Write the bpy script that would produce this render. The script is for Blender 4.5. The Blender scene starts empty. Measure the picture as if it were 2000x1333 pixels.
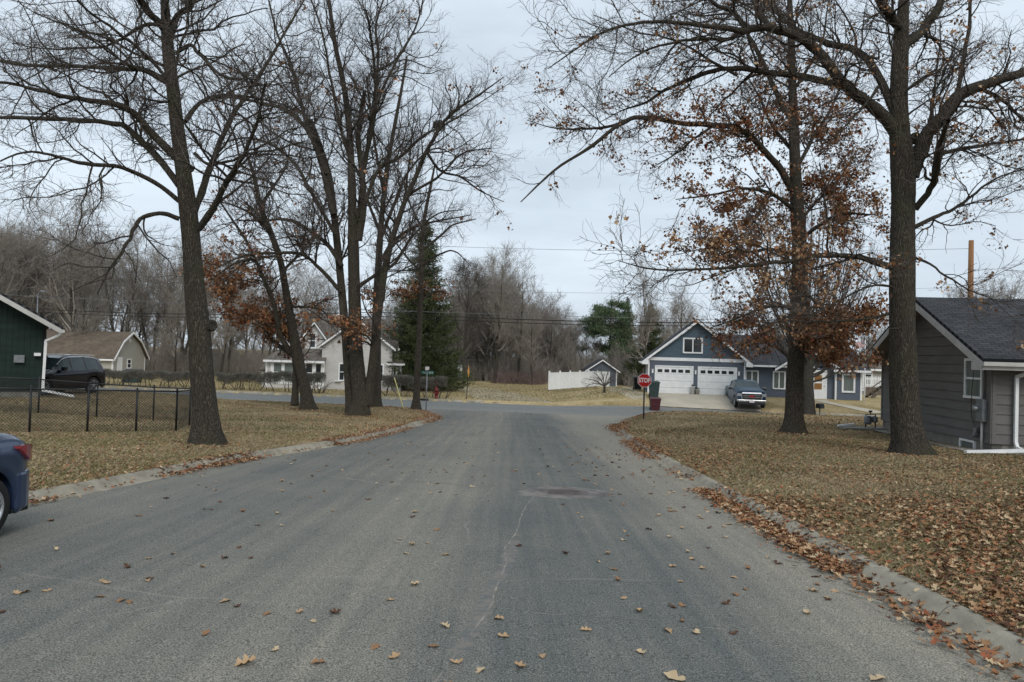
import bpy, math, random
import numpy as np
from mathutils import Matrix, Vector

# ------------------------------------------------------------------ camera, world, sun, exposure
SC = bpy.context.scene
COL = SC.collection
R_ = math.radians
F = 1450.0                      # focal length in pixels of a 2000 px wide frame
PITCH = math.atan(28 / F)
ROLL = R_(1.6)
CAMZ = 1.8
cam = bpy.data.cameras.new('camera')
cam.sensor_width = 36.0
cam.lens = 36.0 * F / 2000.0
cam.clip_start = 0.1
cam.clip_end = 3000
camo = bpy.data.objects.new('camera', cam)
COL.objects.link(camo)
CM = Matrix.Rotation(R_(90) + PITCH, 4, 'X') @ Matrix.Rotation(ROLL, 4, 'Z')
camo.matrix_world = Matrix.Translation((0, 0, CAMZ)) @ CM
SC.camera = camo
CR = np.array(CM.to_3x3())

world = bpy.data.worlds.new("World")
SC.world = world
world.use_nodes = True
wt = world.node_tree
wt.nodes.clear()
wo = wt.nodes.new('ShaderNodeOutputWorld')
wb = wt.nodes.new('ShaderNodeBackground')
sky = wt.nodes.new('ShaderNodeTexSky')
sky.sky_type = 'NISHITA'
sky.sun_disc = False
sky.sun_elevation = R_(40)
sky.sun_rotation = R_(162)
sky.air_density = 1.0
sky.dust_density = 3.0
# overcast: a high, nearly even cloud sheet with faint darker streaks over the clear sky
tc = wt.nodes.new('ShaderNodeTexCoord')
mp = wt.nodes.new('ShaderNodeMapping'); mp.inputs['Scale'].default_value = (1.6, 1.6, 7.0)
nz = wt.nodes.new('ShaderNodeTexNoise'); nz.inputs['Scale'].default_value = 1.7
nz.inputs['Detail'].default_value = 6; nz.inputs['Roughness'].default_value = 0.55
cr = wt.nodes.new('ShaderNodeValToRGB')
cr.color_ramp.elements[0].position = 0.30; cr.color_ramp.elements[0].color = (5.9, 6.8, 7.75, 1)
cr.color_ramp.elements[1].position = 0.62; cr.color_ramp.elements[1].color = (7.5, 8.55, 9.5, 1)
mx = wt.nodes.new('ShaderNodeMix'); mx.data_type = 'RGBA'; mx.inputs[0].default_value = 0.93
wt.links.new(tc.outputs['Generated'], mp.inputs['Vector'])
wt.links.new(mp.outputs[0], nz.inputs['Vector'])
wt.links.new(nz.outputs['Fac'], cr.inputs[0])
wt.links.new(sky.outputs[0], mx.inputs[6])
wt.links.new(cr.outputs[0], mx.inputs[7])
wt.links.new(mx.outputs[2], wb.inputs[0])
wb.inputs[1].default_value = 0.105
wt.links.new(wb.outputs[0], wo.inputs[0])

sl = bpy.data.lights.new('sun', 'SUN')
sl.energy = 1.5
sl.angle = R_(30)
sl.color = (1.0, 0.96, 0.9)
so = bpy.data.objects.new('sun', sl)
COL.objects.link(so)
so.rotation_euler = (R_(50), 0, R_(18))

SC.view_settings.view_transform = 'Standard'
SC.view_settings.look = 'None'
SC.view_settings.exposure = 0.06
SC.view_settings.gamma = 1.0
SC.cycles.max_bounces = 6
SC.cycles.diffuse_bounces = 3
SC.cycles.glossy_bounces = 3
SC.cycles.transparent_max_bounces = 8
SC.cycles.use_adaptive_sampling = True

# ------------------------------------------------------------------ helpers
def U(px, py, Y):
    """world point on the ray of photo pixel (px,py) at world depth Y"""
    r = CR @ np.array(((px - 1000) / F, -(py - 666.5) / F, -1.0))
    t = Y / r[1]
    return np.array((0, 0, CAMZ)) + r * t

def sstep(a, b, x):
    t = np.clip((np.asarray(x, float) - a) / (b - a), 0, 1)
    return t * t * (3 - 2 * t)

def catmull(P, n):
    P = np.asarray(P, float)
    k = len(P)
    if k < 3:
        t = np.linspace(0, 1, n)[:, None]
        return P[0] * (1 - t) + P[-1] * t
    Q = np.vstack([2 * P[0] - P[1], P, 2 * P[-1] - P[-2]])
    s = np.linspace(0, k - 1 - 1e-6, n)
    i = s.astype(int); f = (s - i)[:, None]
    a, b, c, d = Q[i], Q[i + 1], Q[i + 2], Q[i + 3]
    return 0.5 * ((2 * b) + (-a + c) * f + (2 * a - 5 * b + 4 * c - d) * f ** 2 + (-a + 3 * b - 3 * c + d) * f ** 3)

def tag(o, label=None, cat=None, group=None, kind=None):
    if label: o['label'] = label
    if cat: o['category'] = cat
    if group: o['group'] = group
    if kind: o['kind'] = kind
    return o

def empty(name, loc=(0, 0, 0), rz=0, label=None, cat=None, group=None):
    o = bpy.data.objects.new(name, None)
    COL.objects.link(o)
    o.empty_display_size = 0.2
    o.location = tuple(float(v) for v in loc)
    o.rotation_euler = (0, 0, rz)
    return tag(o, label, cat, group)

def link(name, me, parent=None, loc=None):
    o = bpy.data.objects.new(name, me)
    COL.objects.link(o)
    if parent is not None: o.parent = parent
    if loc is not None: o.location = tuple(float(v) for v in loc)
    return o

def qmesh(name, V, Q, mats, mi=None, smooth=True, tris=False):
    V = np.asarray(V, np.float32).reshape(-1, 3)
    Q = np.asarray(Q, np.int32)
    n = 3 if tris else 4
    Q = Q.reshape(-1, n)
    me = bpy.data.meshes.new(name)
    me.vertices.add(len(V)); me.vertices.foreach_set('co', V.ravel())
    me.loops.add(Q.size); me.loops.foreach_set('vertex_index', Q.ravel())
    me.polygons.add(len(Q)); me.polygons.foreach_set('loop_start', np.arange(0, Q.size, n, dtype=np.int32))
    if smooth: me.polygons.foreach_set('use_smooth', np.ones(len(Q), bool))
    if mi is not None: me.polygons.foreach_set('material_index', np.asarray(mi, np.int32))
    for m in (mats if isinstance(mats, (list, tuple)) else [mats]): me.materials.append(m)
    me.update(calc_edges=True)
    return me

class MB:
    """collects simple solids in a local frame and builds ONE mesh"""
    def __init__(s, M=None):
        s.v = []; s.f = []; s.m = []; s.M = M or Matrix.Identity(4); s.sm = []
    def add(s, vs, fs, mi=0, smooth=False):
        b = len(s.v)
        s.v += [tuple(s.M @ Vector([float(c) for c in p])) for p in vs]
        s.f += [tuple(b + i for i in f) for f in fs]
        s.m += [mi] * len(fs); s.sm += [smooth] * len(fs)
        return s
    def box(s, x0, x1, y0, y1, z0, z1, mi=0):
        vs = [(x, y, z) for z in (z0, z1) for y in (y0, y1) for x in (x0, x1)]
        return s.add(vs, [(0, 2, 3, 1), (4, 5, 7, 6), (0, 1, 5, 4), (2, 6, 7, 3), (0, 4, 6, 2), (1, 3, 7, 5)], mi)
    def hexa(s, bot, top, mi=0):
        """4 bottom points, 4 top points"""
        return s.add(list(bot) + list(top), [(3, 2, 1, 0), (4, 5, 6, 7), (0, 1, 5, 4), (1, 2, 6, 5), (2, 3, 7, 6), (3, 0, 4, 7)], mi)
    def prism(s, poly, axis, a, b, mi=0):
        """poly of 2D points extruded from a to b along axis 0/1/2"""
        def p3(p, h):
            q = list(p); q.insert(axis, h); return tuple(q)
        n = len(poly)
        vs = [p3(p, a) for p in poly] + [p3(p, b) for p in poly]
        fs = [tuple(range(n))[::-1], tuple(range(n, 2 * n))]
        fs += [(i, (i + 1) % n, n + (i + 1) % n, n + i) for i in range(n)]
        return s.add(vs, fs, mi)
    def tube(s, P, r, k=8, mi=0, cap=True):
        P = np.asarray(P, float); n = len(P)
        r = np.broadcast_to(np.asarray(r, float), (n,))
        T = np.gradient(P, axis=0); T /= np.linalg.norm(T, axis=1)[:, None] + 1e-9
        m = T.mean(0); ref = np.eye(3)[np.argmin(np.abs(m))]
        A = np.cross(T, ref); A /= np.linalg.norm(A, axis=1)[:, None] + 1e-9
        B = np.cross(T, A)
        th = np.arange(k) * 2 * math.pi / k
        V = P[:, None, :] + r[:, None, None] * (A[:, None, :] * np.cos(th)[None, :, None] + B[:, None, :] * np.sin(th)[None, :, None])
        fs = [(i * k + j, i * k + (j + 1) % k, (i + 1) * k + (j + 1) % k, (i + 1) * k + j) for i in range(n - 1) for j in range(k)]
        if cap: fs += [tuple(range(k))[::-1], tuple((n - 1) * k + j for j in range(k))]
        return s.add(V.reshape(-1, 3), fs, mi, True)
    def lathe(s, prof, o=(0, 0, 0), axis='Z', k=24, mi=0, a0=0, a1=2 * math.pi):
        """prof: (radius, height) list"""
        vs = []
        full = abs(a1 - a0 - 2 * math.pi) < 1e-6
        kk = k if full else k + 1
        for r, h in prof:
            for j in range(kk):
                a = a0 + (a1 - a0) * j / k
                c, d = r * math.cos(a), r * math.sin(a)
                p = {'Z': (c, d, h), 'Y': (c, h, d), 'X': (h, c, d)}[axis]
                vs.append((p[0] + o[0], p[1] + o[1], p[2] + o[2]))
        fs = []
        for i in range(len(prof) - 1):
            for j in range(k):
                j2 = (j + 1) % kk
                fs.append((i * kk + j, i * kk + j2, (i + 1) * kk + j2, (i + 1) * kk + j))
        return s.add(vs, fs, mi, True)
    def build(s, name, mats, parent=None, bevel=0):
        me = bpy.data.meshes.new(name)
        me.from_pydata(s.v, [], s.f)
        for m in (mats if isinstance(mats, (list, tuple)) else [mats]): me.materials.append(m)
        me.polygons.foreach_set('material_index', s.m)
        me.polygons.foreach_set('use_smooth', s.sm)
        me.update()
        o = link(name, me, parent)
        if bevel:
            b = o.modifiers.new('bevel', 'BEVEL'); b.width = bevel; b.segments = 2; b.limit_method = 'ANGLE'
        return o

def frame(o, u):
    """local frame: x along wall, y into the building, z up"""
    u = Vector((u[0], u[1], 0)).normalized()
    n = Vector((-u.y, u.x, 0))
    M = Matrix.Identity(4)
    for i in range(3):
        M[i][0] = u[i]; M[i][1] = n[i]; M[i][2] = (0, 0, 1)[i]; M[i][3] = o[i]
    return M

# ------------------------------------------------------------------ materials
def nodes(name):
    m = bpy.data.materials.new(name); m.use_nodes = True
    nt = m.node_tree
    return m, nt, nt.nodes['Principled BSDF']

def N(nt, t, **kw):
    n = nt.nodes.new('ShaderNode' + t)
    for k, v in kw.items():
        if k in ('data_type', 'blend_type', 'operation', 'wave_type', 'bands_direction', 'feature', 'interpolation_type', 'noise_dimensions', 'wave_profile', 'distance'):
            setattr(n, k, v)
        else:
            n.inputs[k].default_value = v
    return n

def pm(name, c1, c2=None, scale=4, rough=0.8, bump=0.0, bscale=None, stretch=(1, 1, 1), metal=0.0, spec=0.3, detail=5, coat=0.0, lo=0.35, hi=0.65):
    m, nt, b = nodes(name)
    L = nt.links.new
    b.inputs['Roughness'].default_value = rough
    b.inputs['Metallic'].default_value = metal
    b.inputs['Specular IOR Level'].default_value = spec
    b.inputs['Coat Weight'].default_value = coat
    if c2 is None: c2 = tuple(min(1, v * 0.86) for v in c1)
    tcn = N(nt, 'TexCoord'); mpn = N(nt, 'Mapping'); mpn.inputs['Scale'].default_value = stretch
    L(tcn.outputs['Object'], mpn.inputs[0])
    nz = N(nt, 'TexNoise', Scale=scale, Detail=detail, Roughness=0.6)
    L(mpn.outputs[0], nz.inputs['Vector'])
    cr = N(nt, 'ValToRGB')
    cr.color_ramp.elements[0].position = lo; cr.color_ramp.elements[0].color = (*c1, 1)
    cr.color_ramp.elements[1].position = hi; cr.color_ramp.elements[1].color = (*c2, 1)
    L(nz.outputs['Fac'], cr.inputs[0]); L(cr.outputs[0], b.inputs['Base Color'])
    if bump:
        n2 = N(nt, 'TexNoise', Scale=bscale or scale * 5, Detail=4, Roughness=0.6)
        L(mpn.outputs[0], n2.inputs['Vector'])
        bp = N(nt, 'Bump', Strength=bump, Distance=0.02)
        L(n2.outputs['Fac'], bp.inputs['Height']); L(bp.outputs[0], b.inputs['Normal'])
    return m

def bark(name, c1, c2, moss=(0.075, 0.08, 0.04)):
    m, nt, b = nodes(name); L = nt.links.new
    b.inputs['Roughness'].default_value = 0.95; b.inputs['Specular IOR Level'].default_value = 0.15
    t = N(nt, 'TexCoord'); mp = N(nt, 'Mapping'); mp.inputs['Scale'].default_value = (1, 1, 0.11)
    L(t.outputs['Object'], mp.inputs[0])
    nw = N(nt, 'TexNoise', Scale=6.0, Detail=3); L(t.outputs['Object'], nw.inputs['Vector'])
    mxv = N(nt, 'Mix', data_type='RGBA'); mxv.inputs[0].default_value = 0.04
    L(mp.outputs[0], mxv.inputs[6]); L(nw.outputs['Color'], mxv.inputs[7])
    v = N(nt, 'TexVoronoi', Scale=40.0, feature='DISTANCE_TO_EDGE'); L(mxv.outputs[2], v.inputs['Vector'])
    n1 = N(nt, 'TexNoise', Scale=30.0, Detail=6, Roughness=0.7); L(mp.outputs[0], n1.inputs['Vector'])
    r = N(nt, 'ValToRGB'); r.color_ramp.elements[0].position = 0.0; r.color_ramp.elements[0].color = (*c2, 1)
    r.color_ramp.elements[1].position = 0.22; r.color_ramp.elements[1].color = (*c1, 1)
    L(v.outputs['Distance'], r.inputs[0])
    mx = N(nt, 'Mix', data_type='RGBA', blend_type='MULTIPLY'); mx.inputs[0].default_value = 0.7
    r2 = N(nt, 'ValToRGB'); r2.color_ramp.elements[0].position = .3; r2.color_ramp.elements[0].color = (.5, .5, .5, 1)
    r2.color_ramp.elements[1].position = .7; r2.color_ramp.elements[1].color = (1.25, 1.22, 1.18, 1)
    L(n1.outputs['Fac'], r2.inputs[0]); L(r.outputs[0], mx.inputs[6]); L(r2.outputs[0], mx.inputs[7])
    n3 = N(nt, 'TexNoise', Scale=0.9, Detail=4); L(t.outputs['Object'], n3.inputs['Vector'])
    r3 = N(nt, 'ValToRGB'); r3.color_ramp.elements[0].position = .52; r3.color_ramp.elements[0].color = (0, 0, 0, 1)
    r3.color_ramp.elements[1].position = .75; r3.color_ramp.elements[1].color = (.6, .6, .6, 1)
    L(n3.outputs['Fac'], r3.inputs[0])
    mm = N(nt, 'Mix', data_type='RGBA'); L(r3.outputs[0], mm.inputs[0]); L(mx.outputs[2], mm.inputs[6]); mm.inputs[7].default_value = (*moss, 1)
    L(mm.outputs[2], b.inputs['Base Color'])
    ad = N(nt, 'Math', operation='MULTIPLY_ADD'); L(n1.outputs['Fac'], ad.inputs[0]); ad.inputs[1].default_value = .35; L(v.outputs['Distance'], ad.inputs[2])
    bp = N(nt, 'Bump', Strength=1.0, Distance=0.09); L(ad.outputs[0], bp.inputs['Height']); L(bp.outputs[0], b.inputs['Normal'])
    return m

M = {}
M['bark'] = bark('bark', (0.138, 0.120, 0.097), (0.030, 0.025, 0.020))
M['bark2'] = bark('bark_grey', (0.125, 0.113, 0.095), (0.035, 0.031, 0.027))
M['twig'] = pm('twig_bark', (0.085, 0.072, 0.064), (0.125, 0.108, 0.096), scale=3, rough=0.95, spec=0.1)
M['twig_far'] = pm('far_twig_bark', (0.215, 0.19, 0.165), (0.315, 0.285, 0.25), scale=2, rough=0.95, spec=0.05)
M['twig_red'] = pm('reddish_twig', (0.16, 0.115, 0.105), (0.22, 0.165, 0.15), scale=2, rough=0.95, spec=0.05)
M['twig_dark'] = pm('dark_twig', (0.06, 0.05, 0.045), (0.09, 0.077, 0.067), scale=2, rough=0.95, spec=0.05)
M['leaf1'] = pm('oak_leaf_rust', (0.21, 0.088, 0.036), (0.31, 0.145, 0.062), scale=6, rough=0.7, spec=0.3)
M['leaf2'] = pm('oak_leaf_brown', (0.20, 0.105, 0.050), (0.31, 0.172, 0.085), scale=6, rough=0.7, spec=0.3)
M['leaf3'] = pm('oak_leaf_tan', (0.34, 0.215, 0.115), (0.45, 0.31, 0.18), scale=6, rough=0.7, spec=0.3)
M['leaf4'] = pm('oak_leaf_dark', (0.075, 0.040, 0.026), (0.12, 0.060, 0.035), scale=6, rough=0.75, spec=0.2)
M['leaf5'] = pm('oak_leaf_red', (0.21, 0.062, 0.028), (0.30, 0.098, 0.042), scale=6, rough=0.7, spec=0.3)
M['leaf6'] = pm('oak_leaf_buff', (0.50, 0.38, 0.235), (0.38, 0.28, 0.17), scale=8, rough=0.7, spec=0.3)
M['needle'] = pm('spruce_needles', (0.035, 0.050, 0.024), (0.085, 0.100, 0.042), scale=1.2, rough=0.9, spec=0.1)
M['needle2'] = pm('pine_needles', (0.055, 0.085, 0.045), (0.13, 0.17, 0.09), scale=1.2, rough=0.9, spec=0.1)
M['white'] = pm('white_trim', (0.80, 0.80, 0.79), (0.70, 0.71, 0.71), scale=2.5, rough=0.5)
M['offwhite'] = pm('weathered_trim', (0.52, 0.51, 0.48), (0.42, 0.41, 0.39), scale=3, rough=0.6)
M['autoglass'] = pm('car_glass', (0.05, 0.07, 0.075), (0.07, 0.09, 0.095), scale=1.5, rough=0.25, spec=0.25)
M['glass'] = pm('window_glass', (0.018, 0.022, 0.025), (0.035, 0.04, 0.043), scale=1.5, rough=0.08, spec=0.6)
M['glass2'] = pm('curtained_glass', (0.16, 0.19, 0.175), (0.10, 0.12, 0.115), scale=2, rough=0.15, spec=0.6, stretch=(6, 6, .5))
M['black'] = pm('black_paint', (0.012, 0.012, 0.013), (0.02, 0.02, 0.021), scale=8, rough=0.5, spec=0.4)
M['rubber'] = pm('tyre_rubber', (0.014, 0.014, 0.014), (0.025, 0.024, 0.022), scale=8, rough=0.85, spec=0.2)
M['chrome'] = pm('bright_metal', (0.72, 0.73, 0.75), (0.6, 0.61, 0.63), scale=4, rough=0.22, metal=0.9, spec=0.5)
M['alloy'] = pm('alloy_rim', (0.42, 0.43, 0.44), (0.34, 0.35, 0.36), scale=4, rough=0.35, metal=0.7, spec=0.5)
M['galv'] = pm('galvanised_steel', (0.24, 0.25, 0.26), (0.18, 0.19, 0.20), scale=9, rough=0.5, metal=0.5)
M['concrete'] = pm('kerb_concrete', (0.30, 0.29, 0.26), (0.21, 0.205, 0.185), scale=3.0, rough=0.95, bump=0.5, bscale=70, spec=0.15, detail=9)
M['conc_light'] = pm('driveway_concrete', (0.47, 0.42, 0.34), (0.38, 0.34, 0.27), scale=0.7, rough=0.95, bump=0.3, bscale=50, spec=0.15, detail=8)
M['found'] = pm('foundation_block', (0.24, 0.23, 0.20), (0.17, 0.165, 0.15), scale=3, rough=0.95, bump=0.4, bscale=40, spec=0.15)
M['red'] = pm('sign_red', (0.44, 0.012, 0.012), (0.36, 0.010, 0.010), scale=5, rough=0.4)
M['signwhite'] = pm('sign_white', (0.70, 0.62, 0.62), (0.62, 0.55, 0.55), scale=6, rough=0.4)
M['green'] = pm('sign_green', (0.010, 0.11, 0.085), (0.012, 0.09, 0.07), scale=5, rough=0.4)
M['yellow'] = pm('guard_yellow', (0.62, 0.55, 0.20), (0.5, 0.44, 0.17), scale=5, rough=0.5)
M['orange'] = pm('sign_orange', (0.62, 0.30, 0.06), (0.55, 0.26, 0.05), scale=5, rough=0.5)
M['hydrant'] = pm('hydrant_red', (0.16, 0.012, 0.014), (0.11, 0.010, 0.010), scale=7, rough=0.5)
M['polewood'] = pm('pole_wood', (0.30, 0.155, 0.070), (0.19, 0.095, 0.045), scale=2, rough=0.9, stretch=(6, 6, .5), bump=.4)
M['oldwood'] = pm('grey_wood', (0.16, 0.13, 0.10), (0.10, 0.08, 0.065), scale=2, rough=0.95, stretch=(5, 5, .6))
M['wire'] = pm('cable_black', (0.02, 0.02, 0.02), None, rough=0.7)
M['bin_green'] = pm('bin_dark_green', (0.018, 0.035, 0.035), (0.028, 0.05, 0.048), scale=3, rough=0.5, spec=0.4)
M['bin_red'] = pm('bin_maroon', (0.050, 0.010, 0.014), (0.075, 0.014, 0.02), scale=3, rough=0.5, spec=0.4)
M['stone'] = pm('white_stones', (0.40, 0.39, 0.36), (0.22, 0.21, 0.19), scale=45, rough=0.95, bump=1.0, bscale=45, lo=.42, hi=.58)
M['amber'] = pm('amber_pane', (0.30, 0.15, 0.05), (0.22, 0.11, 0.04), scale=3, rough=0.3)

def shingle(name, c1, c2, s=1.0):
    m, nt, b = nodes(name); L = nt.links.new
    b.inputs['Roughness'].default_value = 0.95; b.inputs['Specular IOR Level'].default_value = 0.12
    t = N(nt, 'UVMap')
    br = nt.nodes.new('ShaderNodeTexBrick')
    br.inputs['Scale'].default_value = s; br.inputs['Brick Width'].default_value = 0.33; br.inputs['Row Height'].default_value = 0.145
    br.inputs['Mortar Size'].default_value = 0.012; br.inputs['Color1'].default_value = (*c1, 1); br.inputs['Color2'].default_value = (*c2, 1)
    br.inputs['Mortar'].default_value = tuple(v * .45 for v in c1) + (1,)
    br.inputs['Bias'].default_value = 0.1
    L(t.outputs[0], br.inputs['Vector'])
    nz = N(nt, 'TexNoise', Scale=0.6, Detail=6, Roughness=.65); L(t.outputs[0], nz.inputs['Vector'])
    r = N(nt, 'ValToRGB'); r.color_ramp.elements[0].position = .3; r.color_ramp.elements[0].color = (.72, .72, .72, 1)
    r.color_ramp.elements[1].position = .7; r.color_ramp.elements[1].color = (1.25, 1.22, 1.2, 1)
    L(nz.outputs['Fac'], r.inputs[0])
    mx = N(nt, 'Mix', data_type='RGBA', blend_type='MULTIPLY'); mx.inputs[0].default_value = 1
    L(br.outputs['Color'], mx.inputs[6]); L(r.outputs[0], mx.inputs[7]); L(mx.outputs[2], b.inputs['Base Color'])
    bp = N(nt, 'Bump', Strength=.5, Distance=.01); L(br.outputs['Fac'], bp.inputs['Height']); bp.invert = True
    L(bp.outputs[0], b.inputs['Normal'])
    return m
M['roof_dark'] = shingle('dark_slate_shingles', (0.042, 0.044, 0.050), (0.072, 0.075, 0.083))
M['roof_brown'] = shingle('brown_shingles', (0.125, 0.10, 0.078), (0.165, 0.135, 0.105))
M['roof_taupe'] = shingle('taupe_shingles', (0.13, 0.115, 0.10), (0.175, 0.155, 0.135))

def siding(name, c, v=.12, rough=.65):
    return pm(name, c, tuple(x * (1 - v) for x in c), scale=1.3, rough=rough, stretch=(1, 1, 5), spec=.25, detail=7)
M['sid_blue'] = siding('slate_blue_siding', (0.105, 0.125, 0.158))
M['sid_teal'] = siding('teal_blue_siding', (0.080, 0.118, 0.150))
M['sid_grey'] = siding('charcoal_grey_siding', (0.150, 0.142, 0.134), .18, .8)
M['sid_cream'] = siding('pale_grey_siding', (0.54, 0.52, 0.49))
M['sid_tan'] = siding('tan_siding', (0.40, 0.385, 0.34))
M['sid_green'] = siding('dark_green_boards', (0.018, 0.034, 0.028), .3, .8)
M['sid_brown'] = siding('brown_siding', (0.14, 0.095, 0.075))
M['soffit'] = pm('soffit_grey', (0.22, 0.205, 0.185), (0.18, 0.17, 0.15), scale=2)

def carpaint(name, c, metal=.3, rough=.28, coat=.45):
    m, nt, b = nodes(name); L = nt.links.new
    b.inputs['Metallic'].default_value = metal; b.inputs['Roughness'].default_value = rough
    b.inputs['Coat Weight'].default_value = coat; b.inputs['Coat Roughness'].default_value = .05
    t = N(nt, 'TexCoord'); nz = N(nt, 'TexNoise', Scale=2.0, Detail=6); L(t.outputs['Object'], nz.inputs['Vector'])
    r = N(nt, 'ValToRGB'); r.color_ramp.elements[0].color = (*c, 1); r.color_ramp.elements[1].color = (*[v * 1.25 + .006 for v in c], 1)
    r.color_ramp.elements[0].position = .4; r.color_ramp.elements[1].position = .8
    L(nz.outputs['Fac'], r.inputs[0]); L(r.outputs[0], b.inputs['Base Color'])
    return m
M['paint_navy'] = carpaint('navy_blue_paint', (0.022, 0.040, 0.085))
M['paint_black'] = carpaint('blue_black_paint', (0.003, 0.003, 0.008), .0, .12, .0)
M['paint_truck'] = carpaint('steel_blue_paint', (0.028, 0.058, 0.098), .2, .4, .15)
M['tail'] = pm('tail_lamp_red', (0.16, 0.008, 0.012), (0.24, 0.02, 0.03), scale=7, rough=.15, spec=.6, coat=1)

# ------------------------------------------------------------------ terrain
LK = [(-7.6, -8), (-7.3, 0), (-7.0, 4), (-6.75, 8), (-6.35, 11), (-5.8, 15.5), (-5.05, 19), (-4.45, 22), (-4.0, 27), (-3.75, 32), (-3.7, 36), (-3.95, 39.5), (-4.7, 42.9), (-6.4, 45.8), (-9.5, 47.8), (-14, 49.02)]
RK = [(3.35, -8), (3.4, 3), (3.5, 8), (3.65, 15.5), (3.85, 22), (4.15, 27), (4.6, 32), (5.3, 36), (6.6, 39.8), (8.6, 42.6), (11.5, 44.1), (16, 43.62)]
LKs = catmull(np.array(LK), 90); RKs = catmull(np.array(RK), 70)
NEARL = (-170, 46.5 + .18 * 170); NEARR = (170, 46.5 - .18 * 170)
FARL = (-170, 55.5 + .19 * 170); FARR = (170, 55.5 - .19 * 170)
ROADPOLY = np.vstack([[NEARL], LKs[::-1], RKs, [NEARR], [FARR], [FARL]])

def base_z(X, Y):
    X = np.asarray(X, float); Y = np.asarray(Y, float)
    yy = np.minimum(Y, 42.0)
    z = -0.0393 * yy - 0.0393 * 3.6 * (1 - np.exp(-np.maximum(Y - 42, 0) / 3.6))
    z = np.where(Y < -10, 0.393, z)
    z = z - 0.06 * sstep(48, 58, Y)
    # left yard rises to the back
    z = z + 0.60 * sstep(-11.5, -19, X) * sstep(20, 31, Y) * (1 - sstep(37, 47, Y))
    # right lawn, rising to a low crest before the cross street
    z = z + (0.10 + 0.34 * sstep(20, 38, Y)) * sstep(4.8, 9.5, X) * (1 - sstep(40.5, 44.3, Y + .18 * (X - 12))) * sstep(1, 14, Y)
    z = z + 0.13 * sstep(-4.5, -7, X) * sstep(32, 40, Y) * (1 - sstep(43, 46.5, Y + .18 * X + 1))
    # blue house yard
    z = z + 0.84 * sstep(51, 58, Y + .1 * (X - 12)) * sstep(2.5, 10, X) * (1 - sstep(66, 80, Y)) 
    # gentle unevenness of far field
    z = z + 0.10 * np.sin(X * .21 + 1) * np.sin(Y * .13) * sstep(62, 80, Y)
    return z

def seg_dist(X, Y, poly, closed=True):
    P = np.asarray(poly, float)
    d = np.full(np.shape(X), 1e9)
    n = len(P)
    for i in range(n if closed else n - 1):
        a = P[i]; b = P[(i + 1) % n]
        ab = b - a; l2 = ab @ ab + 1e-12
        t = np.clip(((X - a[0]) * ab[0] + (Y - a[1]) * ab[1]) / l2, 0, 1)
        d = np.minimum(d, (X - a[0] - t * ab[0]) ** 2 + (Y - a[1] - t * ab[1]) ** 2)
    return np.sqrt(d)

def inside(X, Y, poly):
    P = np.asarray(poly, float); n = len(P)
    r = np.zeros(np.shape(X), bool)
    for i in range(n):
        x1, y1 = P[i]; x2, y2 = P[(i + 1) % n]
        if y1 == y2: continue
        c = ((y1 > Y) != (y2 > Y)) & (X < (x2 - x1) * (Y - y1) / (y2 - y1) + x1)
        r ^= c
    return r

def road_sd(X, Y):
    """signed distance to road edge, positive on the lawns"""
    X = np.asarray(X, float); Y = np.asarray(Y, float)
    d = seg_dist(X, Y, ROADPOLY[::2] if np.size(X) > 40000 else ROADPOLY)
    return np.where(inside(X, Y, ROADPOLY), -d, d)

def lawn_h(sd):
    # under the road it sinks; the kerb covers 0..0.42 m; the lawn begins level with the kerb top
    return np.where(sd < 0, -0.12 * sstep(0, .25, -sd), 0.0) + 0.115 * sstep(0.0, .22, sd) + 0.045 * sstep(.3, 2.5, sd)

def G(X, Y):
    """ground height on the lawns"""
    X = np.asarray(X, float); Y = np.asarray(Y, float)
    return base_z(X, Y) + lawn_h(road_sd(X, Y))

def G1(x, y): return float(G(np.array([x]), np.array([y]))[0])
def B1(x, y): return float(base_z(np.array([x]), np.array([y]))[0])

def RG(px, py, y0=3.0, y1=200.0):
    """where the ray of photo pixel (px,py) meets the ground"""
    Y = np.linspace(y0, y1, 4000)
    r = CR @ np.array(((px - 1000) / F, -(py - 666.5) / F, -1.0))
    X = r[0] / r[1] * Y; Z = CAMZ + r[2] / r[1] * Y
    g = base_z(X, Y) + lawn_h(np.full_like(X, 3.0))
    k = np.argmax(Z < g)
    if Z[k] >= g[k]: k = len(Y) - 1
    return np.array((X[k], Y[k], G1(X[k], Y[k])))

def XYG(px, Y, py=800):
    p = U(px, py, Y)
    return (p[0], Y, G1(p[0], Y))

def sheet(name, X, Y, Z, mat, parent=None, keep=None):
    """X,Y,Z 2D arrays -> grid mesh"""
    h, w = X.shape
    V = np.stack([X, Y, Z], -1).reshape(-1, 3)
    i = np.arange(h * w).reshape(h, w)
    Q = np.stack([i[:-1, :-1], i[:-1, 1:], i[1:, 1:], i[1:, :-1]], -1).reshape(-1, 4)
    if keep is not None: Q = Q[keep.reshape(-1)]
    return link(name, qmesh(name, V, Q, mat), parent)
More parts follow.
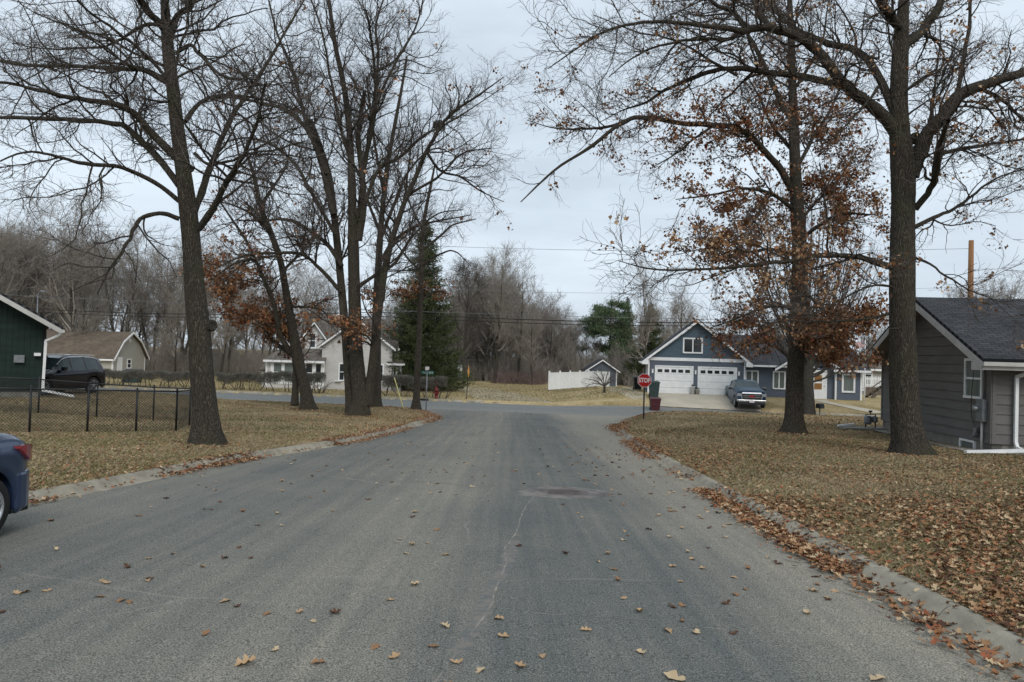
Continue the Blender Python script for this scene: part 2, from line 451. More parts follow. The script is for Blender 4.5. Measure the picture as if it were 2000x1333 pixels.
# ------------------------------------------------------------------ ground materials
def road_mat(name, main=True):
    m, nt, b = nodes(name); L = nt.links.new
    b.inputs['Roughness'].default_value = .88; b.inputs['Specular IOR Level'].default_value = .25
    t = N(nt, 'TexCoord'); P = t.outputs['Object']
    sx = nt.nodes.new('ShaderNodeSeparateXYZ'); L(P, sx.inputs[0])
    # across-road position, gently wandering along the street
    mp = N(nt, 'Mapping'); mp.inputs['Scale'].default_value = (.35, .05, 1) if main else (.05, .35, 1); L(P, mp.inputs[0])
    nw = N(nt, 'TexNoise', Scale=1.0, Detail=5, Roughness=.6); L(mp.outputs[0], nw.inputs['Vector'])
    a1 = N(nt, 'Math', operation='MULTIPLY_ADD'); L(nw.outputs['Fac'], a1.inputs[0]); a1.inputs[1].default_value = 1.5
    if main:
        a0 = N(nt, 'Math', operation='MULTIPLY_ADD'); L(sx.outputs[1], a0.inputs[0]); a0.inputs[1].default_value = -0.012
        L(sx.outputs[0], a0.inputs[2]); L(a0.outputs[0], a1.inputs[2])
    else:
        a0 = N(nt, 'Math', operation='MULTIPLY_ADD'); L(sx.outputs[0], a0.inputs[0]); a0.inputs[1].default_value = .185
        a00 = N(nt, 'Math', operation='ADD'); L(sx.outputs[1], a0.inputs[2]); L(a0.outputs[0], a00.inputs[0]); a00.inputs[1].default_value = -54
        L(a00.outputs[0], a1.inputs[2])
    mr = N(nt, 'MapRange'); L(a1.outputs[0], mr.inputs[0]); mr.inputs[1].default_value = -7 + .75; mr.inputs[2].default_value = 5 + .75
    r = N(nt, 'ValToRGB'); cr = r.color_ramp
    st = [(-7, .75), (-6.2, .5), (-5, .30), (-3.6, .22), (-2.4, .42), (-1.2, .62), (-.45, .28), (.3, .05), (1.4, .08), (2.1, .62), (2.9, .98), (3.6, 1.0)] if main else \
         [(-7, .7), (-4.5, .35), (-3, .2), (-1.5, .45), (0, .2), (1.5, .6), (4, .5)]
    while len(cr.elements) < len(st): cr.elements.new(.5)
    for e, (x, v) in zip(cr.elements, st): e.position = (x + 7) / 12; e.color = (v, v, v, 1)
    L(mr.outputs[0], r.inputs[0])
    # fine streaks in the driving direction
    mp2 = N(nt, 'Mapping'); mp2.inputs['Scale'].default_value = (5, .12, 1) if main else (.12, 5, 1); L(P, mp2.inputs[0])
    n2 = N(nt, 'TexNoise', Scale=1.0, Detail=6, Roughness=.6); L(mp2.outputs[0], n2.inputs['Vector'])
    s1 = N(nt, 'Math', operation='MULTIPLY_ADD'); L(n2.outputs['Fac'], s1.inputs[0]); s1.inputs[1].default_value = 1.1; L(r.outputs[0], s1.inputs[2])
    n3 = N(nt, 'TexNoise', Scale=.55, Detail=8, Roughness=.65); L(P, n3.inputs['Vector'])
    s2 = N(nt, 'Math', operation='MULTIPLY_ADD'); L(n3.outputs['Fac'], s2.inputs[0]); s2.inputs[1].default_value = .9; L(s1.outputs[0], s2.inputs[2])
    s3 = N(nt, 'Math', operation='ADD'); L(s2.outputs[0], s3.inputs[0]); s3.inputs[1].default_value = -.98; s3.use_clamp = True
    mc = N(nt, 'Mix', data_type='RGBA'); L(s3.outputs[0], mc.inputs[0])
    mc.inputs[6].default_value = (.098, .105, .101, 1) if main else (.125, .137, .138, 1)
    mc.inputs[7].default_value = (.220, .204, .170, 1) if main else (.20, .19, .175, 1)
    # aggregate
    n4 = N(nt, 'TexNoise', Scale=85, Detail=3, Roughness=.8); L(P, n4.inputs['Vector'])
    r4 = N(nt, 'ValToRGB'); r4.color_ramp.elements[0].position = .38; r4.color_ramp.elements[0].color = (.28, .28, .28, 1)
    r4.color_ramp.elements[1].position = .64; r4.color_ramp.elements[1].color = (2.0, 1.97, 1.92, 1)
    L(n4.outputs['Fac'], r4.inputs[0])
    mu = N(nt, 'Mix', data_type='RGBA', blend_type='MULTIPLY'); mu.inputs[0].default_value = 1.0
    L(mc.outputs[2], mu.inputs[6]); L(r4.outputs[0], mu.inputs[7])
    # thin weathered cracks (pale, dust filled), few
    n5 = N(nt, 'TexNoise', Scale=1.2, Detail=4); L(P, n5.inputs['Vector'])
    mv = N(nt, 'Mix', data_type='RGBA'); mv.inputs[0].default_value = .25; L(P, mv.inputs[6]); L(n5.outputs['Color'], mv.inputs[7])
    vo = N(nt, 'TexVoronoi', Scale=.32, feature='DISTANCE_TO_EDGE'); L(mv.outputs[2], vo.inputs['Vector'])
    r5 = N(nt, 'ValToRGB'); r5.color_ramp.elements[0].position = .0; r5.color_ramp.elements[0].color = (.55, .55, .55, 1)
    r5.color_ramp.elements[1].position = .0045; r5.color_ramp.elements[1].color = (0, 0, 0, 1); L(vo.outputs['Distance'], r5.inputs[0])
    n6 = N(nt, 'TexNoise', Scale=.4, Detail=2); L(P, n6.inputs['Vector'])
    r6 = N(nt, 'ValToRGB'); r6.color_ramp.elements[0].position = .5; r6.color_ramp.elements[1].position = .6; L(n6.outputs['Fac'], r6.inputs[0])
    m6 = N(nt, 'Math', operation='MULTIPLY'); L(r5.outputs[0], m6.inputs[0]); L(r6.outputs[0], m6.inputs[1])
    mk = N(nt, 'Mix', data_type='RGBA'); L(m6.outputs[0], mk.inputs[0]); L(mu.outputs[2], mk.inputs[6]); mk.inputs[7].default_value = (.27, .25, .22, 1)
    L(mk.outputs[2], b.inputs['Base Color'])
    bp = N(nt, 'Bump', Strength=.55, Distance=.006); L(n4.outputs['Fac'], bp.inputs['Height']); L(bp.outputs[0], b.inputs['Normal'])
    return m
M['road'] = road_mat('worn_asphalt')
M['road2'] = road_mat('cross_street_asphalt', False)
M['crack'] = pm('crack_dust', (.30, .275, .235), (.13, .125, .12), scale=7, rough=.95)
M['patch'] = pm('collar_concrete', (.21, .19, .175), (.11, .105, .10), scale=2.2, rough=.95, bump=.6, bscale=40, detail=8, lo=.42, hi=.6)
M['iron'] = pm('cast_iron', (.10, .085, .075), (.16, .135, .12), scale=12, rough=.7, bump=.8, bscale=60)

def lawn_mat():
    m, nt, b = nodes('dormant_lawn'); L = nt.links.new
    b.inputs['Roughness'].default_value = 1; b.inputs['Specular IOR Level'].default_value = .05
    t = N(nt, 'TexCoord'); P = t.outputs['Object']
    sx = nt.nodes.new('ShaderNodeSeparateXYZ'); L(P, sx.inputs[0])
    n1 = N(nt, 'TexNoise', Scale=.33, Detail=7, Roughness=.62); L(P, n1.inputs['Vector'])
    r = N(nt, 'ValToRGB'); cr = r.color_ramp
    cols = [(.32, (.125, .11, .062)), (.44, (.20, .155, .09)), (.54, (.31, .235, .14)), (.66, (.40, .31, .19))]
    while len(cr.elements) < 4: cr.elements.new(.5)
    for e, (p, c) in zip(cr.elements, cols): e.position = p; e.color = (*c, 1)
    L(n1.outputs['Fac'], r.inputs[0])
    # far meadow beyond the cross street is paler straw
    mr = N(nt, 'MapRange'); L(sx.outputs[1], mr.inputs[0]); mr.inputs[1].default_value = 50; mr.inputs[2].default_value = 56
    far = N(nt, 'Mix', data_type='RGBA'); L(mr.outputs[0], far.inputs[0]); L(r.outputs[0], far.inputs[6])
    r2 = N(nt, 'ValToRGB'); r2.color_ramp.elements[0].position = .35; r2.color_ramp.elements[0].color = (.30, .235, .11, 1)
    r2.color_ramp.elements[1].position = .6; r2.color_ramp.elements[1].color = (.48, .385, .225, 1)
    L(n1.outputs['Fac'], r2.inputs[0]); L(r2.outputs[0], far.inputs[7])
    n2 = N(nt, 'TexNoise', Scale=9, Detail=7, Roughness=.75); L(P, n2.inputs['Vector'])
    r3 = N(nt, 'ValToRGB'); r3.color_ramp.elements[0].position = .32; r3.color_ramp.elements[0].color = (.42, .40, .38, 1)
    r3.color_ramp.elements[1].position = .66; r3.color_ramp.elements[1].color = (1.35, 1.35, 1.3, 1)
    L(n2.outputs['Fac'], r3.inputs[0])
    mu = N(nt, 'Mix', data_type='RGBA', blend_type='MULTIPLY'); mu.inputs[0].default_value = .9
    L(far.outputs[2], mu.inputs[6]); L(r3.outputs[0], mu.inputs[7]); L(mu.outputs[2], b.inputs['Base Color'])
    bp = N(nt, 'Bump', Strength=.9, Distance=.05); L(n2.outputs['Fac'], bp.inputs['Height']); L(bp.outputs[0], b.inputs['Normal'])
    return m
M['lawn'] = lawn_mat()

# ------------------------------------------------------------------ ground sheet
def spaced(a, b, s): return np.arange(a, b, s)
gx = np.concatenate([[-900, -600, -400, -280, -200, -150, -110, -85, -65, -52, -43], spaced(-40, -16, .5), spaced(-16, -8, .3), spaced(-8, -2.5, .12), spaced(-2.5, 3, .6), spaced(3, 9, .12), spaced(9, 18, .3), spaced(18, 36, .5), [38, 43, 52, 65, 85, 110, 150, 200, 280, 400, 600, 900]])
gy = np.concatenate([[-60, -40, -25, -15], spaced(-10, 4, .8), spaced(4, 30, .5), spaced(30, 68, .22), spaced(68, 100, 1.2), [103, 108, 115, 125, 140, 160, 190, 230, 300, 400, 600, 1000, 1600]])
GX, GY = np.meshgrid(gx, gy)
SD = road_sd(GX, GY)
GZ = base_z(GX, GY) + lawn_h(SD - .13 * sstep(45.2, 46.6, GY + .18 * GX))
rg = np.random.default_rng(5)
bumps = sum(np.sin(GX * f + a) * np.sin(GY * f * .9 + c) for f, a, c in ((.9, 1, 2), (1.7, 3, .5), (.45, 2, 4))) * .012
GZ = GZ + bumps * sstep(.5, 2.0, SD) * (GY < 60)
DRP = [(10.6, 58.3), (10.6, 55.5), (9.9, 53.3), (17.9, 51.8), (19, 54.5), (19, 57.2)]
GZ = GZ - .10 * inside(GX, GY, DRP)
tag(sheet('lawn', GX, GY, GZ, M['lawn']), kind='structure')

# roads
def main_road():
    # each half row-wise lofted between the two kerb lines up to the mouth of the street
    nl = 150
    L_ = np.vstack([LKs, [(-18, 49.02 + .18 * 4)]])
    R2 = np.vstack([RKs, [(18, 43.26)]])
    def res(P, n):
        d = np.concatenate([[0], np.cumsum(np.linalg.norm(np.diff(P, axis=0), axis=1))])
        s = np.linspace(0, d[-1], n)
        return np.stack([np.interp(s, d, P[:, 0]), np.interp(s, d, P[:, 1])], -1)
    A = res(L_, nl); B = res(R2, nl)
    u = np.linspace(0, 1, 33)[None, :]
    X = A[:, :1] * (1 - u) + B[:, :1] * u
    Y = A[:, 1:] * (1 - u) + B[:, 1:] * u
    near = 46.5 - .18 * X + .25
    Y = np.minimum(Y, near)
    Z = base_z(X, Y) + .004
    return sheet('road', X, Y, Z, M['road'])
tag(main_road(), kind='structure')
def cross():
    x = np.concatenate([[-170, -120, -80, -60, -50], np.arange(-44, 36, 1.0), [40, 50, 70, 100, 170]])
    v = np.linspace(0, 1, 15)[:, None]
    X = np.repeat(x[None, :], 15, 0)
    n_ = 46.5 - .18 * X - .05; f_ = 55.5 - .19 * X
    Y = n_ * (1 - v) + f_ * v
    return sheet('cross_street', X, Y, base_z(X, Y), M['road2'])
tag(cross(), kind='structure')

# kerbs: mountable concrete kerb swept along the road edge (outwards = towards the lawn)
def kerb(name, P, side, prof, skip=None):
    P = np.asarray(P, float)
    T = np.gradient(P, axis=0); T /= np.linalg.norm(T, axis=1)[:, None]
    Nn = np.stack([-T[:, 1], T[:, 0]], -1) * side
    V = []
    for (o, h) in prof:
        q = P + Nn * o
        V.append(np.stack([q[:, 0], q[:, 1], base_z(P[:, 0], P[:, 1]) + h], -1))
    V = np.stack(V, 1)
    n, k = V.shape[:2]
    i = np.arange(n * k).reshape(n, k)
    Q = np.stack([i[:-1, :-1], i[:-1, 1:], i[1:, 1:], i[1:, :-1]], -1)
    Q = Q.reshape(-1, 4)
    return tag(link(name, qmesh(name, V, Q, M['kerb'], smooth=False)), kind='structure')
def kerb_mat():
    m = pm('kerb_concrete_jointed', (0.36, 0.325, 0.26), (0.21, 0.19, 0.15), scale=2.2, rough=.95, bump=.5, bscale=70, spec=.12, detail=9)
    nt = m.node_tree; b = nt.nodes['Principled BSDF']; L = nt.links.new
    t = N(nt, 'TexCoord'); sx = nt.nodes.new('ShaderNodeSeparateXYZ'); L(t.outputs['Object'], sx.inputs[0])
    md = N(nt, 'Math', operation='PINGPONG'); L(sx.outputs[1], md.inputs[0]); md.inputs[1].default_value = 1.5
    lt = N(nt, 'Math', operation='LESS_THAN'); L(md.outputs[0], lt.inputs[0]); lt.inputs[1].default_value = .004
    src = b.inputs['Base Color'].links[0].from_socket
    mk = N(nt, 'Mix', data_type='RGBA'); L(lt.outputs[0], mk.inputs[0]); L(src, mk.inputs[6]); mk.inputs[7].default_value = (.06, .055, .05, 1)
    L(mk.outputs[2], b.inputs['Base Color'])
    return m
M['kerb'] = kerb_mat()
PR = [(-.14, .006), (-.13, .016), (-.02, .018), (.04, .05), (.09, .105), (.13, .125), (.22, .13), (.24, .118), (.25, .02)]
kl = np.vstack([LKs, [(x, 46.5 - .18 * x) for x in np.arange(-16, -170, -4.)]])
kr = np.vstack([RKs, [(x, 46.5 - .18 * x) for x in np.arange(17, 170, 4.)]])
kf = np.array([(x, 55.5 - .19 * x) for x in np.arange(-170, -1.9, 2.)])
kf2 = np.array([(x, 55.5 - .19 * x) for x in np.arange(20, 170, 2.)])
kerb('kerb', kl, 1, PR); kerb('kerb', kr, -1, PR)
PRf = [(-.05, .006), (.0, .12), (.04, .15), (.26, .165), (.32, .15), (.34, .0)]
kerb('kerb', kf, 1, PRf); kerb('kerb', kf2, 1, PRf)

# driveway, side track, walks: sheets that follow the ground
def strip(name, A, B, mat, n=70, k=20, lift=.02, h=None):
    A = catmull(A, n); B = catmull(B, n)
    u = np.linspace(0, 1, k)[None, :]
    X = A[:, :1] * (1 - u) + B[:, :1] * u; Y = A[:, 1:] * (1 - u) + B[:, 1:] * u
    Z = (G(X, Y) if h is None else h(X, Y)) + lift
    return tag(sheet(name, X, Y, Z, mat), kind='structure')
M['gravel'] = pm('worn_sandy_track', (.40, .35, .26), (.28, .235, .15), scale=1.1, rough=1, bump=.4, bscale=30, detail=9)
# ---- garage frame used below
HO = (10.75, 58.3); HU = (math.cos(R_(-8.5)), math.sin(R_(-8.5)))
def hp(x, y):
    """blue house local (x along facade, y out of the wall towards the street) -> world XY"""
    return (HO[0] + HU[0] * x + HU[1] * y, HO[1] + HU[1] * x - HU[0] * y)
strip('driveway', [hp(.1, .02), hp(.1, 2.5), (10.05, 53.62)], [hp(8.2, .02), hp(8.0, 2.5), (17.6, 52.1)], M['conc_light'], lift=.045)
strip('side_track', [(9.6, 53.9), (8.6, 57), (8.3, 62), (8.6, 68), (9.5, 75)], [(10.0, 54.0), (10.3, 57.2), (10.4, 62), (11.2, 68), (12.3, 75)], M['gravel'], lift=.02)
strip('sandy_track', [(-3.2, 56.2), (-3.0, 60), (-4.4, 68), (-6.5, 78)], [(3.3, 55.0), (2.6, 60), (0.5, 68), (-2.5, 78)], M['gravel'], lift=.02)
strip('front_walk', [hp(12.2, .6), hp(12.4, 1.7), hp(14.6, 3.9), hp(16.4, 5.3)], [hp(13.3, .6), hp(13.3, 1.6), hp(15.6, 3.6), hp(17.6, 5.1)], M['conc_light'], lift=.03)
strip('pavement', [(18.5, 52.9), (24, 51.9), (31, 50.7)], [(18.5, 52.35), (24, 51.35), (31, 50.1)], M['conc_light'], lift=.02)
# gravel beside the grey house foundation
HG0 = np.array((13.6, 21.0)); HGv = np.array((.117, 1.0)) / math.hypot(.117, 1.0); HGn = np.array((HGv[1], -HGv[0]))
def gp(a, b):
    """grey house local: a metres back along the gable wall, b metres to the right along the front"""
    q = HG0 + HGv * a + HGn * b
    return (q[0], q[1])
strip('stone_bed', [gp(-.75, -.75), gp(2, -.7), gp(8, -.55)], [gp(-.75, 6), gp(.2, .1), gp(8, .1)], M['stone'], lift=.035)

# crack lines and the worn collar in the street
def ribbon(name, P, w, mat, label, cat, lift=.007, rnd=3):
    r_ = np.random.default_rng(rnd)
    P = catmull(P, 70); n = len(P)
    P = P + np.cumsum(r_.normal(0, .012, (n, 2)), 0) * np.hanning(n)[:, None]
    T = np.gradient(P, axis=0); T /= np.linalg.norm(T, axis=1)[:, None]
    Nn = np.stack([-T[:, 1], T[:, 0]], -1) * (w * r_.uniform(.25, 1.0, n))[:, None]
    A = P - Nn; B = P + Nn
    X = np.stack([A[:, 0], B[:, 0]], 1); Y = np.stack([A[:, 1], B[:, 1]], 1)
    o = sheet(name, X, Y, base_z(X, Y) + lift, mat)
    return tag(o, label, cat)
ribbon('crack', [(-.42, 4.4), (-.1, 6.2), (.05, 8.2), (.22, 10.5), (.42, 12.0)], .011, M['crack'], 'long wandering crack down the middle of the street towards the camera', 'crack')
ribbon('crack', [(-4.0, 14.2), (-2.4, 13.7), (-.8, 13.2), (.4, 12.9)], .022, M['crack'], 'straight pale crack crossing the left lane up to the worn round patch', 'crack', rnd=8)
ribbon('crack', [(-1.05, 7.0), (-.75, 9.0), (-.45, 11.5), (-.25, 13.)], .007, M['crack'], 'faint thinner crack just left of the long middle crack', 'crack', rnd=11)
M['dustband'] = pm('dust_band', (.185, .17, .148), (.12, .125, .12), scale=9, rough=.95, detail=8, lo=.42, hi=.60)
ribbon('repair_band', [(-.30, 5.0), (-.12, 6.2), (.02, 7.4), (.10, 8.6)], .10, M['dustband'], 'dusty pinkish band along the middle crack of the street', 'patch', lift=.005, rnd=21)
ribbon('crack', [(-1.15, 5.2), (-.98, 6.6), (-.88, 8.0)], .006, M['crack'], 'short faint crack near the bottom of the street, left of the middle', 'crack', rnd=31)
ribbon('crack', [(.25, 5.9), (1.1, 5.75), (1.8, 5.6)], .006, M['crack'], 'short crosswise crack on the right lane near the bottom', 'crack', rnd=41)
def manhole():
    c = (.95, 12.55)
    e = empty('manhole', (c[0], c[1], B1(*c)), 0, 'round manhole with a cracked pale collar set into the street', 'manhole')
    mb = MB(); r_ = random.Random(2); k = 40
    def ring(rad, jit): return [((rad + r_.uniform(-jit, jit)) * math.cos(2 * math.pi * i / k) * 1.12, (rad + r_.uniform(-jit, jit)) * math.sin(2 * math.pi * i / k) * .95) for i in range(k)]
    a, b_ = ring(.37, .004), ring(.74, .09)
    s = -.0393
    vs = [(x, y, .014 + s * y) for x, y in a] + [(x, y, .007 + s * y) for x, y in b_]
    mb.add(vs, [(i, (i + 1) % k, k + (i + 1) % k, k + i) for i in range(k)])
    mb.build('collar', M['patch'], e)
    mb = MB()
    vs = [(.335 * math.cos(2 * math.pi * i / k) * 1.12, .335 * math.sin(2 * math.pi * i / k) * .95) for i in range(k)]
    vv = [(x, y, .010 + s * y) for x, y in a] + [(x, y, .016 + s * y) for x, y in vs] + [(0, 0, .016)]
    mb.add(vv, [(i, (i + 1) % k, k + (i + 1) % k, k + i) for i in range(k)] + [(k + i, k + (i + 1) % k, 2 * k) for i in range(k)])
    for j in range(-3, 4):
        mb.add([(-.27, j * .075 - .012, .0205 + s * j * .075), (.27, j * .075 - .012, .0205 + s * j * .075), (.27, j * .075 + .012, .0205 + s * j * .075), (-.27, j * .075 + .012, .0205 + s * j * .075)], [(0, 1, 2, 3)])
    mb.build('cover', M['iron'], e)
manhole()
# ------------------------------------------------------------------ building helpers
def lap_wall(mb, x0, x1, z0, z1, lap=.13, xl=None, xr=None, out=.014, y=0, mi=0):
    """courses of lap siding on the plane y (outside is -y); xl/xr give the outline as function of z"""
    n = max(1, int(round((z1 - z0) / lap))); h = (z1 - z0) / n
    xl = xl or (lambda z: x0); xr = xr or (lambda z: x1)
    for i in range(n):
        a, b = z0 + i * h, z0 + (i + 1) * h
        l0, l1, r0, r1 = xl(a), xl(b), xr(a), xr(b)
        if r0 - l0 < .01: continue
        if r1 < l1: l1 = r1 = (l1 + r1) / 2
        mb.add([(l0, y - out, a), (r0, y - out, a), (r1, y - .002, b), (l1, y - .002, b), (l0, y, a), (r0, y, a)],
               [(0, 1, 2, 3), (4, 5, 1, 0)], mi)

def window(parent, Mx, x0, x1, z0, z1, kind='double', glass='glass', fr='white', t=.09, y=0, mullions=0):
    """glass (part) with its frame (sub-part)"""
    g = MB(Mx); g.add([(x0, y - .03, z0), (x1, y - .03, z0), (x1, y - .03, z1), (x0, y - .03, z1)], [(0, 1, 2, 3)])
    w = g.build('window', M[glass], parent)
    f = MB(Mx); o = y - .065; b = y + .02
    f.box(x0 - t, x1 + t, o - .02, b, z0 - t, z0)            # sill side
    f.box(x0 - t, x1 + t, o, b, z1, z1 + t)
    f.box(x0 - t, x0, o, b, z0, z1); f.box(x1, x1 + t, o, b, z0, z1)
    if kind == 'double':
        m = (z0 + z1) / 2; f.box(x0, x1, o + .015, b, m - .03, m + .03)
    if kind == 'slider':
        m = (x0 + x1) / 2; f.box(m - .045, m + .045, o + .01, b, z0, z1)
    fo = f.build('frame', M[fr], w)
    return w

def roof_slab(name, Mx, pts, th, mat, parent, trim=None):
    """pts: 4 corners (eave L, eave R, ridge R, ridge L) local; slab of thickness th with shingle UVs in metres"""
    p = [Vector(q) for q in pts]
    n = (p[1] - p[0]).cross(p[3] - p[0]).normalized()
    if n.z < 0: n = -n
    top = [q + n * th for q in p]
    me = bpy.data.meshes.new(name)
    vs = [Mx @ q for q in p + top]
    fs = [(3, 2, 1, 0), (4, 5, 6, 7), (0, 1, 5, 4), (1, 2, 6, 5), (2, 3, 7, 6), (3, 0, 4, 7)]
    me.from_pydata([tuple(v) for v in vs], [], fs)
    uv = me.uv_layers.new(name='UVMap')
    ex = (p[1] - p[0]).normalized(); ey = (p[3] - p[0] - ex * (p[3] - p[0]).dot(ex)).normalized()
    loc = p + top
    for poly in me.polygons:
        for li in poly.loop_indices:
            q = loc[me.loops[li].vertex_index] - p[0]
            uv.data[li].uv = (q.dot(ex), q.dot(ey))
    me.materials.append(mat)
    return link(name, me, parent)

def beam(mb, a, b, w, h, mi=0, up=(0, 0, 1)):
    """rectangular bar from a to b; h along up, w sideways"""
    a, b = Vector(a), Vector(b); d = (b - a).normalized(); up = Vector(up)
    s = d.cross(up).normalized() * w / 2; u = Vector(up) * h / 2
    mb.hexa([a - s - u, b - s - u, b + s - u, a + s - u], [a - s + u, b - s + u, b + s + u, a + s + u], mi)

def text_mesh(body, size, mat, parent, Mx, name='lettering', off=.0, ext=.003, sx=1.0):
    c = bpy.data.curves.new('t', 'FONT'); c.body = body; c.size = size; c.align_x = 'CENTER'; c.align_y = 'CENTER'; c.extrude = ext; c.offset = off
    o = bpy.data.objects.new('t', c); COL.objects.link(o)
    dg = bpy.context.evaluated_depsgraph_get()
    me = bpy.data.meshes.new_from_object(o.evaluated_get(dg))
    bpy.data.objects.remove(o); bpy.data.curves.remove(c)
    # text lies in XY facing +Z -> stand it up facing -Y
    T = Mx @ Matrix.Rotation(R_(90), 4, 'X') @ Matrix.Diagonal((sx, 1, 1, 1))
    me.transform(T); me.materials.clear(); me.materials.append(mat); me.name = name
    return link(name, me, parent)

# ------------------------------------------------------------------ grey house on the right
def grey_house():
    z0 = -.66
    root = empty('grey_house', (HG0[0], HG0[1], z0), 0, 'charcoal grey lap-sided bungalow gable with dark roof behind the thick right tree', 'house')
    I = Matrix.Translation((-HG0[0], -HG0[1], -z0))
    W = 8.15; ez = 2.20; zb = -.32                    # eave soffit height, bottom of siding (world z)
    rise = 1.80; rz = ez + rise
    # gable wall frame: origin at the back-left corner, x towards the camera, outside on the left (-X)
    A = gp(W, 0); u = (-HGv[0], -HGv[1])
    Mg = I @ frame((A[0], A[1], 0), u)
    # in this frame +y is into building? normal = (-u.y,u.x): for u pointing to camera it points to +X (inside)
    mb = MB(Mg)
    lap_wall(mb, 0, W, zb, ez, .285, y=0, out=.03)
    sl = rise / (W / 2)
    lap_wall(mb, 0, W, ez, rz + .02, .285, xl=lambda z: (z - ez) / sl, xr=lambda z: W - (z - ez) / sl, out=.03)
    # front wall (faces the camera)
    Bc = gp(0, 0); Mf = I @ frame((Bc[0], Bc[1], 0), (HGn[0], HGn[1]))
    m2 = MB(Mf); lap_wall(m2, 0, 12, zb, ez, .285, out=.03)
    wall = mb.build('wall', M['sid_grey'], root)
    m2.build('wall', M['sid_grey'], root)
    c = MB(Mg); c.box(W - .10, W + .02, -.036, .0, zb, ez); c3 = MB(Mg); c3.box(-.02, .09, -.036, 0, zb, ez); c3.build('corner_board', M['sid_grey'], root)
    c2 = MB(Mf); c2.box(.0, .10, -.038, -.001, zb, ez)
    c.build('corner_board', M['sid_grey'], root); c2.build('corner_board', M['sid_grey'], root)
    f = MB(Mg); f.box(.03, W - .03, .03, .3, -1.3, zb + .02)
    f2 = MB(Mf); f2.box(.03, 12, .03, .3, -1.3, zb + .02)
    f.build('foundation', M['found'], root); f2.build('foundation', M['found'], root)
    # roof: ridge runs along the front direction (local y of Mg)
    ov, oe = .55, .62                                 # rake overhang, eave overhang
    a = sl; zt = ez + .0
    def slab(s):
        xe = -oe if s < 0 else W + oe
        ze = ez - oe * a
        pe0, pe1 = (xe, -ov, ze + .06), (xe, 13, ze + .06)
        pr0, pr1 = (W / 2, -ov, rz + .06), (W / 2, 13, rz + .06)
        return roof_slab('roof', Mg, [pe0, pe1, pr1, pr0], .10, M['roof_dark'], root)
    slab(-1); slab(1)
    # rake boards (bargeboards) with boxed ends, soffits
    for s in (-1, 1):
        xe = -oe if s < 0 else W + oe
        ze = ez - oe * a
        t = MB(Mg)
        t.prism([(xe, ze - .16), (W / 2, rz - .16), (W / 2, rz + .055), (xe, ze + .055)], 1, -ov - .025, -ov + .01)
        # boxed eave return
        xi = xe + (-s) * .58
        t.prism([(xe, ze - .17), (xi, ze - .17), (xi, ze + .10), (xe, ze + .04)], 1, -ov - .03, -ov + .02)
        t.build('rake_board', M['offwhite'], root)
        so_ = MB(Mg)
        so_.add([(xe, -ov, ze - .12), (W / 2, -ov, rz - .12), (W / 2, 0, rz - .12), (xe, 0, ze - .12)], [(0, 1, 2, 3)])
        so_.add([(xe, -ov, ze - .155), (xe, 13, ze - .155), (xi, 13, ze - .155), (xi, -ov, ze - .155)], [(0, 1, 2, 3)])
        so_.build('soffit', M['soffit'], root)
    ze = ez - oe * a
    g = MB(Mg); g.prism([(W + oe + .005, ze - .06), (W + oe + .12, ze - .05), (W + oe + .13, ze + .06), (W + oe + .005, ze + .06)], 1, -ov - .03, 12.8)
    g.build('gutter', M['offwhite'], root)
    fa = MB(Mg); fa.box(W + oe - .02, W + oe + .003, -ov, 12.8, ze - .16, ze + .05); fa.build('fascia', M['offwhite'], root)
    # white downspout with its outlet lying on the ground
    d = MB(Mf); gx_ = .70
    q_ = gp(-.4, gx_); gg = G1(*q_) + .05
    P = [(gx_ + .25, -oe - .06, ze - .04), (gx_ + .10, -oe - .05, ze - .14), (gx_ - .12, -.13, ze - .34), (gx_ - .12, -.12, gg + .26), (gx_ - .10, -.16, gg + .12), (gx_ - .05, -.32, gg + .06)]
    for i in range(len(P) - 1): beam(d, P[i], P[i + 1], .085, .085, up=(0, 0, 1) if abs(P[i][2] - P[i + 1][2]) < .12 else (1, 0, 0))
    beam(d, (gx_ + .02, -.34, gg + .06), (gx_ - 1.75, -.80, gg - .0), .12, .09)
    d.build('downspout', M['white'], root)
    # window, curtained upper sash
    wx0, wx1 = W - 1.42, W - .52
    w = window(root, Mg, wx0, wx1, .98, 2.02, 'double', 'glass2', 'white', .075)
    # basement window
    window(root, Mg, W - 1.75, W - .95, -.62, -.40, 'plain', 'glass2', 'white', .06, y=.03)
    return root, Mg, Mf, I
gh, GMg, GMf, GI = grey_house()
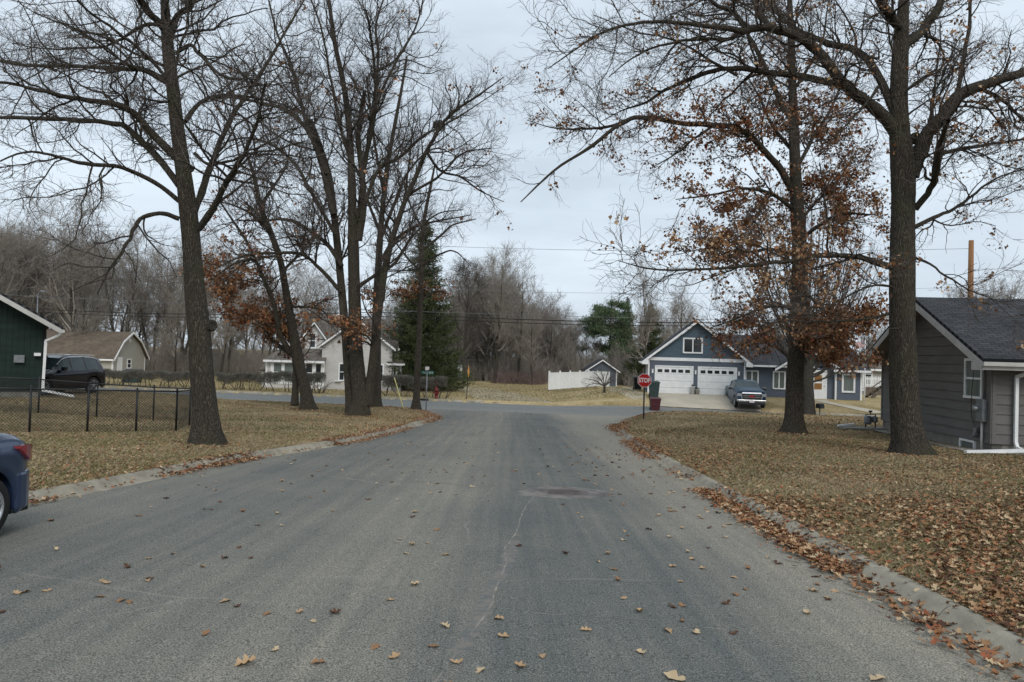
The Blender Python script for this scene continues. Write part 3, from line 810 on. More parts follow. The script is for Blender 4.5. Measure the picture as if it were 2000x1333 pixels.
def grey_house_fittings():
    W = 8.15; world = GI.inverted()
    # electric meter box on the corner
    c = gp(.62, -.12)
    e = empty('meter_box', (c[0], c[1], .2), 0, 'grey electric meter box with round dial on the corner of the charcoal house', 'meter')
    T = Matrix.Translation((-c[0], -c[1], -.2)) @ world
    mg = MB(T @ GMg)
    mg.box(W - .56, W - .18, -.16, -.016, .28, .92); mg.build('cabinet', M['galv'], e, .01)
    d = MB(T @ GMg); d.lathe([(.0, -.27), (.075, -.265), (.085, -.24), (.085, -.16)], (W - .47, 0, .64), 'Y', 20); d.build('dial', M['alloy'], e)
    p = MB(T @ GMg); p.tube([(W - .36, -.08, .28), (W - .36, -.08, -.62)], .035, 8)
    p.build('conduit', M['offwhite'], e)
    p = MB(T @ GMg); p.tube([(W - .30, -.07, .92), (W - .30, -.07, 2.0)], .03, 8); p.build('riser', M['sid_grey'], e)
    l = MB(T @ GMg); l.tube(catmull([(W - .6, -.08, 2.3), (W - .85, -.10, 1.6), (W - .95, -.10, .6), (W - .8, -.09, .2), (W - .6, -.09, .0), (W - .36, -.09, -.1)], 24), .009, 5); l.build('loose_cable', M['wire'], e)
    # small tilted cover box
    c = gp(.8, -.1)
    b = MB(world @ GMg); b.hexa([(W - .80, -.16, -.22), (W - .62, -.16, -.16), (W - .62, -.04, -.16), (W - .80, -.04, -.22)], [(W - .70, -.14, .06), (W - .52, -.14, .10), (W - .52, -.04, .10), (W - .70, -.04, .06)])
    tag(b.build('cover_box', M['galv']), 'small tilted grey cover box low on the charcoal siding beside the white conduit', 'box')
    # service mast on the roof
    q = world @ GMg @ Vector((W - 1.15, 2.0, 0))
    rzz = 2.2 + (1.15) / (W / 2) * 1.8
    e = empty('service_mast', (q.x, q.y, rzz), 0, 'black service mast with bent top standing on the dark roof at right', 'mast')
    m_ = MB(); m_.tube([(0, 0, -.1), (0, 0, 1.25)], .035, 8); m_.tube(catmull([(0, 0, 1.2), (0, 0, 1.36), (.02, 0, 1.43), (-.06, 0, 1.42), (-.11, 0, 1.32)], 14), .05, 8)
    m_.build('pipe', M['black'], e)
    m_ = MB(); m_.tube(catmull([(-.1, 0, 1.3), (-.15, 0, 1.0), (-.28, 0, .78), (-.5, 0, .72)], 14), .012, 5); m_.tube([(-.5, 0, .72), (-.72, 0, .70)], .035, 6)
    m_.build('service_cable', M['wire'], e)
    m_ = MB(); m_.box(.0, .45, -.05, .05, 1.02, 1.12); m_.build('bracket', M['black'], e)
    # gas meter and its slab, downspout outlet at the back corner
    q = gp(8.0, -.62)
    gz = G1(*q)
    sl_ = MB(); sl_.box(-1.0, .75, -.45, .45, -.06, .05)
    o = sl_.build('slab', M['found']); o.location = (q[0], q[1], gz + .03); tag(o, 'low concrete slab at the far corner of the charcoal house', 'slab')
    e = empty('gas_meter', (q[0] + .1, q[1] + .1, gz + .08), 0, 'dark grey gas meter standing on the low slab behind the thick tree', 'meter')
    m_ = MB(); m_.lathe([(.0, .12), (.11, .12), (.14, .18), (.14, .40), (.11, .46), (0, .46)], (0, 0, 0), 'Z', 14); m_.lathe([(0, .2), (.1, .2), (.12, .25), (.12, .42), (0, .46)], (.27, .02, 0), 'Z', 12); m_.build('meter_body', M['galv'], e)
    m_ = MB(); m_.tube([(-.08, 0, .0), (-.08, 0, .5), (.3, 0, .52), (.3, 0, .0)], .025, 7); m_.tube([(.1, 0, .5), (.1, 0, .62)], .02, 6); m_.lathe([(0, .6), (.07, .6), (.07, .66), (0, .67)], (.1, 0, 0), 'Z', 10); m_.build('pipework', M['black'], e)
    b = MB(); beam(b, (0, 0, .06), (-.75, -.25, .0), .09, .07); o = b.build('downspout_outlet', M['white']); o.location = (q[0] - .25, q[1] + .5, gz + .1)
    tag(o, 'short white downspout outlet at the far corner of the charcoal house', 'downspout')
grey_house_fittings()

# ------------------------------------------------------------------ blue garage house
def blue_house():
    zf = float(base_z(12, 59)) + .12                       # floor level
    root = empty('blue_house', (HO[0], HO[1], zf), 0, 'slate blue house with double garage, white trim and dark roof', 'house')
    I = Matrix.Translation((-HO[0], -HO[1], -zf))
    Mx = I @ frame((HO[0], HO[1], zf), HU)
    W = 7.35; wh = 2.62; rise = 2.95
    # garage block
    mb = MB(Mx); lap_wall(mb, .1, W - .1, -.05, wh, .12)
    mb2 = MB(Mx); sl = rise / (W / 2)
    lap_wall(mb2, 0, W, wh + .24, wh + rise, .20, xl=lambda z: (z - wh) / sl, xr=lambda z: W - (z - wh) / sl, y=-.03)
    mb.build('wall', M['sid_blue'], root)
    g = mb2.build('gable_wall', M['sid_teal'], root)
    D = 8.0
    Ms = I @ frame((HO[0] - HU[1] * D * 1, HO[1] + HU[0] * D, zf), (HU[1], -HU[0]))
    ms = MB(Ms); lap_wall(ms, 0, D, -.05, wh, .12); ms.build('wall', M['sid_blue'], root)
    for a_ in ((-.02, .1, -.03, .1, -.05, wh), (W - .1, W + .02, -.03, .1, -.05, wh), (-.05, W + .05, -.06, .02, wh, wh + .25)):
        t = MB(Mx); t.box(*a_); t.build('trim', M['white'], root)
    oe = .5; ze = wh - oe * sl + .25
    for s in (-1, 1):
        xe = -oe if s < 0 else W + oe
        roof_slab('roof', Mx, [(xe, -.45, ze), (xe, D + .4, ze), (W / 2, D + .4, wh + rise + .25), (W / 2, -.45, wh + rise + .25)], .09, M['roof_dark'], root)
        r = MB(Mx); r.prism([(xe, ze - .15), (W / 2, wh + rise + .06), (W / 2, wh + rise + .26), (xe, ze + .06)], 1, -.48, -.44)
        xi = xe - s * .5
        r.prism([(xe, ze - .17), (xi, ze - .17), (xi, ze + .2), (xe, ze + .04)], 1, -.485, -.42)
        r.box(min(xe, xi), max(xe, xi), -.44, D, ze - .16, ze - .12)
        r.build('rake_board', M['white'], root)
    gt = MB(Mx); gt.box(-oe - .10, -oe, -.45, D, ze - .08, ze + .04); gt.build('gutter', M['white'], root)
    # garage doors
    for x0 in (.62, .62 + 3.28):
        w, h = 2.74, 2.13
        d = MB(Mx)
        for i in range(4):
            za, zb = h * i / 4, h * (i + 1) / 4 - .015
            d.box(x0, x0 + w, -.022, .0, za, zb)
            if i < 3:
                for j in range(2):
                    zc = za + (zb - za) * (j + .5) / 2
                    d.box(x0 + .04, x0 + w - .04, -.030, -.022, zc - .11, zc + .11)
        do = d.build('garage_door', M['white'], root)
        gl = MB(Mx)
        for i in range(5):
            xx = x0 + .11 + i * (w - .1) / 5
            gl.box(xx, xx + .36, -.034, -.024, h * .80, h * .80 + .24)
        gl.build('door_window', M['glass'], do)
        fr = MB(Mx); fr.box(x0 - .11, x0, -.05, .0, -.02, h + .11); fr.box(x0 + w, x0 + w + .11, -.05, 0, -.02, h + .11); fr.box(x0, x0 + w, -.05, 0, h, h + .11)
        fr.build('door_frame', M['white'], do)
    for x0 in (.34, 3.62, 6.88):
        l = MB(Mx); l.box(x0 - .06, x0 + .06, -.13, -.015, 1.62, 1.90); l.box(x0 - .08, x0 + .08, -.15, -.015, 1.90, 1.93); l.build('wall_lamp', M['white'], root)
    window(root, Mx, 2.72, 4.02, wh + .72, wh + 1.72, 'slider', y=-.045, t=.11)
    for i in range(3): window(root, Ms, D - 3.2 + i * .9, D - 2.7 + i * .9, 1.55, 2.2, 'plain', t=.08)
    # main wing, set back 0.5 m
    x0, x1 = W, 15.7; yb = .55; hw = 2.42; f0 = -.1
    m3 = MB(Mx); lap_wall(m3, x0, 13.2, f0, hw, .12, y=yb); m3.build('wall', M['sid_blue'], root)
    fo = MB(Mx); fo.box(x0, 15.5, yb + .02, yb + .3, -.8, f0); fo.build('foundation', M['found'], root)
    ry = 5.2; rz = hw + 2.45
    roof_slab('roof', Mx, [(W - .2, yb - .55, hw), (13.6, yb - .55, hw), (13.6, ry, rz), (W - 3.0, ry, rz)], .09, M['roof_dark'], root)
    roof_slab('roof', Mx, [(W - 3.0, ry, rz), (13.6, ry, rz), (13.6, ry + 5, hw), (W - 3.0, ry + 5, hw)], .09, M['roof_dark'], root)
    fg = MB(Mx); fg.box(W + .5, 12.6, yb - .66, yb - .55, hw - .08, hw + .06); fg.box(W + .1, 12.8, yb - .55, yb, hw - .08, hw - .05); fg.build('gutter', M['white'], root)
    window(root, Mx, 7.55, 8.35, .95, 1.95, 'slider', y=yb, t=.10, glass='glass2')
    window(root, Mx, 9.6, 10.35, .75, 1.95, 'slider', y=yb, t=.10, glass='glass2')
    # entry part with small gable
    xe0, xe1, ye = 13.7, 17.1, .1
    m4 = MB(Mx); lap_wall(m4, 11.2, 13.95, f0, hw - .1, .12, y=ye)
    m4.build('wall', M['sid_blue'], root)
    gxm = 12.0; gr = 1.35; s2 = .62
    m5 = MB(Mx); lap_wall(m5, 9.0, 14.5, hw - .1, hw + gr, .12, xl=lambda z: gxm - (hw + gr - z) / s2, xr=lambda z: gxm + (hw + gr - z) / s2, y=ye); m5.build('gable_wall', M['sid_blue'], root)
    for s in (-1, 1):
        xe = gxm + s * (gr + .2) / s2
        roof_slab('roof', Mx, [(xe, ye - .45, hw - .2), (xe, 5.0, hw - .2), (gxm, 5.0, hw + gr + .08), (gxm, ye - .45, hw + gr + .08)], .08, M['roof_dark'], root)
        r = MB(Mx); r.prism([(xe, hw - .37), (gxm, hw + gr - .10), (gxm, hw + gr + .08), (xe, hw - .18)], 1, ye - .48, ye - .44); r.build('rake_board', M['white'], root)
    d = MB(Mx); d.box(12.30, 13.25, ye - .06, ye - .02, f0 + .05, 2.1)
    do = d.build('front_door', M['white'], root)
    a = MB(Mx); a.box(12.45, 13.00, ye - .07, ye - .062, 1.35, 1.85); a.box(12.45, 13.00, ye - .07, ye - .062, .75, 1.22); a.build('door_pane', M['amber'], do)
    a = MB(Mx); a.box(12.18, 12.30, ye - .08, ye, f0, 2.22); a.box(13.25, 13.37, ye - .08, ye, f0, 2.22); a.box(12.30, 13.25, ye - .08, ye, 2.1, 2.22); a.build('door_frame', M['white'], do)
    a = MB(Mx); a.lathe([(0, -.1), (.03, -.1), (.03, -.06)], (13.17, ye - .03, 1.0), 'Y', 10); a.build('door_handle', M['black'], do)
    # right wing
    yr = -.15; xr0, xr1 = 13.95, 15.8; hr = 2.25
    m6 = MB(Mx); lap_wall(m6, xr0, xr1, f0 - .1, hr, .12, y=yr); m6.build('wall', M['sid_blue'], root)
    for a_ in ((xr0 - .05, xr0 + .06, yr - .03, yr + .3, f0 - .1, hr), (xr1 - .1, xr1 + .02, yr - .03, yr + .1, f0 - .1, hr)):
        t = MB(Mx); t.box(*a_); t.build('trim', M['white'], root)
    window(root, Mx, 14.5, 15.2, .72, 1.9, 'plain', y=yr, t=.13, glass='glass2')
    roof_slab('roof', Mx, [(xr0 - .3, yr - .5, hr - .02), (xr1 + .5, yr - .5, hr - .02), (xr1 + .3, 4.2, hr + 1.9), (xr0 - 1.0, 4.2, hr + 1.9)], .09, M['roof_dark'], root)
    fg = MB(Mx); fg.box(xr0 - .3, xr1 + .5, yr - .6, yr - .5, hr - .12, hr + .04); fg.build('gutter', M['white'], root)
    st = MB(Mx); st.box(12.1, 13.4, -1.0, ye - .02, -.25, -.06); st.build('step', M['found'], root)
    return zf, Mx, I
HZ, HM, HI = blue_house()

# ------------------------------------------------------------------ pale farmhouse across the street
def farmhouse():
    Y0 = 66.0
    k = Y0 / F
    def lx(px): return (px - 1000) * k
    zf = float(base_z(-18, 66)) + .15
    ox = lx(503)
    root = empty('farmhouse', (ox, Y0, zf), 0, 'pale grey-sided old farmhouse with steep gables and sun porch across the street', 'house')
    Mx = Matrix.Identity(4)
    X = lambda px: lx(px) - ox
    # y is depth away from the street
    def roof(*a, th=.1): return roof_slab('roof', Mx, list(a), th, M['roof_taupe'], root)
    w = MB(Mx)
    # low far-left lean-to
    lap_wall(w, X(505), X(523), 0, 1.55, .13, y=1.2)
    # sun porch front wall (px 523..637)
    lap_wall(w, X(522), X(634), 0, 2.45, .13, y=0)
    w.build('wall', M['sid_cream'], root)
    # left side of porch
    roof((X(502), 1.0, 1.5), (X(525), 1.0, 1.5), (X(527), 3.2, 2.9), (X(508), 3.2, 2.9))
    roof((X(519), -.45, 2.42), (X(638), -.45, 2.42), (X(634), 2.3, 3.55), (X(535), 2.3, 3.55))
    t = MB(Mx); t.box(X(519), X(638), -.52, -.45, 2.33, 2.52); t.box(X(521), X(524), -.03, .0, 0, 2.4)
    for a in (531, 552, 573, 594, 613, 630): t.box(X(a), X(a) + .28, -.07, .0, .55, 2.33)
    t.box(X(531), X(634), -.06, 0, .42, .58)
    t.build('porch_trim', M['white'], root)
    for a, b in ((537, 552), (558, 573), (579, 594), (600, 612), (618, 629)):
        window(root, Mx, X(a), X(b), .66, 2.25, 'double', 'glass2' if a in (537, 558) else 'glass', t=.05)
    # back-left higher volume seen above the porch roof (px 551..565 chimney-like block)
    b = MB(Mx); lap_wall(b, X(549), X(567), 2.9, 4.3, .13, y=2.2); b.build('wall', M['sid_cream'], root)
    roof((X(515), 2.6, 3.0), (X(590), 2.6, 3.0), (X(590), 6.0, 4.6), (X(548), 6.0, 4.6))
    # main block with steep cross gables; body wall set back above porch
    ym = 2.2
    b = MB(Mx); lap_wall(b, X(582), X(628), 3.2, 4.6, .13, y=ym)
    sl = 1.32; xm = X(602)
    lap_wall(b, X(582), X(628), 4.6, 4.6 + 1.3, .13, xl=lambda z: xm - (5.9 - z) / sl, xr=lambda z: xm + (5.9 - z) / sl, y=ym)
    b.build('gable_wall', M['sid_cream'], root)
    window(root, Mx, X(593), X(603), 3.75, 4.95, 'double', 'glass', y=ym, t=.13)
    for s in (-1, 1):
        xe = xm + s * 1.25
        roof((xe, ym - .35, 4.40), (xe, ym + 4, 4.40), (xm, ym + 4, 6.05), (xm, ym - .35, 6.05), th=.08)
        r = MB(Mx); r.prism([(xe, 4.26), (xm, 5.90), (xm, 6.08), (xe, 4.44)], 1, ym - .40, ym - .36); r.build('rake_board', M['white'], root)
    # projecting two-storey gable block (px 628..765), front plane slightly ahead of porch
    yg = .35; x0, x1 = X(628), X(766); xm2 = (x0 + x1) / 2; eh = 3.95; rz = 6.35; sl2 = (rz - eh) / (xm2 - x0)
    b = MB(Mx); lap_wall(b, x0, x1, -.1, eh, .13, y=yg)
    lap_wall(b, x0, x1, eh, rz, .13, xl=lambda z: xm2 - (rz - z) / sl2, xr=lambda z: xm2 + (rz - z) / sl2, y=yg)
    b.build('gable_wall', M['sid_cream'], root)
    for s in (-1, 1):
        xe = xm2 + s * (xm2 - x0 + .35); ze = rz - (xm2 - x0 + .35) * sl2
        roof((xe, yg - .4, ze + .05), (xe, yg + 7, ze + .05), (xm2, yg + 7, rz + .05), (xm2, yg - .4, rz + .05))
        r = MB(Mx); r.prism([(xe, ze - .12), (xm2, rz - .12), (xm2, rz + .07), (xe, ze + .07)], 1, yg - .45, yg - .41); r.build('rake_board', M['white'], root)
    window(root, Mx, X(664), X(672), .9, 2.3, 'double', 'glass', y=yg, t=.12)
    window(root, Mx, X(742), X(748), .9, 2.3, 'double', 'glass', y=yg, t=.12)
    sd = MB(Mx); sd.box(X(655), X(668), yg - .25, yg - .02, .75, .83); sd.build('window_shelf', M['white'], root)
    # long ridge behind
    roof((X(585), ym, 4.4), (X(790), ym, 4.4), (X(790), 6.5, 6.6), (X(590), 6.5, 6.6))
    # right wing with hipped lower roof and porch (px 765..790)
    b = MB(Mx); lap_wall(b, x1, X(776), 2.9, 3.75, .13, y=1.2); lap_wall(b, x1, X(784), -.1, 2.4, .13, y=.6); b.build('wall', M['sid_cream'], root)
    roof((X(752), .8, 3.75), (X(778), .8, 3.75), (X(760), 4, 5.9), (X(752), 4, 5.9))
    roof((X(756), .05, 2.42), (X(792), .05, 2.42), (X(776), 1.4, 3.0), (X(760), 1.4, 3.0))
    t = MB(Mx); t.box(X(756), X(792), .0, .06, 2.32, 2.5); t.box(X(752), X(779), .74, .80, 3.66, 3.84); t.box(X(783) - .1, X(784), .55, .62, -.1, 2.35); t.build('porch_trim', M['white'], root)
    window(root, Mx, X(768.5), X(773), .8, 2.1, 'double', 'glass', y=.6, t=.10)
    window(root, Mx, X(778), X(780.5), .9, 2.1, 'double', 'glass', y=.6, t=.08)
    # right side wall of the wing
    s_ = MB(Mx); s_.box(X(784) - .05, X(784), .61, 4.2, -.1, 2.4); s_.build('wall', M['sid_cream'], root)
    ds = MB(Mx); P = [(X(636), -.45, 2.3), (X(633), -.1, 1.95), (X(635), -.1, .35), (X(629), -.5, .12)]
    for i in range(3): beam(ds, P[i], P[i + 1], .1, .1, up=(1, 0, 0) if i == 1 else (0, 0, 1))
    ds.build('downspout', M['white'], root)
    fo = MB(Mx); fo.box(X(524), X(784), .65, 1.0, -.6, .0); fo.build('foundation', M['found'], root)
farmhouse()

# ------------------------------------------------------------------ tan gambrel barn at the left
def barn():
    Yg = 80.0; k = Yg / F
    zf = float(base_z(-43, 82)) + .1
    ox = (222 - 1000) * k
    root = empty('gambrel_barn', (ox, Yg, zf), 0, 'tan sided gambrel barn with long brown roof and white-trimmed end wall', 'barn')
    W = 7.0; e = 2.05; kz = 3.68; kx = 1.5; rz = 4.72; Ln = 14.0
    Mg = frame((0, 0, 0), (0, 1))        # x runs back along the end wall, y runs left into the barn
    def out(z):
        if z < e: return 0
        if z < kz: return (z - e) / (kz - e) * kx
        return kx + (z - kz) / (rz - kz) * (W / 2 - kx)
    b = MB(Mg); lap_wall(b, 0, W, 0, rz, .2, xl=out, xr=lambda z: W - out(z), out=.02); b.build('gable_wall', M['sid_tan'], root)
    I = Matrix.Identity(4)
    w = MB(I); lap_wall(w, -Ln, 0, 0, e, .2, out=.02); w.build('wall', M['sid_tan'], root)
    for s in (0, 1):
        m_ = (lambda x: x) if s == 0 else (lambda x: W - x)
        P = [(m_(-.35), e - .33), (m_(kx), kz), (m_(W / 2), rz)]
        t = MB(Mg)
        for a, c in zip(P[:-1], P[1:]):
            roof_slab('roof', Mg, [(a[0], -.35, a[1] + .1), (a[0], Ln, a[1] + .1), (c[0], Ln, c[1] + .1), (c[0], -.35, c[1] + .1)], .08, M['roof_brown'], root)
            t.prism([(a[0], a[1] - .04), (c[0], c[1] - .04), (c[0], c[1] + .19), (a[0], a[1] + .19)], 1, -.42, -.352)
        t.build('rake_board', M['white'], root)
    t = MB(I); t.box(-Ln, .3, -.45, -.34, e - .38, e - .20); t.build('gutter', M['white'], root)
    d = MB(Mg); d.box(1.0, 1.75, -.06, -.02, .05, 1.95); do = d.build('door', M['white'], root)
    t = MB(Mg); t.box(.88, 1.0, -.08, 0, 0, 2.07); t.box(1.75, 1.87, -.08, 0, 0, 2.07); t.box(1.0, 1.75, -.08, 0, 1.95, 2.07); t.build('door_frame', M['white'], do)
    window(root, Mg, 3.05, 3.75, .9, 1.75, 'double', t=.12)
    v = MB(Mg); v.lathe([(0, -.06), (.26, -.05), (.28, -.02)], (W / 2, 0, 3.95), 'Y', 8); v.build('vent', M['white'], root)
    for a_ in ((W - .12, W + .02), (-.02, .12)):
        t = MB(Mg); t.box(a_[0], a_[1], -.04, .1, 0, e); t.build('corner_board', M['white'], root)
barn()

# ------------------------------------------------------------------ dark green house at the left edge
def green_house():
    c = U(80, 765, 30.0); cx = c[0]; zg = G1(cx, 30.0)
    root = empty('green_house', (cx, 30.0, zg), 0, 'dark green board-sided house gable at the left edge behind the chain-link fence', 'house')
    Mx = Matrix.Rotation(R_(31), 4, 'Z')       # wall runs left (-x)
    L_ = 5.0; eh = 3.0; s = .60
    mb = MB(Mx)
    mb.add([(-L_, 0, .25), (0, 0, .25), (0, 0, eh), (-L_, 0, eh + L_ * s)], [(0, 1, 2, 3)])
    n = int(L_ / .2)
    for i in range(n):
        x = -i * .2 - .05
        mb.box(x - .02, x + .02, -.022, -.001, .25, eh + (-x) * s - .02)
    mb.build('wall', M['sid_green'], root)
    b = MB(Mx); b.box(-.05, 0, .002, 6, .25, eh); b.build('wall', M['sid_green'], root)
    f = MB(Mx); f.box(-L_, -.02, .03, .3, -.5, .25); f.build('foundation', M['found'], root)
    oe = .62; ze = eh - oe * s
    roof_slab('roof', Mx, [(oe, -.75, ze + .16), (oe, 6, ze + .16), (-L_, 6, eh + L_ * s + .16), (-L_, -.75, eh + L_ * s + .16)], .09, M['roof_dark'], root)
    r = MB(Mx); r.prism([(oe, ze - .04), (-L_, eh + L_ * s - .04), (-L_, eh + L_ * s + .16), (oe, ze + .16)], 1, -.79, -.75); r.build('rake_board', M['offwhite'], root)
    r = MB(Mx); r.add([(oe, -.75, ze - .02), (-L_, -.75, eh + L_ * s - .02), (-L_, 0, eh + L_ * s - .02), (oe, 0, ze - .02)], [(0, 1, 2, 3)]); r.build('soffit', M['soffit'], root)
    g = MB(Mx); g.box(oe, oe + .12, -.80, 6, ze, ze + .13); g.build('gutter', M['offwhite'], root)
    d = MB(Mx)
    P = [(oe + .04, -.6, ze), (oe - .1, -.5, ze - .12), (.10, -.12, ze - .34), (.06, -.10, .40), (.08, -.14, .30)]
    for i in range(4): beam(d, P[i], P[i + 1], .10, .10, up=(1, 0, 0) if i > 1 else (0, 0, 1))
    beam(d, (.05, -.12, .30), (1.15, -.5, .08), .11, .08)
    d.build('downspout', M['white'], root)
    u = MB(Mx); u.box(-.95, -.60, -.14, -.025, 1.40, 1.70); u.build('meter_cabinet', M['galv'], root)
    u = MB(Mx); u.box(-.28, -.05, -.22, -.025, 1.68, 1.80); u.build('wall_lamp', M['white'], root)
green_house()

# ------------------------------------------------------------------ shed, vinyl fence, far brown house, right neighbour
def shed():
    Y0 = 91.0; k = Y0 / F; x0 = (1149 - 1000) * k; W = 3.6
    zf = float(base_z(x0, Y0)) + .05
    root = empty('shed', (x0, Y0, zf), 0, 'small dark shed with white door and white-edged gable behind the vinyl fence', 'shed')
    I = Matrix.Identity(4); h = 2.15; rz = 3.35; sl = (rz - h) / (W / 2)
    b = MB(I); lap_wall(b, 0, W, 0, h, .15); lap_wall(b, 0, W, h, rz, .15, xl=lambda z: (z - h) / sl, xr=lambda z: W - (z - h) / sl)
    b.build('wall', M['sid_blue'], root)
    b = MB(I); b.box(-.02, 0, .02, 4, 0, h); b.box(W, W + .02, .02, 4, 0, h); b.build('wall', M['sid_blue'], root)
    for s in (-1, 1):
        xe = W / 2 + s * (W / 2 + .35); ze = h - .35 * sl
        roof_slab('roof', I, [(xe, -.35, ze + .05), (xe, 4.3, ze + .05), (W / 2, 4.3, rz + .05), (W / 2, -.35, rz + .05)], .08, M['roof_dark'], root)
        r = MB(I); r.prism([(xe, ze - .1), (W / 2, rz - .1), (W / 2, rz + .06), (xe, ze + .06)], 1, -.39, -.35); r.build('rake_board', M['white'], root)
    d = MB(I); d.box(.5, 2.75, -.05, -.02, .02, 1.95)
    for i in range(1, 4): d.box(.5, 2.75, -.056, -.05, i * .49 - .01, i * .49)
    d.build('garage_door', M['white'], root)
    for a_ in ((W - .1, W + .03), (-.02, .1)):
        t = MB(I); t.box(a_[0], a_[1], -.04, 0, 0, h); t.build('corner_board', M['white'], root)
shed()
def vinyl_fence():
    a = U(1072, 767, 78.0); b = U(1166, 758, 90.0)
    za, zb = G1(a[0], 78), G1(b[0], 90)
    root = empty('vinyl_fence', (a[0], 78, za), 0, 'white solid vinyl privacy fence running back to the shed', 'fence')
    n = 5; d = np.array((b[0] - a[0], 12.0)); Ln = np.linalg.norm(d); u = d / Ln
    for i in range(n):
        p0 = np.array((0, 0.)) + u * Ln * i / n; p1 = u * Ln * (i + 1) / n
        zz = (zb - za) * (i + .5) / n
        mb = MB(frame((p0[0], p0[1], zz), u)); l = Ln / n
        mb.box(.1, l - .0, -.02, .02, .15, 1.72)
        mb.box(.1, l, -.045, .045, .05, .2); mb.box(.1, l, -.045, .045, 1.70, 1.84)
        for j in range(1, int(l / .3)): mb.box(j * .3 - .004, j * .3 + .004, -.024, -.02, .2, 1.7)
        mb.build('fence_panel', M['white'], root)
    for i in range(n + 1):
        p = u * Ln * i / n
        mb = MB(frame((p[0], p[1], (zb - za) * i / n), u)); mb.box(-.07, .07, -.07, .07, -.1, 1.95); mb.add([(-.09, -.09, 1.95), (.09, -.09, 1.95), (.09, .09, 1.95), (-.09, .09, 1.95), (0, 0, 2.03)], [(0, 1, 4), (1, 2, 4), (2, 3, 4), (3, 0, 4), (0, 3, 2, 1)])
        mb.build('fence_post', M['white'], root)
vinyl_fence()
def brown_house():
    Y0 = 104.0; k = Y0 / F; x0 = (872 - 1000) * k; W = 5.4; zf = float(base_z(x0, Y0))
    root = empty('brown_house', (x0, Y0, zf), 0, 'weathered brown house half hidden behind bare trees across the field', 'house')
    I = Matrix.Identity(4)
    b = MB(I); lap_wall(b, 0, W, 0, 3.0, .2); b.build('wall', M['sid_brown'], root)
    roof_slab('roof', I, [(-.4, -.5, 2.95), (W + .4, -.5, 2.95), (W - .3, 3, 5.1), (.3, 3, 5.1)], .1, M['roof_taupe'], root)
    t = MB(I); t.box(-.4, W + .4, -.56, -.5, 2.85, 3.02); t.build('gutter', M['offwhite'], root)
    window(root, I, 3.9, 4.95, 1.0, 2.0, 'plain', t=.08); window(root, I, 1.0, 1.7, 1.0, 2.0, 'plain', t=.08)
brown_house()
def right_neighbour():
    Y0 = 80.0; k = Y0 / F; x0 = (1686 - 1000) * k; zf = float(base_z(x0, Y0))
    root = empty('grey_outbuilding', (x0, Y0, zf), 0, 'pale grey outbuilding in the gap between the blue house and the charcoal house', 'building')
    I = Matrix.Identity(4)
    b = MB(I); lap_wall(b, 0, 6, 0, 3.3, .2); b.build('wall', M['sid_tan'], root)
    roof_slab('roof', I, [(-.4, -.5, 3.2), (6.4, -.5, 3.2), (6.4, 3, 4.6), (-.4, 3, 4.6)], .1, M['roof_taupe'], root)
    t = MB(I); t.box(-.4, 6.4, -.56, -.5, 3.1, 3.3); t.box(.0, .12, -.03, 0, 0, 3.1); t.box(1.0, 1.1, -.03, 0, 0, 3.1); t.build('trim', M['white'], root)
    window(root, I, .3, .9, 1.6, 2.7, 'plain', t=.08)
right_neighbour()
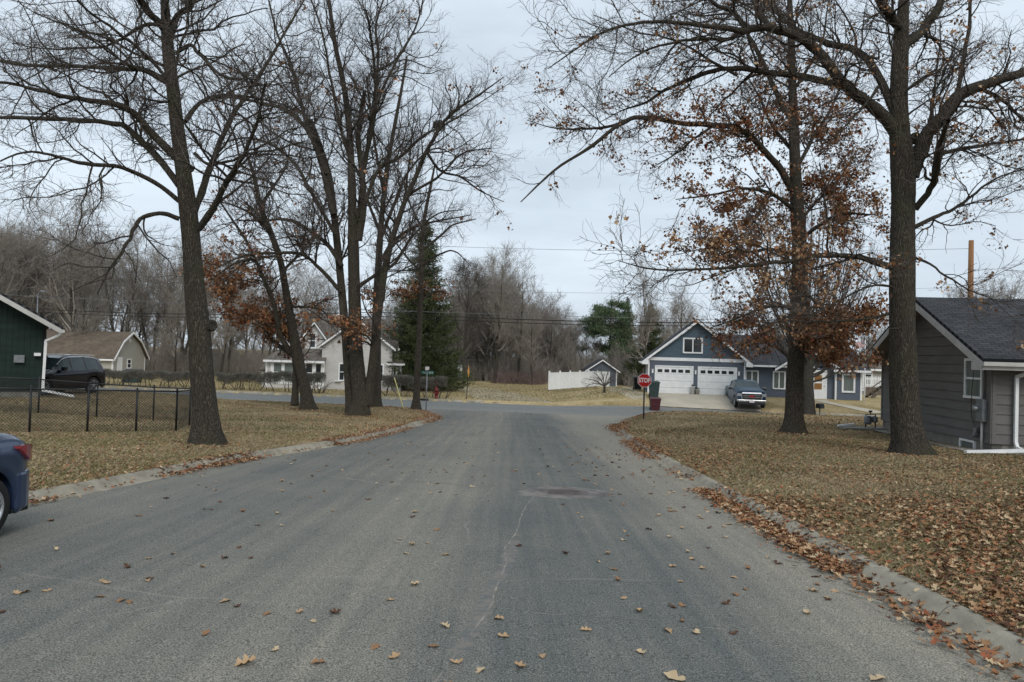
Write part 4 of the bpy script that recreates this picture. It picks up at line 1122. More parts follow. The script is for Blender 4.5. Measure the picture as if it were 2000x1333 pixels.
# ------------------------------------------------------------------ vehicles
def car(name, label, loc, rz, L, zt, zb, wb, wr, sill, wheels, rw, side_wins, screens, paint, lights=(), tyre_w=.22, spokes=5, cat='car'):
    """lofted car; local x runs from the nose (0) to the tail (L); origin on the ground at the nose"""
    root = empty(name, loc, rz, label, cat)
    f = lambda T, x: float(np.interp(x, [a for a, _ in T], [b for _, b in T]))
    xs = sorted(set([round(v, 3) for v in np.arange(0, L + .001, .06)] + [L] + [a for a, _ in zt]))
    ring = []
    for x in xs:
        z0 = sill if x > .25 and x < L - .25 else sill + .05
        arch = 0
        for xw in wheels:
            Rr = rw + .075
            if abs(x - xw) < Rr: arch = max(arch, rw + math.sqrt(Rr * Rr - (x - xw) ** 2))
        z0 = max(z0, arch)
        b, t, w, r = f(zb, x), f(zt, x), f(wb, x), f(wr, x)
        b = min(b, t - .02)
        gh = t - b
        r = min(r, w - .02)
        sh = b - .10
        pts = [(w - .035, z0), (w - .005, z0 + .03), (w + .008, z0 + (sh - z0) * .40), (w - .006, z0 + (sh - z0) * .62), (w + .006, z0 + (sh - z0) * .80), (w, sh), (w - .045, b)]
        for q in (.33, .66, .94):
            pts.append((w - .05 + (r - w + .05) * q, b + gh * q * .96))
        pts += [(r - .10, t - .006), (r * .62, t + .012), (r * .3, t + .022), (0, t + .026)]
        ring.append([(x, -y, z) for y, z in pts] + [(x, y, z) for y, z in pts[::-1][1:]])
    n, k = len(xs), len(ring[0]); half = k // 2
    V = [p for r_ in ring for p in r_]
    body, wins = [], {}
    for i in range(n - 1):
        xm = (xs[i] + xs[i + 1]) / 2
        for j in range(k - 1):
            jj = j if j < half else k - 2 - j
            q = (i * k + j, i * k + j + 1, (i + 1) * k + j + 1, (i + 1) * k + j)
            key = None
            if 6 <= jj <= 8:
                for s_, (a, c) in enumerate(side_wins):
                    if a < xm < c: key = ('s', s_, j < half)
            if 8 <= jj:
                for s_, (a, c) in enumerate(screens):
                    if a < xm < c and (jj > 9 or jj >= 9): key = ('f', s_)
            (body if key is None else wins.setdefault(key, [])).append(q)
    for i, rev in ((0, False), (n - 1, True)):
        for j in range(half):
            q = (i * k + j, i * k + k - 1 - j, i * k + k - 2 - j, i * k + j + 1)
            body.append(q if rev else q[::-1])
    link('body', qmesh('body', V, [q for q in body], paint), root)
    for key, fs in wins.items():
        idx = sorted({v for q in fs for v in q}); mp_ = {v: i for i, v in enumerate(idx)}
        link('window' if key[0] == 's' else 'windscreen', qmesh('window', [V[v] for v in idx], [[mp_[v] for v in q] for q in fs], M['autoglass']), root)
    u = MB(); wmin = min(f(wb, xw) for xw in wheels)
    u.box(.35, L - .35, -(wmin - .27), wmin - .27, sill + .02, .82); u.build('underbody', M['black'], root)
    for xw in wheels:
        for s in (-1, 1):
            w = f(wb, xw); y = s * (w - tyre_w / 2 - .005); o = s
            t = MB(); a = tyre_w / 2; r0 = rw * .69
            t.lathe([(r0, -a), (rw - .03, -a), (rw, -a + .03), (rw, a - .03), (rw - .03, a), (r0, a)], (xw, y, rw), 'Y', 36)
            wh = t.build('wheel', M['rubber'], root)
            r = MB(); r.lathe([(r0 + .004, -s * a * .2), (r0 + .004, s * (a - .005)), (r0 - .02, s * (a + .004)), (r0 - .03, s * (a - .03)), (r0 - .035, -s * a * .2)], (xw, y, rw), 'Y', 36)
            r.lathe([(0, s * (a - .005)), (.055, s * (a - .005)), (.065, s * (a - .02)), (.065, -s * .02)], (xw, y, rw), 'Y', 16)
            for q in range(spokes):
                an = 2 * math.pi * q / spokes + .3
                for da in (-.13, .13):
                    c0, s0 = math.cos(an + da * .6), math.sin(an + da * .6); c1, s1 = math.cos(an + da), math.sin(an + da)
                    yy = y + s * (a - .03)
                    beam(r, (xw + .04 * c0, yy, rw + .04 * s0), (xw + (r0 - .025) * c1, yy, rw + (r0 - .025) * s1), .022, .045, up=(0, 1, 0))
            r.build('rim', M['alloy'], wh)
            d = MB(); d.lathe([(0, -s * .03), (r0 - .04, -s * .03)], (xw, y, rw), 'Y', 24); d.build('brake_disc', M['black'], wh)
    return root, f

def wheel_well_fix(): pass

# blue car at the left edge (tail in view)
def blue_car():
    L = 4.62
    rz = R_(90 - 5.5)
    ux, uy = math.cos(rz), math.sin(rz)
    xw = 3.77; side = .86
    rwp = (-5.46, 7.80)                       # world position of the visible rear wheel face
    # wheel face = o + x*xw - y_dir*side ; local y dir = (-uy, ux)
    ox = rwp[0] - ux * xw - uy * side; oy = rwp[1] - uy * xw + ux * side
    z = B1(*rwp) + .004
    root, f = car('blue_sedan', 'navy blue sedan at the left kerb, only its tail in view', (ox, oy, z), rz, L,
        [(0, .62), (.1, .72), (.9, .90), (1.35, .97), (2.05, 1.34), (2.6, 1.43), (3.2, 1.40), (3.55, 1.31), (4.0, 1.12), (4.3, 1.08), (4.44, 1.04), (4.52, .97), (4.58, .80), (4.62, .45)],
        [(0, .55), (.1, .66), (.9, .84), (1.35, .90), (3.9, 1.00), (4.35, .99), (4.50, .95), (4.58, .75), (4.62, .42)],
        [(0, .52), (.15, .72), (.6, .86), (1.5, .895), (3.9, .895), (4.25, .865), (4.42, .80), (4.55, .69), (4.62, .60)],
        [(0, .45), (.9, .72), (2.0, .60), (2.6, .58), (3.5, .56), (4.15, .62), (4.5, .60), (4.62, .5)],
        .20, (.92, xw), .335, [(1.6, 2.55), (2.62, 3.45)], [(1.4, 2.05), (3.5, 4.12)], M['paint_navy'])
    for s in (-1, 1):
        # wraparound tail lamp following the body corner
        t = MB(); P = [(4.17, .878), (4.27, .872), (4.36, .845), (4.44, .805), (4.52, .735), (4.58, .62)]
        zl = [(.925, .955), (.84, .955), (.78, .952), (.75, .945), (.74, .93), (.76, .915)]
        vs = []
        for (x, y), (a, b) in zip(P, zl): vs += [(x + .012, s * (y + .022), a), (x + .012, s * (y + .022), b)]
        for (x, y), (a, b) in zip(P, zl): vs += [(x - .04, s * (y - .05), a), (x - .04, s * (y - .05), b)]
        n = len(P); fs = [(2 * i, 2 * i + 2, 2 * i + 3, 2 * i + 1) for i in range(n - 1)] + [(2 * i + 1, 2 * i + 3, 2 * n + 2 * i + 3, 2 * n + 2 * i + 1) for i in range(n - 1)] + [(2 * i, 2 * n + 2 * i, 2 * n + 2 * i + 2, 2 * i + 2) for i in range(n - 1)] + [(0, 1, 2 * n + 1, 2 * n), (2 * n - 2, 4 * n - 2, 4 * n - 1, 2 * n - 1)]
        t.add(vs, fs, 0, False); t.build('tail_lamp', M['tail'], root)
    b = MB(); b.prism([(4.16, .872), (4.24, .880), (4.34, .862), (4.43, .82), (4.51, .76), (4.58, .67), (4.63, .5), (4.65, .25), (4.65, -.25), (4.63, -.5), (4.58, -.67), (4.51, -.76), (4.43, -.82), (4.34, -.862), (4.24, -.880), (4.16, -.872)], 2, .24, .66)
    b.build('bumper', M['paint_navy'], root, .035)
    b = MB(); b.box(4.30, 4.58, -.7, .7, .17, .25); b.build('lower_valance', M['black'], root)
    # boot lid lip
    g = MB()
    for s in (-1, 1): g.tube([(3.05, s * .905, .82), (3.3, s * .905, .83)], .014, 6)
    g.build('door_handle', M['chrome'], root)
    g = MB()
    for x in (2.58, 3.38): g.box(x, x + .008, -.905, -.898, .3, .95)
    g.build('door_seam', M['black'], root)
blue_car()

def black_suv():
    L = 4.9; rz = R_(80); ux, uy = math.cos(rz), math.sin(rz)
    p = U(181, 760, 35.4); X, Y = p[0], p[1]
    xw = 3.92; side = .9
    ox = X - ux * xw - uy * side; oy = Y - uy * xw + ux * side
    z = G1(X, Y) + .01
    root, f = car('black_suv', 'glossy black SUV parked beside the dark green house', (ox, oy, z), rz, L,
        [(0, .85), (.12, 1.0), (1.15, 1.14), (1.45, 1.18), (2.2, 1.66), (2.6, 1.76), (3.6, 1.77), (4.3, 1.72), (4.6, 1.66), (4.8, 1.25), (4.9, .8)],
        [(0, .8), (.12, .95), (1.15, 1.08), (4.5, 1.16), (4.75, 1.12), (4.9, .75)],
        [(0, .72), (.2, .88), (.8, .96), (4.2, .96), (4.7, .90), (4.9, .80)],
        [(0, .6), (1.3, .75), (2.3, .68), (4.4, .66), (4.9, .6)],
        .26, (.95, xw), .385, [(1.85, 2.55), (2.62, 3.45), (3.55, 4.25)], [(1.5, 2.25), (4.62, 4.8)], M['paint_black'])
    for s in (-1, 1):
        m = MB(); m.hexa([(1.85, s * .96, 1.14), (2.0, s * .96, 1.14), (2.0, s * 1.14, 1.14), (1.85, s * 1.12, 1.14)], [(1.87, s * .96, 1.28), (2.02, s * .96, 1.28), (2.02, s * 1.16, 1.28), (1.87, s * 1.14, 1.28)]); m.box(1.84, 1.99, min(s * .98, s * 1.15), max(s * .98, s * 1.15), 1.11, 1.14); m.build('mirror', M['black'], root)
        r = MB(); r.tube(catmull([(1.75, s * .80, 1.38), (2.25, s * .72, 1.66), (3.2, s * .705, 1.74), (4.2, s * .70, 1.66), (4.55, s * .79, 1.30)], 24), .014, 5); r.build('chrome_trim', M['chrome'], root)
        r = MB(); r.tube(catmull([(2.4, s * .62, 1.77), (2.55, s * .62, 1.82), (4.1, s * .61, 1.81), (4.3, s * .61, 1.75)], 16), .016, 5); r.build('roof_rail', M['chrome'], root)
        t = MB(); t.hexa([(4.6, s * .80, .98), (4.86, s * .6, .98), (4.88, s * .62, .99), (4.62, s * .93, .99)], [(4.58, s * .8, 1.1), (4.80, s * .6, 1.1), (4.83, s * .62, 1.1), (4.58, s * .93, 1.1)]); t.build('tail_lamp', M['tail'], root)
        t = MB(); t.hexa([(.02, s * .55, .78), (.35, s * .80, .80), (.33, s * .92, .80), (.0, s * .74, .78)], [(.05, s * .55, .9), (.38, s * .80, .93), (.35, s * .915, .93), (.04, s * .74, .9)]); t.build('headlight', M['chrome'], root)
black_suv()

def truck():
    L = 5.85
    fpx = 1468; Y = 51.6
    p = U(fpx, 790, Y); rz = R_(90 - 8.5)
    z = G1(p[0] + .4, Y + 2.5) + .06
    z = float(base_z(p[0] + .3, Y + 1.0)) + .2
    root, f = car('pickup_truck', 'steel blue pickup truck with bright grille bar parked on the driveway', (p[0], Y, z), rz, L,
        [(0, 1.16), (.06, 1.25), (1.3, 1.36), (1.6, 1.40), (2.25, 1.82), (2.6, 1.90), (3.6, 1.90), (3.95, 1.84), (4.02, 1.40), (5.8, 1.38), (5.85, 1.3)],
        [(0, 1.05), (.06, 1.14), (1.3, 1.24), (4.0, 1.34), (5.8, 1.33), (5.85, 1.2)],
        [(0, .92), (.15, .99), (.6, 1.03), (5.6, 1.03), (5.85, 1.0)],
        [(0, .85), (1.4, .86), (2.3, .74), (3.9, .72), (4.02, .95), (5.85, .95)],
        .42, (.98, 4.7), .42, [(1.9, 2.75), (2.85, 3.6)], [(1.62, 2.25)], M['paint_truck'], cat='pickup truck')
    g = MB(); g.box(-.03, .02, -.62, .62, .62, 1.04); g.build('grille', M['black'], root)
    g = MB(); g.hexa([(-.05, -.66, 1.03), (.02, -.66, 1.03), (.02, .66, 1.03), (-.05, .66, 1.03)], [(-.03, -.62, 1.12), (.02, -.62, 1.12), (.02, .62, 1.12), (-.03, .62, 1.12)])
    for zz in (.90, .78): g.box(-.045, -.03, -.58, .58, zz - .018, zz + .018)
    g.build('grille_bar', M['chrome'], root)
    g = MB(); g.box(-.10, .1, -.93, .93, .46, .60); g.box(-.06, .3, -.97, .97, .50, .60); g.build('bumper', M['chrome'], root, .02)
    g = MB(); g.box(-.06, .2, -.9, .9, .28, .46); g.build('lower_valance', M['black'], root)
    g = MB(); g.box(-.115, -.10, -.16, .16, .42, .52); g.build('number_plate', M['signwhite'], root)
    g = text_mesh('GMC', .17, M['red'], root, Matrix.Translation((-.062, 0, .84)) @ Matrix.Rotation(R_(-90), 4, 'Z'), 'emblem', .006)
    for s in (-1, 1):
        h = MB(); h.box(-.04, .12, min(s * .66, s * .97), max(s * .66, s * .97), .84, 1.04); h.box(-.05, .0, min(s * .64, s * .70), max(s * .64, s * .70), .62, .84); h.build('headlight', M['alloy'], root)
        m = MB(); m.box(1.95, 2.08, min(s * 1.08, s * 1.30), max(s * 1.08, s * 1.30), 1.22, 1.40); m.tube([(2.02, s * .98, 1.28), (2.02, s * 1.1, 1.28)], .03, 6)
        mm = m.build('mirror', M['black'], root)
        m = MB(); m.box(1.92, 2.0, min(s * 1.07, s * 1.31), max(s * 1.07, s * 1.31), 1.36, 1.44); m.build('mirror_cap', M['chrome'], mm)
        r = MB(); r.box(1.6, 3.9, min(s * 1.0, s * 1.10), max(s * 1.0, s * 1.10), .36, .41); r.build('running_board', M['chrome'], root)
truck()

# ------------------------------------------------------------------ stop sign, street sign, warning sign
def stop_sign():
    p = RG(1257, 818, 34, 46)
    Y = p[1]
    e = empty('stop_sign', p, R_(-4), 'red octagonal stop sign on a black post at the right corner', 'sign')
    s = Y / F
    c = U(1257, 743.5, Y); zc = c[2] - p[2]; r = 13.2 * s / math.cos(R_(22.5))
    b = MB(); b.box(-.035, .035, .015, .055, -.2, zc + .3); b.build('post', M['black'], e)
    oc = [(r * math.cos(R_(22.5 + 45 * i)), zc + r * math.sin(R_(22.5 + 45 * i))) for i in range(8)]
    b = MB(); b.prism(oc, 1, -.0, .012); pl = b.build('panel', M['signwhite'], e)
    oc2 = [(x * .93, zc + (z - zc) * .93) for x, z in oc]
    b = MB(); b.prism(oc2, 1, -.004, .0); b.build('face', M['red'], pl)
    text_mesh('STOP', r * .82, M['signwhite'], pl, Matrix.Translation((0, -.008, zc)), 'lettering', .012, .002, .80)
stop_sign()
def street_sign():
    p = RG(832, 801, 36, 46)
    e = empty('street_name_sign', p, 0, 'green street name sign with two crossed blades on a thin grey post', 'sign')
    k = p[1] / F; zt = U(832, 728, p[1])[2] - p[2]
    b = MB(); b.tube([(0, 0, -.2), (0, 0, zt + .1)], .03, 8); b.build('post', M['galv'], e)
    b = MB(Matrix.Rotation(R_(8), 4, 'Z')); b.box(-11 * k, 13.5 * k, -.01, .01, zt - .10, zt + .10); bl = b.build('blade', M['green'], e)
    b = MB(Matrix.Rotation(R_(8), 4, 'Z'))
    r_ = random.Random(4); x = -8 * k
    while x < 11 * k:
        w = r_.uniform(.03, .06)
        if not -.06 < x < .06:
            b.box(x, x + w, -.014, -.010, zt - .045, zt - .025); b.box(x, x + .015, -.014, -.010, zt - .045, zt + .045); b.box(x, x + w, -.014, -.010, zt + .025, zt + .045)
        x += w + .035
    b.build('lettering', M['signwhite'], bl)
    b = MB(Matrix.Rotation(R_(80), 4, 'Z')); b.box(-.38, .38, -.01, .01, zt + .14, zt + .34); b.build('blade', M['signwhite'], e)
street_sign()
def warning_sign():
    p = U(911, 781, 57.6); z = G1(p[0], 57.6)
    e = empty('warning_sign', (p[0], 57.6, z), R_(4), 'orange diamond sign seen nearly edge-on on a leaning dark post', 'sign')
    k = 57.6 / F; zc = 2.15; r = .50
    b = MB(); b.hexa([(-.03, -.03, -.2), (.03, -.03, -.2), (.03, .03, -.2), (-.03, .03, -.2)], [(.05, -.03, zc + .3), (.11, -.03, zc + .3), (.11, .03, zc + .3), (.05, .03, zc + .3)]); b.build('post', M['black'], e)
    Mx = Matrix.Translation((.10, -.05, zc)) @ Matrix.Rotation(R_(80), 4, 'Z')
    b = MB(Mx); b.prism([(-r, 0), (0, -r), (r, 0), (0, r)], 1, -.006, .006); b.build('panel', M['orange'], e)
warning_sign()

# hydrant
def hydrant():
    p = U(852, 778, 57.2); z = G1(p[0], 57.2)
    e = empty('fire_hydrant', (p[0], 57.2, z), 0, 'dark red fire hydrant on the far verge by the end of the clipped hedge', 'hydrant')
    b = MB(); b.lathe([(.0, 0), (.17, 0), (.17, .05), (.11, .06), (.11, .62), (.15, .63), (.15, .68), (.13, .70), (.12, .80), (.07, .90), (.03, .92), (.03, .98), (0, .98)], k=16); b.build('barrel', M['hydrant'], e)
    b = MB()
    b.lathe([(.0, -.22), (.07, -.22), (.07, -.1)], (0, 0, .5), 'X', 10); b.lathe([(.07, .1), (.07, .22), (0, .22)], (0, 0, .5), 'X', 10); b.lathe([(0, -.24), (.085, -.24), (.085, -.1)], (0, 0, .46), 'Y', 10)
    b.build('nozzle_cap', M['hydrant'], e)
    b = MB(); b.tube([(-.12, .1, 0), (-.12, .1, 1.45)], .012, 5); b.build('marker_rod', M['hydrant'], e)
hydrant()
# storm inlet in the far kerb
def storm():
    p = U(826, 784, 56.9); X = p[0]; Y = 55.5 - .19 * X
    b = MB(Matrix.Rotation(R_(-10.8), 4, 'Z')); b.box(-.35, .35, -.07, .12, -.02, .13); b.box(-.45, -.35, -.09, .2, -.02, .15); b.box(.35, .45, -.09, .2, -.02, .15); b.box(-.45, .45, -.05, .3, .131, .16)
    o = b.build('storm_drain', M['black']); o.location = (X, Y, B1(X, Y)); tag(o, 'black storm drain inlet set in the far kerb near the green street sign', 'drain')
storm()

# wheelie bins, planters, mailbox, flag
def wheelie(name, p, mat, label, w=.62, h=1.02, rz=0):
    e = empty(name, p, rz, label, 'bin')
    b = MB(); a = w / 2; c = a * .78
    b.hexa([(-c, -c, .06), (c, -c, .06), (c, c, .06), (-c, c, .06)], [(-a, -a, h - .08), (a, -a, h - .08), (a, a * 1.1, h - .08), (-a, a * 1.1, h - .08)])
    b.box(-a - .02, a + .02, -a - .02, a * 1.1 + .02, h - .10, h - .06); b.box(-a * .5, a * .5, -a * .93, -a * .85, .45, .52)
    b.build('bin_body', mat, e, .015)
    b = MB(); b.hexa([(-a - .04, -a - .05, h - .06), (a + .04, -a - .05, h - .06), (a + .04, a * 1.15, h - .06), (-a - .04, a * 1.15, h - .06)], [(-a, -a, h), (a, -a, h), (a * .95, a, h + .06), (-a * .95, a, h + .06)])
    b.tube([(-a, a * 1.25, h - .02), (a, a * 1.25, h - .02)], .02, 6); b.build('lid', mat, e, .01)
    for s in (-1, 1):
        b = MB(); b.lathe([(0, -.03), (.12, -.03), (.13, 0), (.12, .03), (0, .03)], (s * (a * .8), a * .8, .12), 'X', 16); b.build('wheel', M['rubber'], e)
p = U(1279, 802, 52.2); wheelie('wheelie_bin', (p[0], 52.2, G1(p[0], 52.2) + .03), M['bin_red'], 'maroon wheelie bin standing at the street end of the driveway', w=.70, h=.93)
p = U(1277, 775, 55.6); wheelie('wheelie_bin', (p[0], 55.6, G1(p[0], 55.6) + .03), M['bin_green'], 'dark grey-green wheelie bin standing behind the maroon one', w=.72, h=1.20)
p = U(1249, 772, 62.0); wheelie('wheelie_bin', (p[0] - .2, 62, G1(p[0], 62) + .03), M['black'], 'black bin standing at the side wall of the blue garage', w=.7, h=1.1)
p = U(257, 752, 74.0)
def dumpster():
    e = empty('green_bin', (p[0], 68, G1(p[0], 68)), 0, 'dark green box-shaped bin behind the clipped hedge by the tan barn', 'bin')
    x = U(257, 752, 68.)[0]; e.location.x = x
    b = MB(); b.hexa([(-.65, -.4, 0), (.65, -.4, 0), (.65, .5, 0), (-.65, .5, 0)], [(-.75, -.5, 1.0), (.75, -.5, 1.0), (.75, .5, 1.2), (-.75, .5, 1.2)]); b.build('bin_body', M['bin_green'], e, .02)
    b = MB(); b.hexa([(-.78, -.52, 1.01), (.78, -.52, 1.01), (.78, .52, 1.21), (-.78, .52, 1.21)], [(-.78, -.52, 1.05), (.78, -.52, 1.05), (.78, .52, 1.26), (-.78, .52, 1.26)]); b.build('lid', M['black'], e)
dumpster()
def planters():
    for x, h, m, lab in ((3.42, .85, 'white', 'tall white planter between the two garage doors'), (3.78, .6, 'offwhite', 'short pale planter pot beside the right garage door')):
        q = hp(x, -.28 * -1)
        e = empty('planter', (q[0], q[1], HZ - .05), 0, lab, 'planter')
        b = MB(); b.lathe([(0, 0), (.13, 0), (.17, h * .8), (.19, h * .8), (.19, h * .86), (.15, h * .86), (.14, h * .8), (0, h * .8)], k=16); b.build('pot', M[m], e)
        r_ = random.Random(int(x * 10)); b = MB()
        for i in range(26):
            a = r_.uniform(0, 6.28); t = r_.uniform(.04, .2)
            b.tube([(0, 0, h * .78), (t * .6 * math.cos(a), t * .6 * math.sin(a), h * .95), (t * math.cos(a), t * math.sin(a), h * .95 + r_.uniform(-.03, .14))], [.012, .01, .004], 4)
        b.build('plant', M['needle'], e)
planters()
def mailbox():
    p = RG(1601, 808, 36, 50)
    e = empty('mailbox', p, R_(10), 'black rounded mailbox on a thin post beside the young tree', 'mailbox')
    h = .72
    b = MB(); b.box(-.03, .03, -.03, .03, -.2, h); b.build('post', M['oldwood'], e)
    b = MB(); pr = [(-.14, h), (.14, h), (.14, h + .2)] + [(.14 * math.cos(a), h + .2 + .14 * math.sin(a)) for a in np.linspace(0, math.pi, 9)[1:-1]] + [(-.14, h + .2)]
    b.prism(pr, 1, -.28, .28); b.build('box', M['black'], e)
    b = MB(); b.prism([(x * 1.06, h + (z - h) * 1.04) for x, z in pr], 1, -.30, -.281); b.build('door', M['black'], e)
mailbox()
def flag():
    p = U(1688, 790, 55.0); z = G1(p[0], 55.)
    e = empty('flagpole', (p[0], 55, z), 0, 'thin white flagpole at the right end of the blue house', 'flagpole')
    b = MB(); b.tube([(0, 0, -.1), (0, 0, 4.7)], [.035, .025], 8); b.lathe([(0, 4.66), (.05, 4.7), (.06, 4.74), (.03, 4.79), (0, 4.8)], k=10); b.build('pole', M['white'], e)
    f = bpy.data.objects.new('flag', None); COL.objects.link(f); f.location = (p[0], 55, z); f.empty_display_size = .2
    tag(f, 'small striped red white and blue flag hanging at the top of the flagpole', 'flag')
    W_, H_ = .75, .48; nx = 14
    def pt(u, v): return (-.03 - W_ * u, .09 * math.sin(u * 7 + v) * u, 4.55 - H_ * v - .16 * u * u + .03 * math.sin(u * 9))
    st = [MB(), MB(), MB()]
    for r in range(13):
        for i in range(nx):
            u0, u1, v0, v1 = i / nx, (i + 1) / nx, r / 13, (r + 1) / 13
            k = 2 if (u1 < .42 and r < 7) else (0 if r % 2 == 0 else 1)
            st[k].add([pt(u0, v0), pt(u1, v0), pt(u1, v1), pt(u0, v1)], [(0, 1, 2, 3)])
    M['flagblue'] = pm('flag_blue', (.02, .03, .12), rough=.8)
    st[0].build('red_stripes', M['red'], f); st[1].build('white_stripes', M['white'], f); st[2].build('canton', M['flagblue'], f)
    s = MB()
    for a in range(6):
        for c in range(5):
            q = pt(.03 + a * .065, .05 + c * .1); s.box(q[0] - .018, q[0] + .018, q[1] - .03, q[1] - .026, q[2] - .018, q[2] + .018)
    s.build('stars', M['signwhite'], f)
flag()
# picket fence, white van-like vehicle and wooden steps seen in the gap at right
def gap_things():
    Y = 66.0; a = U(1690, 765, Y); z = G1(a[0], Y)
    e = empty('picket_fence', (a[0], Y, z), 0, 'white picket railing in the gap between the two houses', 'fence')
    b = MB(); 
    for i in range(16): b.box(i * .14, i * .14 + .07, -.012, .012, .7, 1.65)
    b.build('pickets', M['white'], e); b = MB(); b.box(0, 2.3, .013, .05, .85, .95); b.box(0, 2.3, .013, .05, 1.4, 1.5); b.build('rails', M['white'], e)
    b = MB(); [b.box(x, x + .1, .0, .1, -.1, 1.7) for x in (-.1, 2.3)]; b.build('fence_post', M['white'], e)
    b = MB(); b.box(0, 2.3, .06, .1, 0, .75); b.build('lattice_panel', M['oldwood'], e)
    Y = 60.0; a = U(1701, 785, Y); z = G1(a[0], Y)
    e = empty('wooden_steps', (a[0], Y, z), 0, 'dark wooden steps rising to the right behind the charcoal house', 'steps')
    b = MB()
    for i in range(6): b.box(.1 + i * .28, .42 + i * .28, 0, 1.0, .14 + i * .2, .18 + i * .2)
    b.build('treads', M['oldwood'], e)
    b = MB(); beam(b, (0, -.02, 0), (1.9, -.02, 1.35), .05, .25); beam(b, (0, 1.02, 0), (1.9, 1.02, 1.35), .05, .25); beam(b, (.1, -.02, .9), (1.9, -.02, 2.2), .06, .1)
    for i in range(3): b.box(.1 + i * .8, .18 + i * .8, -.04, .03, 0, .95 + i * .55)
    b.build('stringers', M['oldwood'], e)
    Y = 74.0; a = U(1692, 740, Y); z = G1(a[0], Y)
    wx = a[0]
    car('white_car', 'white car behind the picket railing in the gap at right', (wx - .5, Y, z), R_(8), 4.6,
        [(0, .62), (.1, .72), (.9, .90), (1.35, .97), (2.05, 1.40), (2.6, 1.48), (3.2, 1.46), (4.15, 1.12), (4.5, 1.03), (4.6, .5)],
        [(0, .55), (.1, .66), (1.35, .90), (3.9, 1.00), (4.5, .95), (4.6, .45)],
        [(0, .6), (.3, .8), (1.5, .9), (4.2, .9), (4.6, .7)], [(0, .45), (2.0, .62), (4.15, .62), (4.6, .5)],
        .20, (.92, 3.75), .33, [(1.6, 2.55), (2.62, 3.45)], [(1.4, 2.05), (3.4, 4.1)], carpaint('white_paint', (.6, .6, .6), 0))
gap_things()
# small white tank beyond the field
p = U(899, 728, 96.)
e = empty('white_tank', (p[0], 96, G1(p[0], 96)), 0, 'small white round tank standing before the brown house', 'tank')
b = MB(); b.lathe([(0, -.9), (.25, -.85), (.42, -.65), (.45, -.4), (.45, .4), (.42, .65), (.25, .85), (0, .9)], (0, 0, 1.6), 'Y', 18); b.build('tank_body', M['white'], e)
b = MB(); b.box(-.3, .3, -.5, -.4, 0, 1.2); b.box(-.3, .3, .4, .5, 0, 1.2); b.lathe([(0, 0), (.1, 0), (.1, .15), (0, .2)], (0, 0, 2.03), 'Z', 10); b.build('tank_feet', M['galv'], e)

# ------------------------------------------------------------------ poles and wires
POLES = {}
def pole(px, Y, topy, label, mat='oldwood', arm=True, r=.15):
    t = U(px, topy, Y); z = G1(t[0], Y); h = t[2] - z
    e = empty('utility_pole', (t[0], Y, z), 0, label, 'pole')
    b = MB(); b.tube([(0, 0, -.3), (0, 0, h * .5), (0, 0, h)], [r * 1.25, r, r * .8], 12); b.build('pole', M[mat], e)
    if arm:
        b = MB(); b.box(-.06, .06, -1.1, 1.1, h - .55, h - .43); b.build('crossarm', M['oldwood'], e)
        b = MB()
        for y in (-1, -.45, .45, 1): b.lathe([(0, h - .43), (.05, h - .43), (.06, h - .35), (.03, h - .3), (0, h - .28)], (0, y, 0), 'Z', 8)
        b.build('insulator', M['galv'], e)
    return t, h, e
pole(738, 57.6, 470, 'tall wooden utility pole hidden among the left trunks')
pole(1897, 44.0, 470, 'orange-brown wooden utility pole rising behind the charcoal roof', 'polewood', False, .17)
t_, h_, e_ = pole(74, 62.0, 577, 'slender grey pole with a lamp head above the green house roof', 'galv', False, .05)
b = MB(); b.tube(catmull([(0, 0, h_ - .1), (.1, 0, h_ + .25), (.5, -.3, h_ + .35)], 10), .04, 6); b.hexa([(.4, -.4, h_ + .28), (.8, -.55, h_ + .28), (.85, -.4, h_ + .28), (.45, -.2, h_ + .28)], [(.45, -.35, h_ + .38), (.75, -.5, h_ + .38), (.8, -.4, h_ + .38), (.5, -.25, h_ + .38)]); b.build('lamp_head', M['galv'], e_)
def wire(pts, r, sag, label, name='power_line', mat='wire'):
    """pts: (px,py,Y) supports"""
    Q = [U(*q) for q in pts]; P = []
    for a, c in zip(Q[:-1], Q[1:]):
        for t in np.linspace(0, 1, 24, endpoint=False):
            q = a * (1 - t) + c * t; q = q.copy(); q[2] -= sag * 4 * t * (1 - t); P.append(q)
    P.append(Q[-1]); b = MB(); b.tube(P, r, 4)
    tag(b.build(name, M[mat]), label, 'power line')
wire([(-120, 568, 66), (738, 606, 57.6), (1900, 632, 47), (2300, 640, 44)], .014, .15, 'pale upper wire of the bundle crossing behind the trees', mat='galv')
wire([(-120, 590, 66), (738, 610, 57.2), (1900, 620, 46.5), (2300, 622, 44)], .028, .55, 'thick dark cable crossing above the garage, upper of the two', )
wire([(-120, 597, 66), (738, 618, 57.6), (1900, 628, 46.5), (2300, 630, 44)], .022, .50, 'dark cable just under the thick one above the garage')
wire([(738, 476, 57.0), (1897, 486, 44)], .012, .35, 'single thin wire high in the open sky over the junction', mat='galv')
wire([(738, 560, 57.0), (1300, 574, 60), (1900, 560, 60)], .010, .12, 'faint thin wire low in the sky over the far trees', mat='galv')
# yellow guy wire guard
def guy():
    a = RG(788, 797, 38, 46); Y = a[1]
    b = U(770, 738, Y + 1.5)
    e = empty('guy_wire', a, 0, 'leaning yellow guy wire guard between two trunks at the left corner', 'guy wire')
    d = b - a
    m = MB(); m.tube([(0, 0, 0), tuple(d)], .032, 8); m.build('guard', M['yellow'], e)
    t = U(741, 500, 57.2) - a
    m = MB(); m.tube([tuple(d), tuple(t)], .012, 4); m.build('cable', M['galv'], e)
guy()

